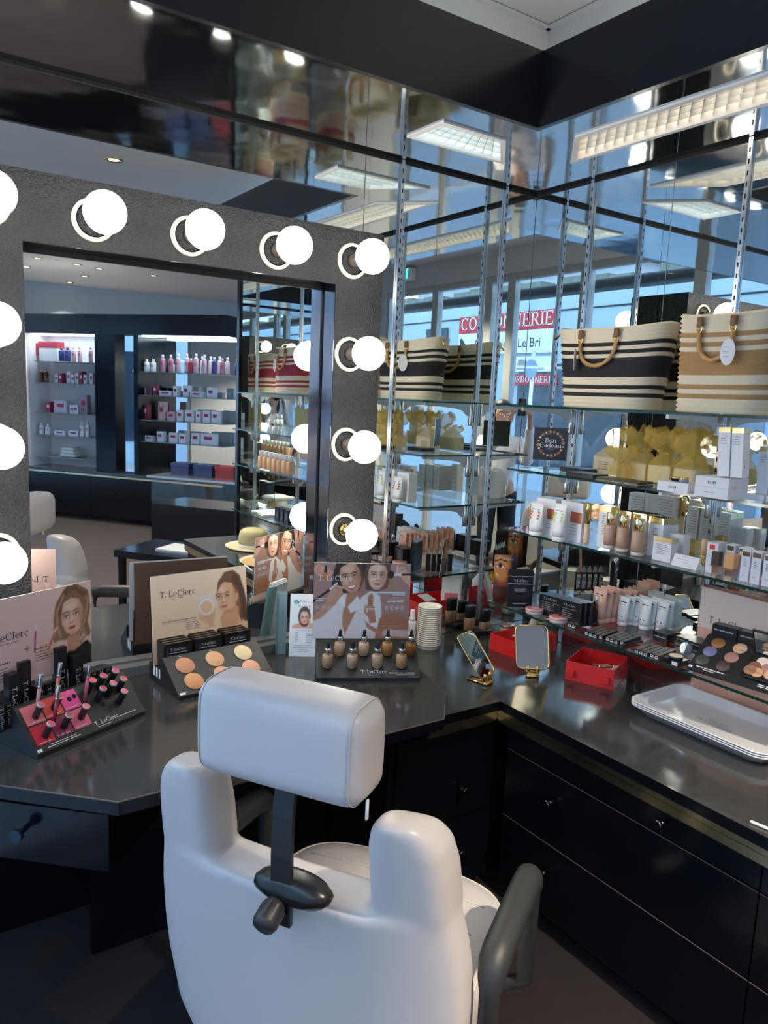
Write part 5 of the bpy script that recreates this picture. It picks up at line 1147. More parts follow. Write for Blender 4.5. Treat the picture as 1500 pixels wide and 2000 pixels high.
def carton(label, M, w, d, h, body=None, cat='box', name='carton_box', group=None, panels=(), lines=(), word=None, wsize=.006, wat=.8, ink=None, side=True, top=None):
    t = T(name, label, cat, M=M, group=group)
    m = MB(); m.box((-w/2, 0, 0), (w/2, d, h)); P('carton', m, body or WHITEB, t)
    for (x0, y0, x1, y1, mt) in panels:
        m = MB(); m.box((w*(x0-.5), -.0004, h*y0), (w*(x1-.5), -.0001, h*y1))
        if y1 >= .999: m.box((w*(x0-.5), -.0004, h), (w*(x1-.5), d, h+.0004)); m.box((w/2, 0, h*y0), (w/2+.0003, d, h))
        P('printed_panel', m, mt, t)
    m = MB(); F = FM_()
    for (x, y, ww, n, dy, th) in lines: rules(m, w*(x-.5), h*y, w*ww, n, h*dy, h*th, F, dz=.0006)
    if word: put(m, serif(word, wsize) if word[0] in 'TL' else sans(word, wsize), 0, h*wat, F, align='c', dz=.0006)
    if side:
        Fs = Matrix(((0, 0, 1, w/2+.0004), (1, 0, 0, 0), (0, 1, 0, 0), (0, 0, 0, 1))); rules(m, d*.2, h*.2, d*.25, 1, .01, h*.03, Fs); Fb = Matrix(((-1, 0, 0, w/2), (0, 0, 1, d+.0001), (0, 1, 0, 0), (0, 0, 0, 1))); rules(m, w*.12, h*.88, w*.76, 9, h*.075, h*.018, Fb, dz=.0004)
    if m.v: P('print', m, ink or GREYINK, t)
    return t
# ---------------- top shelf: striped rope bags
Z1 = SHZ[0]
def rope_bag(label, y, wb, wt, h, d, stripe, name, tagged=True, zip_=True):
    """local: front face -y, centre of the base at the origin"""
    t = T('rope_bag', label, 'bag', M=Mshelf(-.155, y, Z1))
    N = 21; rows = []; mis = []; n = 56
    def ringp(u, bulge=0.):
        w = (wb+(wt-wb)*u)/2+bulge; dd = d/2*(1-.10*u)+bulge*.8; out = []
        for k in range(n):
            a = 2*math.pi*k/n; c, s_ = math.cos(a), math.sin(a); z = h*u+(.010*abs(c)**3-.004*(1-abs(c)))*u
            out.append((w*math.copysign(abs(c)**.55, c), dd*math.copysign(abs(s_)**.75, s_), z))
        return out
    rows.append([(x*.93, y_*.9, 0) for x, y_, z in ringp(0)]); mis.append(0)
    for i in range(N):
        u0, u1 = i/N, (i+1)/N; f = (i+.5)/N
        s_ = 1 if (.36 < f < .60 or .16 < f < .20 or .26 < f < .30 or .66 < f < .70 or .775 < f < .82) else 0
        for q, b in ((.06, 0), (.5, .0052), (.94, 0)): rows.append(ringp(u0+(u1-u0)*q, b)); mis.append(s_)
    rows.append(ringp(1, -.004)); mis.append(0); rows.append([(x, y_, z-.03) for x, y_, z in ringp(1, -.010)])
    m = MB(); m.loft(rows, cap=False, mis=mis[:len(rows)-1]); m.quad([(x, y_, .001) for x, y_, z in rows[0]][::-1])
    m.quad([p for p in rows[-1]], 2)
    P('woven_body', m, [mat('cream_rope', (.74, .64, .46), .8, bump=(150, .5, .003)), stripe, mat('lining', (.30, .25, .18), .9)], t)
    for sgn, nm in ((-1, 'front'), (1, 'back')):
        yy = sgn*(d/2*.92+.012); zt = h*.88; hw = wt*.165
        m = MB(); pts = []
        for k in range(17):
            a = math.pi*k/16; pts.append((-hw*math.cos(a)*(1+.05*math.sin(a)), yy-sgn*.004+sgn*.010*math.sin(a), zt-.014-.062*h/.2*math.sin(a)**.8))
        rr = [.0062 if k % 3 else .0076 for k in range(17)]; m.tube(pts, rr, 9); hd = P('bamboo_handle', m, BAMBOO, t)
        for sx in (-1, 1):
            m = MB(); m.rbox((sx*hw-.010, min(yy-sgn*.006, yy+sgn*.004), zt-.008), (sx*hw+.010, max(yy-sgn*.006, yy+sgn*.004), zt+.022), .003, 1); P('leather_tab', m, TAN, hd)
            m = MB(); m.tube([(sx*hw+.010*math.cos(a), yy, zt-.012+.012*math.sin(a)) for a in [2*math.pi*k/16 for k in range(16)]], .0020, 6, closed=True); P('ring', m, GOLD, hd)
    if tagged:
        m = MB(); M_ = Matrix.Translation((wt*.165 if tagged != 2 else -wt*.175, -d/2*.92-.026, h*.60)) @ (Matrix.Rotation(R(8 if tagged != 2 else 121), 4, 'Z')) @ Matrix(((1, 0, 0, 0), (0, 0, -1, 0), (0, 1, 0, 0), (0, 0, 0, 1)))
        m.cyl((0, 0, -.0006), (0, 0, .0006), 1, n=30, smooth=False, M=M_ @ Matrix.Diagonal((.0205, .037, 1, 1))); tg = P('price_tag', m, WHITE, t)
        m = MB(); 
        for k in range(3): rules(m, -.012, .012-.013*k, .016, 1, .01, .0018, M_, dz=.0012)
        P('print', m, GREYINK, tg)
    if zip_:
        m = MB(); m.tube([(-wt/2+.012, -.01, h*.985), (-wt/2-.012, -.014, h*.965), (-wt/2-.034, -.018, h*.90)], [.003, .004, .0055], 8); P('zip_pull', m, GOLD, t)
    return t
pL = onx(1098, 790, -.235)
yl = ycol(-.26, Z1, 1096); yr_ = ycol(-.26, Z1, 1262); tl = ycol(-.26, Z1+.2, 1086); tr_ = ycol(-.26, Z1+.2, 1300)
hB = ytop(-.26, yl, Z1, 640)
rope_bag('cream rope bag with black stripes, left one on the top shelf', (yl+yr_)/2+.050, (yl-yr_)*.98, (tl-tr_)*1.02, hB, .175, mat('black_rope', (.012, .012, .016), .8), 'b', tagged=2)
yl2 = ycol(-.26, Z1, 1322); tl2 = ycol(-.26, Z1+.2, 1312); hB2 = ytop(-.26, yl2, Z1, 612)
w2 = .30
rope_bag('cream rope bag with tan stripes and oval white tag, on the top shelf', yl2-w2/2+.056, w2*.93, w2*1.06, hB2, .185, mat('tan_rope', (.40, .23, .09), .8, bump=(150, .5, .003)), 't', tagged=1, zip_=False)
rope_bag('cream rope bag with red stripes, seen only in the make-up mirror', -1.90, .24, .31, hB, .175, mat('red_rope', (.36, .035, .06), .8), 'r', tagged=1)

# ---------------- second shelf
Z2 = SHZ[1]
def bon_art():
    c = Cv(74, 70, '#2b2729', '#231f22'); rr = random.Random(5)
    for k in range(20):
        a = 2*math.pi*k/20+.1; x, y = 37+27*math.cos(a), 35+25.5*math.sin(a); q = k % 5
        if q == 0:
            for j in range(3): g = a+j*math.pi/3; c.line([(x-4*math.cos(g), y-4*math.sin(g)), (x+4*math.cos(g), y+4*math.sin(g))], 1.2, '#c79a5c', 1)
        elif q == 2: c.ell(x, y, 5, 3, '#7a4c38', math.degrees(a)+90); c.ell(x, y, 4, 1, '#a06a4c', math.degrees(a)+90)
        else: c.ell(x, y, 2.4, 1.9, ['#e6c9a2', '#c99272', '#f0dcc0'][k % 3], math.degrees(a))
    return c
A_ = ony(1040, 897, -.30); dv = Vector((.76, -.65, 0)); nq = Vector((-.65, -.76, 0))
q = ray(1106, 899); k_ = (Vector(A_)-Vector(CAM)).dot(nq)/Vector(q).dot(nq); B_ = CAM+q*k_
w = math.hypot(B_[0]-A_[0], B_[1]-A_[1]); h = w*.965; zf = A_[2]-Z2
BM = frame((A_[0], A_[1], A_[2]), dv, (.02, .02, 1))
t = T('gift_card_sign', 'dark square Bon Cadeau gift card sign at the left end of the second shelf', 'sign', M=BM)
cp = P('card', MB().box((0, 0, -.0016), (w, h, -.0001)), WHITE, t)
m = MB(); printgrid(m, bon_art(), w, h, I4, .0); P('picture', m, INK, cp)
m = MB(); m.box((0, 0, -.0021), (w, h, -.0017)); P('dark_back', m, mat('gift_back', (.03, .028, .022), .35), cp)
m = MB(); put(m, serif('Bon', .017), w/2, h*.545, I4, align='c', dz=.0006); put(m, serif('Cadeau', .017), w/2, h*.39, I4, align='c', dz=.0006); rules(m, w/2, h*.34, .025, 1, .003, .0012, I4, align='c', dz=.0006); P('lettering', m, WINK, cp)
m = MB(); m.box((w*.2, -zf+.0006, -.030), (w*.8, -zf+.002, .020)); m.box((w*.2, -zf+.002, -.0036), (w*.8, .012, -.0024)); P('clear_foot', m, GLASS, t)
q = onz(1118, 913, Z2)
t = T('crystal_bottle', 'tiny clear bottle with a white cap behind the black flat cases', 'bottle', (q[0]+.03, q[1], Z2+.0005))
m = MB(); m.lathe([(.010, 0), (.0125, .002), (.0125, .016), (.006, .020)], n=12, smooth=False); P('glass', m, mat('crystal', (.75, .8, .82), .03, spec=1.), t)
m = MB(); m.lathe([(.0058, .020), (.0055, .050), (.0045, .051), (0, .0512)], n=16); P('cap', m, WHITE, t)
for (xl, yb, xr, yt, lab, mt) in ((1092, 920, 1138, 911, 'small flat black case, left of the pair on the second shelf', BLACKP), (1105, 930, 1158, 920, 'small flat black case, front one of the pair on the second shelf', BLACKP), (1163, 941, 1245, 931, 'wide flat black case with gold edges in front of the organza bags', BLACKP)):
    M, w, h = bpx(xl, yb, xr, yt, Z2); t = T('flat_case', lab, 'case', M=M); h = min(h, .016)
    m = MB(); m.rbox((-w/2, 0, 0), (w/2, .075, h), .0015, 1, smooth=False); P('case', m, mt, t)
    m = MB(); m.box((-w/2-.0003, -.0003, h*.42), (w/2+.0003, .0753, h*.52)); P('seam', m, GOLD if 'gold' in lab else mat('case_seam', (.05, .05, .05), .3), t)
# organza wrapped gift boxes
ORG = tulle('yellow_organza', '#f2d67c', .42); ORG2 = tulle('white_organza', '#e8dcc0', .62)
def organza(label, M, w, d, h, hb, mt, seed, box=True, spread=1.):
    t = T('organza_bag', label, 'gift bag', M=M); rr = random.Random(seed)
    if box:
        m = MB(); m.box((-w*.42, -d*.40, .001), (w*.42, d*.40, hb)); b = P('gift_box', m, PAPER, t)
        m = MB(); rules(m, -w*.3, hb*.62, w*.5, 3, hb*.15, hb*.05, FM_(-d*.40-.0004)); P('print', m, PALEGOLD, b)
    n = 40; rg = []
    for u, s in ((0, 1.0), (.22, 1.06), (.38, .96), (.50, .62), (.56, .46), (.62, .60), (.72, .98*spread), (.84, 1.16*spread), (.94, 1.12*spread), (1.0, .92*spread), (.93, .7*spread)):
        ring_ = []
        for k in range(n):
            a = 2*math.pi*k/n; c, s_ = math.cos(a), math.sin(a); f = 1+(.05+.22*max(0, u-.5))*math.sin(9*a+seed)+rr.uniform(-.03, .03)*(1+4*(u > .6))
            ring_.append((w/2*s*f*math.copysign(abs(c)**.6, c), d/2*s*f*math.copysign(abs(s_)**.6, s_), h*u*(1+(.05*math.sin(5*a+seed*2)+rr.uniform(-.06, .06))*(u > .65))))
        rg.append(ring_)
    m = MB(); m.loft(rg, cap=False); P('organza', m, mt, t)
    m = MB(); zt = h*.56
    m.tube([(w*.14*math.cos(a), d*.15*math.sin(a), zt) for a in [2*math.pi*k/14 for k in range(14)]], .0016, 6, closed=True)
    for sx in (-1, 1): m.tube([(0, -d*.15, zt), (sx*w*.16, -d*.28, zt+.012), (sx*w*.22, -d*.32, zt-.004), (sx*w*.06, -d*.22, zt-.004), (sx*w*.2, -d*.3, zt-.030)], .0012, 5)
    P('gold_tie', m, GOLD, t); return t
M, w, h = bpx(1157, 923, 1203, 862, Z2)
t = T('wrapped_soap', 'cream gift box with a pointed tulle wrap, left of the organza bags', 'gift box', M=M @ Matrix.Translation((0, .004, 0)))
m = MB(); m.box((-w/2, 0, 0), (w/2, .055, h*.52)); P('gift_box', m, PAPER, t)
m = MB(); m.add([(-w/2-.002, -.002, 0), (w/2+.002, -.002, 0), (w/2+.002, .057, 0), (-w/2-.002, .057, 0), (-w/2-.002, -.002, h*.55), (w/2+.002, -.002, h*.55), (w/2+.002, .057, h*.55), (-w/2-.002, .057, h*.55), (0, .027, h)],
   [(0, 1, 5, 4), (1, 2, 6, 5), (2, 3, 7, 6), (3, 0, 4, 7), (4, 5, 8), (5, 6, 8), (6, 7, 8), (7, 4, 8)]); P('tulle', m, ORG2, t)
m = MB(); rules(m, -w*.3, h*.36, w*.55, 4, h*.07, h*.018, FM_(-.0026)); P('print', m, PALEGOLD, t)
for i, (xl, yb, xr, yt, lab) in enumerate(((1190, 928, 1232, 872, 'small knotted yellow organza bag, front left of the row'), (1220, 925, 1280, 838, 'big yellow organza gift bag, left of the back row'), (1268, 927, 1328, 842, 'big yellow organza gift bag, middle of the back row'), (1318, 931, 1376, 848, 'big yellow organza gift bag, right of the back row'))):
    xx = -.20 if i == 0 else -.135; ya, yb_ = ycol(xx, Z2, xl), ycol(xx, Z2, xr); w = ya-yb_; h = ytop(xx, ya, Z2, yt); M = Mshelf(xx, (ya+yb_)/2, Z2)
    organza(lab, M, w*.84, .085 if i else .055, h*1.02, h*.34, ORG, i+1, box=(i > 0), spread=1.12)
KL = mat('carton_blue_white', (.78, .77, .80), .3)
M, w, h = bpx(1283, 957, 1342, 938, Z2); kb = carton('single flat white carton with gold compacts on it, second shelf', M, w, .085, h, KL, word='KLIM', wsize=.008, wat=.35, ink=INKM); zk = h
for i, (x, c) in enumerate(((-.014, DARK), (.012, mat('blue_compact', (.25, .35, .55), .2)))):
    t = T('compact', ('black' if i == 0 else 'blue')+' and gold compact on the single flat white carton', 'compact', M=M @ Matrix.Translation((x, .035, zk+.0006)))
    m = MB(); m.lathe([(.0125, 0), (.0135, .002), (.0135, .008)], n=24); P('base', m, c, t)
    m = MB(); m.lathe([(.0140, .008), (.0140, .011), (.0125, .0125), (0, .013)], n=24); P('lid', m, GOLD, t)
M, w, h = bpx(1355, 968, 1420, 948, Z2); carton('flat white carton, lower one of the flat white stack on the second shelf', M, w, .095, h, KL, lines=((.3, .5, .3, 1, .1, .06),))
h1 = h; M = M @ Matrix.Translation((0, 0, h1+.0005)); carton('flat white carton, upper one of the stack on the second shelf', M, w, .095, h1*.95, KL, word='KLIM', wsize=.008, wat=.35, ink=INKM)
topM = M @ Matrix.Translation((0, 0, h1*.95+.0005))
M3, w3, h3 = bpx(1412, 936, 1441, 838, Z2+2*h1)
for i in range(2):
    carton('tall white carton with a gold top standing on the flat white stack, %s' % ('left' if i == 0 else 'right'), topM @ Matrix.Translation((w*.12+.036*i, .030+.004*i, 0)) @ Matrix.Rotation(R(-4), 4, 'Y') @ Matrix.Translation((0, 0, .0026)), .034, .034, .134, WHITEB, panels=((0, .90, 1, 1, PALEGOLD),), lines=((.2, .82, .55, 4, .05, .015),), side=True)
M, w, h = bpx(1459, 976, 1482, 963, Z2); carton('small flat white carton at the right photo edge of the second shelf', M, .06, .08, .016, KL)
b2 = M @ Matrix.Translation((.066, 0, 0)); carton('second small flat white carton at the right photo edge', b2, .06, .08, .016, KL)
for i in range(2): carton('tall white carton with a gold top at the right photo edge, %s' % ('left' if i == 0 else 'right'), M @ Matrix.Translation((.005+.036*i, .028, .0168)), .034, .034, .130, WHITEB, panels=((0, .90, 1, 1, PALEGOLD),), lines=((.2, .82, .55, 4, .05, .015),))

# ---------------- third shelf
Z3 = SHZ[2]
ORGE = mat('orange_print', (.55, .11, .035), .45); GRN = mat('lime_print', (.50, .56, .14), .45); RUST = mat('rust_print', (.40, .11, .05), .45)
def squeeze(label, xl, yb, xr, yt, mt, z=Z3, group=None, fwd=.0, capz=.0, body=None, rows=6, dots=False):
    M, w, h = bpx(xl, yb, xr, yt, z); return tube_thing(label, M @ Matrix.Translation((0, fwd, 0)), w, h, mt, group, body, rows, dots)
def tube_thing(label, M, w, h, mt, group=None, body=None, rows=6, dots=False):
    t = T('cream_tube', label, 'tube', M=M @ Matrix.Translation((0, w*.36, 0)), group=group); n = 24; rg = []
    body = body or mat('white_tube', (.80, .80, .78), .3)
    for u, a, b in ((0, .40, .34), (.015, .43, .36), (.13, .43, .36)): rg.append([(w*a*math.cos(2*math.pi*k/n), w*b*math.sin(2*math.pi*k/n), h*u) for k in range(n)])
    m = MB(); m.loft(rg); P('cap', m, body, t)
    rg = []
    for u, a, b in ((.135, .44, .36), (.3, .46, .34), (.6, .49, .22), (.88, .50, .06), (.93, .50, .02), (1.0, .50, .018)): rg.append([(w*a*math.cos(2*math.pi*k/n), w*b*math.sin(2*math.pi*k/n), h*u) for k in range(n)])
    m = MB(); m.loft(rg); P('tube', m, body, t)
    m = MB(); fr = Matrix(((1, 0, 0, 0), (0, .18, -.98, -w*.375), (0, .98, .18, h*.18), (0, 0, 0, 1)))
    def fl(x, u): return (x, -w*(.36-.34*max(0, (u-.2))/.75)-.0008, h*u)
    for u, ww, th in ((.80, .7, .03), (.745, .9, .008), (.70, .55, .012), (.66, .6, .012), (.61, .5, .012), (.55, .55, .012), (.50, .45, .012))[:rows+1]:
        m.quad([fl(-w*ww*.42, u), fl(w*ww*.42, u), fl(w*ww*.42, u+th), fl(-w*ww*.42, u+th)])
    if dots:
        for x in (-.18, .14): m.quad([fl(w*x-.0022, .30), fl(w*x+.0022, .30), fl(w*x+.0022, .335), fl(w*x-.0022, .335)])
    P('print', m, INKM if dots else GREYINK, t)
    if mt is not None:
        m = MB(); 
        for k in range(3): m.quad([fl(-w*.42, .52+.09*k), fl(w*.36, .52+.09*k), fl(w*.36, .585+.09*k), fl(-w*.42, .585+.09*k)])
        P('printed_panel', m, mt, t)
    return t
M, w, h = bpx(1040, 1041, 1076, 971, Z3); carton('white carton with a rust panel behind the orange printed tube, third shelf', M @ Matrix.Translation((0, .012, 0)), w, .045, h, panels=((.58, .46, .96, .74, RUST),), lines=((.58, .42, .35, 3, .1, .02),))
squeeze('white tube with orange print, left end of the third shelf', 1036, 1042, 1060, 981, ORGE, fwd=-.028)
M, w, h = bpx(1086, 1052, 1128, 977, Z3); carton('white carton with a rust panel behind the green printed tube, third shelf', M @ Matrix.Translation((0, .012, 0)), w, .045, h, panels=((.48, .48, .98, .76, RUST),), lines=((.5, .42, .4, 4, .08, .02),))
squeeze('white tube with lime print beside the orange one, third shelf', 1081, 1054, 1104, 982, GRN, fwd=-.026)
def roundthing(label, name, cat, xc, yb, wpx, yt, z, parts, group=None, fwd=0.):
    (x, y), r, h = cpx(xc, yb, wpx, yt, z); t = T(name, label, cat, (x+fwd, y, z+.0006), group=group)
    for nm, prof, mt, n in parts: m = MB(); m.lathe([(a*r, b*h) for a, b in prof], n=n); P(nm, m, mt, t)
    return t
BEI = mat('beige_fluid', (.55, .33, .22), .22)
for k, (xc, yb, w, yt) in enumerate(((1133, 1060, 11, 983), (1144, 1063, 12, 984))):
    roundthing('slim gold capped concealer, %s of two beside the lime printed tube' % ('left' if k == 0 else 'right'), 'concealer', 'bottle', xc, yb, w, yt, Z3, (('barrel', [(.95, 0), (1, .02), (1, .5)], mat('peach_barrel', (.72, .52, .34), .25), 18), ('cap', [(1, .505), (1, .98), (.9, 1), (0, 1)], GOLD, 18)))
M, w, h = bpx(1165, 1067, 1187, 987, Z3); carton('slim white carton with a gold top right of the slim concealers', M, w, .040, h, panels=((0, .85, 1, 1, PALEGOLD),), lines=((.3, .75, .3, 8, .06, .02),))
for k, (xl, yb, xr, yt) in enumerate(((1192, 1072, 1214, 998), (1218, 1078, 1244, 1002), (1250, 1085, 1278, 1010))):
    M, w, h = bpx(xl, yb, xr, yt, Z3); M = M @ Matrix.Translation((0, .03, 0))
    for j in range(2): carton('white foundation carton with a gold top, %s behind the beige bottles, %s' % (['left', 'middle', 'right'][k], 'front' if j == 0 else 'back'), M @ Matrix.Translation((0, .040*j, 0)), w, .038, h*(1-.02*j), panels=((0, .84, 1, 1, PALEGOLD),), lines=((.3, .7, .4, 3, .07, .02),))
for k, (xc, yb, w, yt) in enumerate(((1191, 1073, 23, 1002), (1216, 1079, 24, 1007), (1246, 1087, 26, 1014))):
    roundthing('beige foundation bottle with a gold cap, %s of three on the third shelf' % ['left', 'middle', 'right'][k], 'foundation_bottle', 'bottle', xc, yb, w, yt, Z3,
        (('base', [(.85, 0), (.95, .02), (.97, .10)], mat('frosted_glass', (.70, .62, .58), .3), 26), ('bottle', [(.97, .10), (1.0, .3), (1.0, .62), (.86, .66)], BEI, 26), ('cap', [(.72, .66), (.72, .68), (.80, .69), (.80, .985), (.72, 1), (0, 1)], PALEGOLD, 26)), fwd=-.006)
for k, (xl, yb, xr, yt) in enumerate(((1273, 1092, 1308, 1047), (1282, 1090, 1316, 1042))):
    M, w, h = bpx(xl, yb, xr, yt, Z3); M = M @ Matrix.Translation((0, .0 if k == 0 else .04, 0)); carton('squat white carton with a gold band, %s of two on the third shelf' % ('front' if k == 0 else 'back'), M, w, .034, h, panels=((0, .80, 1, 1, PALEGOLD),) if k == 0 else (), lines=((.2, .68, .6, 6, .075, .025),))
M, w, h = bpx(1337, 1084, 1353, 1053, Z3); t = T('lipstick_case', 'upright gold lipstick case behind the white tent card', 'lipstick', M=M @ Matrix.Translation((0, .01, 0)))
m = MB(); m.rbox((-w/2, 0, h*.12), (w/2, w, h), .0012, 1, smooth=False); P('cap', m, GOLD, t); m = MB(); m.box((-w/2+.001, .001, 0), (w/2-.001, w-.001, h*.11)); P('base', m, GOLD, t)
M, w, h = bpx(1311, 1103, 1360, 1081, Z3); t = T('tent_card', 'small white handwritten tent card at the edge of the third shelf', 'card', M=M @ Matrix.Translation((0, -.004, 0)))
m = MB(); m.add([(-w/2, 0, 0), (w/2, 0, 0), (w/2, .018, h), (-w/2, .018, h), (-w/2, .036, 0), (w/2, .036, 0)], [(0, 1, 2, 3), (3, 2, 5, 4), (0, 3, 4), (1, 5, 2)]); P('card', m, WHITE, t)
m = MB(); Fq = frame((-w/2, -.0004, 0), (1, 0, 0), (0, .018, h)); rules(m, w*.3, h*.95, w*.5, 1, .004, .0012, Fq); rules(m, w*.12, h*.68, w*.5, 1, .004, .0016, Fq); rules(m, w*.4, h*.42, w*.3, 1, .004, .0016, Fq); rules(m, w*.6, h*.2, w*.3, 1, .004, .001, Fq); P('handwriting', m, mat('grey_brown_ink', (.45, .38, .36), .5), t)
roundthing('gold stick foundation right of the tent card', 'stick_foundation', 'stick', 1372, 1106, 13, 1055, Z3, (('base', [(.9, 0), (1, .01), (1, .38), (.95, .40)], GOLD, 20), ('cap', [(1, .40), (1, .97), (.9, 1), (0, 1)], mat('peach_cap', (.78, .48, .26), .25), 20)))
M, w, h = bpx(1376, 1117, 1397, 1058, Z3); carton('white carton with a red square right of the gold stick', M, w, .045, h, panels=((.22, .78, .72, .93, RED),), lines=((.25, .55, .5, 2, .07, .02), (.4, .25, .2, 1, .1, .03)))
LIDG = mat('oval_gold_lid', (.72, .64, .42), .12, metal=1.)
for k, (xl, yb, xr, yt) in enumerate(((1404, 1124, 1420, 1064), (1428, 1129, 1446, 1070), (1443, 1134, 1460, 1074), (1463, 1139, 1481, 1077), (1486, 1144, 1504, 1083), (1508, 1149, 1526, 1089))):
    M, w, h = bpx(xl, yb, xr, yt, Z3); back = .022 if k < 2 else .0
    t = carton('white lipstick carton, %s in the row at the right end of third shelf' % ORD[k], M @ Matrix.Translation((0, back, 0)), w, .035, h, mat('lilac_white', (.74, .72, .78), .35), panels=((.08, .82, .92, .97, LIDG),), lines=((.3, .68, .35, 4, .06, .03), (.25, .2, .4, 1, .06, .02)))
for k, (xc, yb, w, yt, c) in enumerate(((1400, 1123, 15, 1078, 0), (1428, 1130, 20, 1083, 1), (1490, 1143, 20, 1095, 0))):
    (x, y), r, h = cpx(xc, yb, w, yt, Z3); t = T('square_lipstick', '%s capped square lipstick %s' % (('dark brown', 'amber')[c], ['right of the red square carton', 'third from the right at the end of the third shelf', 'at the right photo edge of the third shelf'][k]), 'lipstick', (x-.008, y, Z3+.0006), RZ)
    m = MB(); m.box((-r*.75, -r*.75, 0), (r*.75, r*.75, h*.34)); P('base', m, mat('rose_gold', (.75, .50, .36), .18, metal=1.), t)
    m = MB(); m.rbox((-r, -r, h*.345), (r, r, h), .001, 1, smooth=False); P('cap', m, mat('dark_cap', (.10, .07, .06), .12) if c == 0 else mat('amber_cap', (.78, .42, .18), .15), t)
    m = MB(); m.box((-r*1.02, -r*1.02, h*.36), (r*1.02, r*1.02, h*.40)); P('band', m, mat('rose_gold', (.75, .5, .36)), t)
# further along, seen in the make-up mirror only
for k in range(7):
    y = -2.10+.064*k; t = T('foundation_bottle', 'beige bottle with white cap seen in the make-up mirror, %s from its left' % ORD[k], 'bottle', (-.262, y, Z3+.0006), group='white capped foundation row')
    m = MB(); m.rbox((-.019, -.019, 0), (.019, .019, .072), .004, 2); P('bottle', m, mat('beige_%d' % (k % 3), [(.62, .36, .20), (.55, .33, .20), (.66, .42, .24)][k % 3], .3), t)
    m = MB(); m.lathe([(.016, .073), (.016, .105), (.015, .106), (0, .1065)], n=18); P('cap', m, WHITE, t)
t = T('gold_frame', 'olive gold panel with a leopard print edge farther along the second shelf', 'panel', M=Mshelf(-.16, -1.80, Z2, 0))
m = MB(); m.box((-.075, 0, 0), (.075, .012, .150)); P('panel', m, mat('olive_gold', (.36, .28, .06), .35), t)
m = MB(); m.box((-.099, -.002, 0), (-.0755, .014, .155)); P('leopard_edge', m, mat('leopard', (.35, .27, .12), .6, noise=(160, .9)), t)
for k in range(2):
    t = T('perfume_bottle', 'small clear bottle with a white cap farther along the second shelf, %s' % ('left' if k == 0 else 'right'), 'bottle', (-.27, -1.98+.07*k, Z2+.0006))
    m = MB(); m.lathe([(.014, 0), (.016, .002), (.016, .035), (.008, .040)], n=18); P('bottle', m, mat('crystal', (.7, .75, .75), .05), t); m = MB(); m.lathe([(.008, .040), (.008, .075), (0, .0755)], n=14); P('cap', m, WHITE, t)
# ---------------- lowest shelf
Z4 = SHZ[3]
# face poster, black sample pouch and the five labelled tubes at the left end
p = onz(1012, 1172, Z4)
PMx = frame((p[0]-.020, p[1]+.058, Z4+.0006), (.80, -.60, 0), (.05, .06, 1))
def eye_art():
    c = Cv(48, 90, '#8a4c26', '#3a1c10'); c.ell(14, 60, 18, 30, '#c47a44', 10, 8); c.ell(12, 66, 9, 5, '#e8d8c8', -8); c.ell(12, 66, 4, 4.6, '#3a2418'); c.ell(12, 66, 1.8, 2, '#080606'); c.line([(2, 76), (12, 80), (24, 76)], 3, '#2c160c', 1.5)
    c.line([(2, 66), (12, 72), (22, 65)], 1.6, '#1c0e08'); c.line([(26, 62), (30, 44), (26, 38)], 3, '#7c4424', 3); c.ell(18, 26, 10, 4, '#8c3a34'); c.poly([(40, 0), (48, 0), (48, 90), (34, 90)], '#1a0f0c', 4); c.ell(6, 48, 2, 2, '#f0c070'); c.ell(9, 44, 1.4, 1.4, '#f0c070'); return c
t = T('face_poster', 'small dark poster of an orange lit eye behind the black sample pouch, lowest shelf', 'poster', M=PMx)
cp = card(t, Matrix.Translation((-.045, 0, 0)), .09, .165, eye_art(), True)
m = MB()
for Mx in (Matrix.Translation((-.045, 0, 0)), Matrix.Translation((-.045, 0, 0)) @ Matrix.Translation((.09, 0, -.0016)) @ Matrix.Rotation(math.pi, 4, 'Y') @ Matrix.Translation((0, 0, .0003))): put(m, serif('T. LeClerc', .0095), .012, .146, Mx)
P('lettering', m, mat('rose_ink', (.8, .62, .55), .5), cp)
p = onz(1014, 1186, Z4)
PMy = frame((p[0], p[1], Z4+.0006), (.86, -.50, 0), (0, .0, 1))
t = T('sample_pouch', 'black sample pouch box with white print at the left end of the lowest shelf', 'pouch', M=PMy)
m = MB(); m.box((-.047, 0, -.016), (.047, .128, 0)); m.add([(-.047, .128, 0), (.047, .128, 0), (.047, .142, -.010), (-.047, .142, -.010), (-.047, .128, -.016), (.047, .128, -.016)], [(0, 1, 2, 3), (3, 2, 5, 4), (0, 3, 4), (1, 5, 2)]); P('box', m, mat('pouch_black', (.011, .013, .020), .3), t)
m = MB(); m.box((-.048, .088, .0002), (.048, .0895, .0012)); m.box((-.048, .118, .0002), (.048, .1185, .0012)); put(m, serif('T.LeClerc', .0088), 0, .097, I4, align='c', dz=.0012); rules(m, 0, .068, .05, 2, .007, .0018, I4, align='c', dz=.0008); rules(m, 0, .012, .05, 1, .007, .0016, I4, align='c', dz=.0008); P('lettering', m, WINK, t)
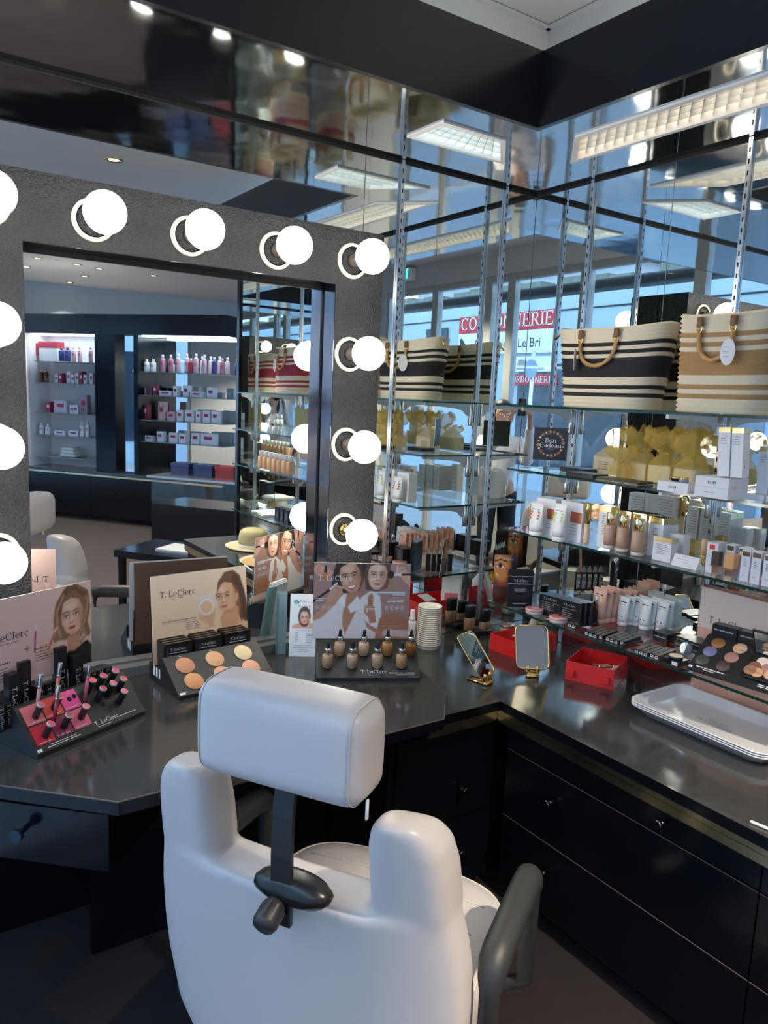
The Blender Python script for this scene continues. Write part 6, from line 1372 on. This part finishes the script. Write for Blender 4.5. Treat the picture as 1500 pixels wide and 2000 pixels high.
for k in range(5):
    t = T('mascara_tube', 'flat black tube with pointed top behind the black sample pouch, %s from the wall' % ORD[k], 'mascara', (-.136-.0225*k, -.250-.0102*k, Z4+.0006), R(25), group='five black tubes behind the black sample pouch')
    m = MB(); m.box((-.0095, -.007, 0), (.0095, .007, .078)); P('tube', m, mat('tube_black', (.02, .019, .017), .3), t)
    m = MB(); m.add([(-.0085, -.006, .0782), (.0085, -.006, .0782), (.0085, .006, .0782), (-.0085, .006, .0782), (-.002, 0, .104), (.002, 0, .104)], [(0, 1, 5, 4), (2, 3, 4, 5), (1, 2, 5), (3, 0, 4)]); P('pointed_top', m, mat('smoky_tip', (.35, .34, .33), .15), t)
    for sg in (-1, 1):
        m = MB(); m.box((-.0075, min(sg*.0072, sg*.0076), .010), (.0075, max(sg*.0072, sg*.0076), .070)); P('pale_label', m, mat('label_white', (.65, .65, .62), .5), t) if sg < 0 else None
        if sg < 0:
            m = MB()
            for z in (.022, .05): m.tube([(.0048*math.cos(a), -.0078, z+.009*math.sin(a)) for a in [2*math.pi*q/14 for q in range(14)]], .0014, 4, closed=True)
            P('ring_marks', m, INKM, t)
def pot(label, xc, yb, w, yt, col):
    (x, y), r, h = cpx(xc, yb, w, yt, Z4); t = T('blush_pot', label, 'pot', (x, y, Z4+.0006)); h = min(h, .022)
    m = MB(); m.lathe([(r*.85, 0), (r*.96, h*.2), (r, h*.6)], n=30); P('pot', m, mat('clear_pot', (.62, .50, .46), .12), t)
    m = MB(); m.lathe([(r, h*.62), (r*.98, h*.95), (r*.9, h), (0, h)], n=30, mis=[1, 1, 0]); P('lid', m, [mat('blush_'+col, col, .25), mat('pale_rim', (.7, .5, .46))], t)
pot('coral blush pot at the edge of the lowest shelf, left of the black cartons', 1043, 1204, 36, 1190, '#c98270')
pot('pink blush pot in front of the black cartons', 1090, 1221, 38, 1207, '#d9786e')
def blackbox(label, M, w, d, h, lines=True, group=None, white_end=False):
    t = T('black_carton', label, 'box', M=M, group=group); m = MB(); m.box((-w/2, 0, 0), (w/2, d, h)); P('carton', m, CARTON, t)
    m = MB(); F = FM_()
    if lines: put(m, serif('T.LeClerc', w*.10), 0, h*.78, F, align='c', dz=.0005); rules(m, -w*.42, h*.66, w*.84, 1, .003, h*.015, F, dz=.0005); rules(m, -w*.36, h*.56, w*.55, 4, h*.085, h*.018, F, dz=.0005); m.quad([(-.002, -.0005, h*.1), (.001, -.0005, h*.1), (0, -.0005, h*.15)])
    else: rules(m, -w*.4, h*.5, w*.8, 1, h*.2, h*.10, F, dz=.0005)
    rules(m, -w*.40, .2*d, w*.8, 1, .01, .0012, Matrix(((1, 0, 0, 0), (0, 1, 0, 0), (0, 0, 1, h), (0, 0, 0, 1))), dz=.0004)
    P('print', m, mat('pale_print', (.45, .44, .43), .5), t); return t
M, w, h = bpx(1052, 1197, 1094, 1158, Z4)
for j in range(2): blackbox('square black carton, left group on the lowest shelf, %s' % ('front' if j == 0 else 'back'), M @ Matrix.Translation((0, .029*j, 0)) @ Matrix.Rotation(R(10), 4, 'Z'), w*.9, .027, h)
M, w, h = bpx(1092, 1214, 1128, 1169, Z4)
for j in range(3): blackbox('square black carton, right group on the lowest shelf, %s' % ['front', 'middle', 'back'][j], M @ Matrix.Translation((.004*j, .023*j, 0)) @ Matrix.Rotation(R(8), 4, 'Z'), w*.95, .021, h)
def flatrow(tail, head, n, w, L, h, label, first=0):
    """n slim cartons side by side; head = near end pixel of the row's left carton, tail = far end pixel"""
    a, b = onz(*head, Z4), onz(*tail, Z4); d = Vector((b[0]-a[0], b[1]-a[1], 0)); M = frame((a[0], a[1], Z4+.0006), (d.y, -d.x, 0), d)
    for k in range(n):
        t = T('slim_carton', '%s, %s from the left' % (label, ORD[k]), 'box', M=M @ Matrix.Translation(((w+.0008)*k, -.004*((k*7) % 3), 0)), group=label)
        m = MB(); m.box((0, 0, 0), (w, L, h)); P('carton', m, CARTON, t)
        m = MB(); m.quad([(w*.14, .006, h+.0003), (w*.84, .006, h+.0003), (w*.84, L-.004, h+.0003), (w*.14, L-.004, h+.0003)]); P('bronze_stripe', m, mat('bronze_stripe', (.17, .155, .13), .3), t)
        m = MB(); m.quad([(w*.12, -.0004, h*.15), (w*.88, -.0004, h*.15), (w*.88, -.0004, h*.3), (w*.12, -.0004, h*.3)]); m.tube([(w*.5+w*.28*math.cos(q), -.0006, h*.6+h*.22*math.sin(q)) for q in [2*math.pi*j/12 for j in range(12)]], .0010, 4, closed=True); P('end_print', m, WINK, t)
flatrow((1146, 1209), (1108, 1224), 2, .0165, .085, .013, 'slim black carton lying in front of the square cartons')
flatrow((1186, 1224), (1141, 1240), 4, .0165, .10, .013, 'slim black carton in the left row before the tubes')
flatrow((1236, 1233), (1182, 1251), 4, .0165, .105, .013, 'slim black carton in the middle row before the tubes')
flatrow((1290, 1256), (1238, 1275), 5, .0165, .105, .013, 'slim black carton in the right row before the tubes')
a, b = onz(1214, 1263, Z4), onz(1286, 1249, Z4); d = Vector((b[0]-a[0], b[1]-a[1], 0)); L = d.length
t = T('eye_pencil', 'black and silver eye pencil lying between the carton rows', 'pencil', M=frame((a[0], a[1], Z4+.0045), d, (0, 0, 1)))
m = MB(); m.cyl((0, 0, 0), (L*.55, 0, 0), .0038, n=10); P('barrel', m, BLACKP, t); m = MB(); m.cyl((L*.55, 0, 0), (L, 0, 0), .0042, n=10); P('cap', m, SILVER, t)
(x, y), r, h = cpx(1161, 1222, 9, 1165, Z4); t = T('mascara', 'standing mascara tester with a silver cap before the pink tubes', 'mascara', (x, y, Z4+.0006))
m = MB(); m.lathe([(r*1.7, 0), (r*1.7, .012), (r, .0125), (r, h*.52)], n=16); P('tube', m, BLACKP, t); m = MB(); m.lathe([(r, h*.525), (r*.92, h*.98), (r*.8, h), (0, h)], n=16); P('cap', m, SILVER, t)
# cream tubes: pink and white rows
PINK = mat('pink_tube', (.84, .47, .34), .32); WHT = mat('white_tube2', (.80, .79, .76), .3)
pk = [(1148, 1212, 1173, 1146), (1173, 1206, 1193, 1152), (1193, 1210, 1211, 1153)]
for k, (xl, yb, xr, yt) in enumerate(pk):
    M, w, h = bpx(xl, yb, xr, yt, Z4)
    for j in range(3): tube_thing('pale pink cream tube, %s from the left, %s row, lowest shelf' % (ORD[k], ['front', 'second', 'back'][j]), M @ Matrix.Translation((.003*j, .030*j, 0)), w*1.0, h*1.0, None, 'pale pink cream tubes on the lowest shelf', PINK, 6, True)
wt_ = [(1199, 1218, 1220, 1163), (1224, 1220, 1241, 1164), (1240, 1226, 1264, 1168), (1272, 1231, 1298, 1172)]
for k, (xl, yb, xr, yt) in enumerate(wt_):
    M, w, h = bpx(xl, yb, xr, yt, Z4); n = 2 if k in (0, 3) else 3
    if k == 1: M = M @ Matrix.Translation((0, .012, 0))
    for j in range(n): tube_thing('white cream tube, %s from the left, %s row, lowest shelf' % (ORD[k], ['front', 'second', 'back'][j]), M @ Matrix.Translation((.002*j, .028*j, 0)), min(w, .045), h, None, 'white cream tubes on the lowest shelf', WHT, 6, True)
# compacts and cartons before the palette stand
M, w, h = bpx(1293, 1293, 1325, 1283, Z4); bb = T('black_carton', 'flat black carton with a barcode under the open powder compact', 'box', M=M); h = min(h, .020)
m = MB(); m.box((-w/2, 0, 0), (w/2, .05, h)); P('carton', m, CARTON, bb)
m = MB(); m.box((w*.08, -.0005, h*.15), (w*.42, -.0001, h*.85)); P('barcode_label', m, WINK, bb)
t = T('powder_compact', 'open round black compact with pale powder and an oval mirror lid', 'compact', M=M @ Matrix.Translation((0, .024, h+.0008)))
m = MB(); m.lathe([(.020, 0), (.0215, .002), (.0215, .008)], n=26); P('case', m, BLACKP, t)
m = MB(); m.lathe([(.0195, .0084), (.018, .0095), (0, .010)], n=26, cap=False); P('powder', m, mat('pale_powder', (.78, .66, .48), .6), t)
m = MB(); Ml = Matrix.Translation((.012, .022, .008)) @ Matrix.Rotation(R(-14), 4, 'X') @ Matrix.Translation((0, 0, .022)) @ Matrix.Rotation(R(90), 4, 'X'); m.cyl((0, 0, -.0022), (0, 0, 0), .0215, n=26, M=Ml); ld = P('lid', m, BLACKP, t)
m = MB(); m.cyl((0, 0, 0), (0, 0, .0005), .0185, n=26, M=Ml); P('mirror', m, MIRROR, ld)
for k, (xl, yb, xr, yt) in enumerate(((1274, 1249, 1302, 1232), (1316, 1262, 1346, 1241), (1340, 1272, 1366, 1250))):
    M, w, h = bpx(xl, yb, xr, yt, Z4); 
    for j in range(1 if k == 0 else 2): blackbox('low black carton, %s of the pile beside the palette stand, %s' % (['left', 'middle', 'right'][k], 'lower' if j == 0 else 'upper'), M @ Matrix.Translation((.003*j, .0, (h+.0006)*j*.5)), w, .06, h*(1 if k == 0 else .495), False)
# sloped palette stand
a, b = onz(1341, 1308, Z4), onz(1500, 1357, Z4); d = Vector((b[0]-a[0], b[1]-a[1], 0)); ex = d.normalized()
SM = frame((a[0], a[1], Z4+.0006), ex, (-ex.y, ex.x, 0)); PW = .34; D4, H4 = .115, .088
t = T('palette_display', 'sloped black eyeshadow tester stand at the right end of the lowest shelf', 'display stand', M=SM)
m = MB(); m.prism([(0, 0), (0, .008), (D4, H4), (D4+.045, H4), (D4+.045, 0)], PW, Matrix(((0, 0, 1, 0), (1, 0, 0, 0), (0, 1, 0, 0), (0, 0, 0, 1)))); P('stand', m, BLACKM, t)
SLM = slope_frame(I4, 0, .008, D4, H4); ec = ['#a06a3c', '#dcb090', '#7c7aa8', '#b48072', '#4c5048', '#5a4248']
for i, (x, y) in enumerate(((.042, .116), (.106, .118), (.034, .078), (.098, .078), (.028, .040), (.090, .040))):
    m = MB(); m.lathe([(.0195, -.001), (.0195, .0012), (.0185, .0022), (0, .0026)], c=(x, y, 0), n=28, M=SLM, cap=False); P('eyeshadow_pan', m, mat('shadow_%d' % i, ec[i], .45), t)
m = MB(); rules(m, .022, .012, .085, 1, .004, .0034, SLM); rules(m, .045, .006, .035, 1, .004, .0024, SLM); m.box((.002, .004, .0003), (.013, .011, .0006), 0, SLM); rules(m, .2, .012, .10, 2, .006, .003, SLM)
P('lettering', m, WINK, t)
QM = SM @ SLM @ Matrix.Translation((.150, .022, .0006))
t = T('mosaic_palette', 'open face powder palette with overlapping round shades and mirror lid', 'palette', M=QM)
m = MB(); m.rbox((0, 0, 0), (.115, .085, .009), .003, 1, smooth=False); P('case', m, BLACKP, t)
mc = ['#ead0c4', '#dcb896', '#b07a72', '#8c5a44', '#dca878', '#e6ae8c', '#c8a890', '#5e4048', '#a87858']
for i, (x, y) in enumerate(((.035, .064), (.072, .066), (.055, .046), (.022, .042), (.036, .022), (.070, .026), (.092, .046), (.094, .020), (.016, .024))):
    m = MB(); m.cyl((x, y, .009), (x, y, .0096+.0003*i), .0165, n=22, smooth=False); P('powder_pan', m, mat('mosaic_%d' % i, mc[i], .5), t)
Ml = Matrix.Translation((0, .087, .009)) @ Matrix.Rotation(R(78), 4, 'X')
m = MB(); m.rbox((0, 0, -.006), (.115, .082, 0), .002, 1, smooth=False, M=Ml); ld = P('lid', m, BLACKP, t); m = MB(); m.box((.006, .006, .0001), (.109, .076, .0006), 0, Ml); P('mirror', m, MIRROR, ld)
for k in range(4):
    blackbox('black palette carton on top of the palette stand, %s from the left' % ORD[k], SM @ Matrix.Translation((.045+.078*k, D4+.004, H4+.0006)), .074, .036, .034, False, 'palette cartons on the stand')
# farther along the lowest shelf, seen in the make-up mirror
for k in range(3): 
    y = -1.74-.062*k; t = T('navy_carton', 'navy carton farther along the lowest shelf, %s from the corner' % ORD[k], 'box', M=Mshelf(-.27, y, Z4), group='navy cartons seen in the make-up mirror'); m = MB(); m.box((-.026, 0, 0), (.026, .05, .085)); P('carton', m, mat('navy_carton', (.012, .016, .034), .3), t); m = MB(); rules(m, -.012, .06, .022, 5, .009, .0016, FM_(), dz=.0006); P('print', m, WINK, t)
m = MB(); rr = random.Random(9)
for k in range(9): 
    m.box((-.07, -.10, .0016*k), (.07, .10, .0016*k+.0013), 0, Matrix.Rotation(R(rr.uniform(-14, 14)), 4, 'Z') @ Matrix.Translation((rr.uniform(-.01, .01), 0, 0)))
S('leaflet_pile', m, WHITE, 'untidy pile of white leaflets farther along the lowest shelf', 'leaflets', (-.19, -2.12, Z4+.0006))
# ================================================================== FAR SHOP, seen in the make-up mirror
P0 = van(70, 1004, 0); P1 = van(310, 1031, 0); fe = Vector((P1[0]-P0[0], P1[1]-P0[1], 0)).normalized(); fn = Vector((-fe.y, fe.x, 0))      # along the unit; towards the room
UM = Matrix([[fe.x, -fn.x, 0, P0[0]], [fe.y, -fn.y, 0, P0[1]], [0, 0, 1, 0], [0, 0, 0, 1]])      # local: x along, y into the wall, z up
def far(px, py, back=0.):        # (s, z) where the mirrored view ray meets the unit's plane, set back by 'back'
    q = ray(px, py); O = Vector((CAM[0], 2*VAN_Y-CAM[1], CAM[2])); q = Vector((q[0], -q[1], q[2])); pl0 = Vector((P0[0], P0[1], 0))-fn*back
    k = (pl0-O).dot(fn)/q.dot(fn); X = O+q*k; return (X-Vector((P0[0], P0[1], 0))).dot(fe), X.z
sA, zh0 = far(50, 650); sB, _ = far(440, 648); _, zh1 = far(200, 613); _, zct = far(200, 922)
s1, s2, s3, s4 = far(183, 800)[0], far(222, 800)[0], far(258, 800)[0], far(267, 800)[0]
sL = sA-1.2; sR = sB
t = T('display_unit', 'dark display unit along the far wall, mirrored behind the make-up table', 'display unit', M=UM)
m = MB(); m.box((sL, .0, .06), (sR, .55, zct-.03)); P('base_cabinet', m, BLACK, t)
m = MB(); m.box((sL, -.03, zct-.03), (sR, .55, zct)); P('worktop', m, STONE, t)
m = MB(); m.box((sL, -.032, zct-.055), (sR, -.0005, zct-.034)); P('brass_strip', m, BRASS, t)
m = MB(); m.box((sL, .02, zh0), (sR, .60, zh1)); P('header', m, FASCIA, t)
m = MB(); m.box((sL, .10, zh0-.012), (s1, .22, zh0-.0005)); m.box((s4, .10, zh0-.012), (sR, .22, zh0-.0005)); P('light_strip', m, mat('strip_light', (.9, .9, .9), .5, emit=((.80, .93, 1.0), 9.0)), t)
m = MB(); m.box((sL, .40, zct), (s1, .44, zh0)); m.box((sL-.02, .0, zct), (sA-.02, .44, zh0)); P('white_back', m, mat('white_panel', (.74, .70, .72), .5), t)
m = MB(); m.box((s1, .03, zct), (s2, .45, zh0)); m.box((s3, .03, zct), (s4, .45, zh0)); P('dark_post', m, BLACK, t)
m = MB(); m.box((s2, .12, zct), (s3, .14, zh0)); m.box((s4, .40, zct), (sR, .42, zh0)); P('mirror_back', m, MIRROR, t)
for k in range(4):
    m = MB(); a = sL+.3+(sR-sL-.3)*k/4; m.box((a, -.006, .08), (a+(sR-sL-.3)/4-.006, -.0004, zct-.06)); dr = P('drawer', m, BLACK, t); kn = MB(); kn.cyl(((a+.35), -.006, zct*.6), (a+.35, -.03, zct*.6), .01, n=10); P('knob', kn, BLACKP, dr)
LROW = [707, 748, 806, 850, 891]; RROW = [728, 774, 822, 864]
BK = .18
for y in LROW:
    m = MB(); z = far(120, y, BK)[1]; m.box((sA+.06, BK-.12, z-.008), (s1, .40, z)); P('shelf', m, mat('grey_glass', (.25, .30, .30), .1), t)
for y in RROW:
    m = MB(); z = far(340, y, BK)[1]; m.box((s4, BK-.12, z-.008), (sR-.03, .40, z)); P('shelf', m, mat('grey_glass', (.25, .3, .3)), t)
PK = mat('rose_bottle', (.55, .20, .28), .3); PK2 = mat('pale_rose_bottle', (.66, .42, .48), .3); RD = mat('deep_red', (.40, .03, .06), .4); NV = mat('navy_bottle', (.03, .06, .25), .3); AMB = mat('amber', (.12, .05, .02), .2)
cnt = {}
def fitem(kind, x0, x1, yt, ysh, xs, col, what, capc=None):
    a, z0 = far(x0, ysh, BK-.03); b = far(x1, ysh, BK-.03)[0]; z1 = far((x0+x1)/2, yt, BK-.03)[1]; z0 = far(xs, ysh, BK)[1]; w = b-a; h = max(.03, z1-z0)
    cnt[what] = cnt.get(what, 0)+1
    M = UM @ Matrix.Translation(((a+b)/2, BK-.03, z0+.001)); grp = what; what = what+', %s from the left' % ORD[cnt[what]-1]
    if kind == 'b':
        t = T('cosmetic_bottle', what, 'bottle', M=M, group=grp); r = min(w/2, .05)
        m = MB(); m.lathe([(r*.95, 0), (r, .004), (r, h*.72), (r*.5, h*.80)], n=14); P('bottle', m, col, t)
        m = MB(); m.lathe([(r*.48, h*.80), (r*.48, h), (0, h)], n=12); P('cap', m, capc or WHITE, t)
        m = MB(); m.add([(r*1.02*math.sin(q), -r*1.02*math.cos(q), zz) for q in (-.6, 0, .6) for zz in (h*.40, h*.56)], [(0, 2, 3, 1), (2, 4, 5, 3)]); P('label', m, RD, t)
    else:
        t = T('cosmetic_carton', what, 'box', M=M, group=grp)
        m = MB(); m.box((-w/2, 0, 0), (w/2, .07, h)); P('carton', m, col, t)
        m = MB(); m.box((-w*.28, -.002, h*.45), (w*.28, -.0003, h*.72)); P('label', m, RD if col is not RD else WHITE, t)
g1 = 'rose cosmetic bottles on the top shelf of the far unit'
t2 = T('gift_box', 'white gift box with a red ribbon at the far left of the display unit', 'gift box', M=UM @ Matrix.Translation((far(94, 707, BK)[0], BK, far(120, 707, BK)[1]+.001)))
w = far(112, 700, BK)[0]-far(77, 700, BK)[0]; m = MB(); m.box((-w/2, 0, 0), (w/2, .12, .235)); P('box', m, WHITE, t2); m = MB(); m.box((-w/2-.003, -.003, .165), (w/2+.003, .123, .238)); m.box((-w/2-.06, -.002, .07), (-w/2, .01, .22)); P('ribbon', m, RD, t2)
for x in (116, 128): fitem('b', x, x+9, 678, 706, 120, NV, 'blue bottle with a red cap beside the white gift box', RD)
for x in (141, 153, 174): fitem('b', x, x+7, 677, 707, 120, PK2, 'pale rose bottle on the top left shelf of the far unit')
for x in (78, 87): fitem('b', x, x+7, 722, 748, 120, AMB, 'amber bottle with a gold top on the far unit', GOLD)
for i, x in enumerate((107, 115, 131, 139, 147, 155, 163, 175)): fitem('k', x, x+6, 732-(i % 3)*3, 749, 120, [WHITEB, RD, WHITEB, WHITEB][i % 4], 'small carton on the second left shelf of the far unit')
fitem('k', 90, 98, 785, 806, 120, RD, 'red carton on the third left shelf of the far unit')
for x in (136, 143, 157): fitem('k', x, x+9, 791, 808, 120, WHITEB, 'white carton on the third left shelf of the far unit')
fitem('k', 106, 130, 782, 806, 120, mat('lilac_poster', (.60, .55, .60), .5), 'pale poster on the third left shelf of the far unit'); fitem('k', 156, 170, 772, 806, 120, mat('mauve_poster', (.42, .30, .38), .5), 'mauve poster on the third left shelf of the far unit')
for x, y in ((78, 826), (90, 829), (157, 824), (168, 822)): fitem('b', x, x+8, y, 850, 120, WHITEB, 'white bottle on the fourth left shelf of the far unit')
for x in (106, 133): fitem('k', x, x+20, 841, 850, 120, WHITEB, 'flat white carton on the fourth left shelf of the far unit')
for k in range(3):
    a, z = far(138, 891, BK); m = MB(); m.rbox((-.11+.01*k, -.07, 0), (.11-.008*k, .09, .04), .018, 2); S('folded_towel', m, mat('cream_towel', (.74, .72, .66), .9), 'folded cream towel of the pile on the far unit, %s' % ['bottom', 'middle', 'top'][k], 'towel', M=UM @ Matrix.Translation((a, BK, far(120, 891, BK)[1]+.001+.0405*k)))
for i, (x, yt) in enumerate(((267, 701), (274, 700), (282, 702), (295, 702), (314, 693), (330, 693), (344, 691), (361, 691), (369, 700), (379, 691), (395, 693), (414, 698), (430, 700))): fitem('b', x, x+(8 if i > 3 else 9), yt, 728, 340, [PK2, PK2, WHITEB, WHITEB, PK, PK, PK2, PK2, RD, PK2, PK2, NV, PK][i], 'rose or white bottle, top row of mirror backed shelves')
for i, (x, x2, yt) in enumerate(((268, 273, 758), (275, 283, 757), (286, 296, 756), (299, 305, 752), (310, 334, 763), (338, 346, 754), (357, 368, 753), (371, 395, 765), (404, 418, 757))): fitem('k', x, x2, yt, 774, 340, [DARK, WHITEB, mat('plum', (.16, .08, .11), .4), RD, WHITEB, WHITEB, WHITEB, WHITEB, WHITEB][i], 'carton, second row of mirror backed shelves')
for i, (x, x2, yt) in enumerate(((277, 288, 790), (309, 322, 785), (326, 341, 804), (345, 356, 801), (361, 378, 801), (382, 391, 803), (396, 409, 802), (413, 426, 803))): fitem('k', x, x2, yt, 822, 340, [RD, mat('skin_poster', (.62, .42, .36), .5), PK2, WHITEB, WHITEB, WHITEB, WHITEB, WHITEB][i], 'carton or poster, third row of mirror backed shelves')
for i, (x, x2, yt) in enumerate(((283, 297, 851), (306, 318, 843), (330, 346, 845), (349, 362, 847), (373, 389, 846), (392, 420, 847))): fitem('k', x, x2, yt, 864, 340, WHITEB, 'white carton, fourth row of mirror backed shelves')
# glass show counter and things on it
Q0 = van(325, 1085, 0); 
GM = UM.copy(); GM.translation = Vector((Q0[0]-.10, Q0[1]-.15, 0))
t = T('show_counter', 'low dark show counter with a glass top before the mirror backed shelves', 'counter', M=GM)
m = MB(); m.box((0, 0, .03), (1.25, .55, .50)); P('base', m, BLACK, t)
m = MB(); m.box((-.02, -.02, .74), (1.30, .60, .755)); m.box((0, 0, .50), (1.25, .006, .74)); m.box((0, .006, .50), (.006, .55, .74)); P('glass_case', m, GLASS, t)
m = MB(); m.box((-.03, -.03, .755), (1.31, .61, .775)); P('rim', m, STEEL, t)
for k, (x, c, nm) in enumerate(((.10, (.008, .013, .05), 'navy'), (.36, (.008, .013, .05), 'second navy'), (.60, (.10, .008, .01), 'dark red'))):
    b = T('jewel_box', '%s gift box on the glass show counter in the far shop' % nm, 'box', M=GM @ Matrix.Translation((x, .18, .776)))
    m = MB(); m.box((0, 0, 0), (.2, .16, .11)); P('box', m, mat('jb%d' % k, c, .4), b); m = MB(); m.box((-.004, -.004, .085), (.204, .164, .115)); P('lid', m, mat('jbl%d' % k, tuple(q*1.4 for q in c), .35), b)
b = T('table_mirror', 'white framed mirror tilted on the show counter in the far shop', 'mirror', M=GM @ Matrix.Translation((.86, .16, .776)) @ Matrix.Rotation(R(-14), 4, 'X'))
m = MB(); 
for lo, hi in (((0, 0, 0), (.02, .015, .30)), ((.18, 0, 0), (.20, .015, .30)), ((.02, 0, 0), (.18, .015, .02)), ((.02, 0, .28), (.18, .015, .30))): m.box(lo, hi)
P('frame', m, WHITE, b); m = MB(); m.box((.02, .006, .02), (.18, .008, .28)); P('glass', m, MIRROR, b)
b = T('bust', 'small black bust on the show counter in the far shop', 'bust', M=GM @ Matrix.Translation((1.18, .30, .776)))
m = MB(); m.lathe([(.06, 0), (.05, .03), (.07, .12), (.03, .16), (.035, .2), (.05, .25), (.03, .30), (0, .31)], n=18); P('figure', m, BLACKP, b)
L0 = van(330, 1066, .45)
t = T('side_table', 'low black side table with a pale tray in the far shop', 'table', (L0[0], L0[1]-.30, 0), math.atan2(fe.y, fe.x))
m = MB(); m.box((0, 0, .40), (.75, .5, .45)); P('tabletop', m, BLACK, t)
for x, y in ((.04, .04), (.71, .04), (.04, .46), (.71, .46)): m = MB(); m.box((x-.02, y-.02, 0), (x+.02, y+.02, .40)); P('leg', m, BLACK, t)
m = MB(); m.box((.25, .12, .4505), (.6, .36, .462)); S('paper_tray', m, mat('silver_tray', (.5, .52, .52), .25, metal=.5), 'pale flat tray on the low side table in the far shop', 'tray', M=t.matrix_basis.copy())
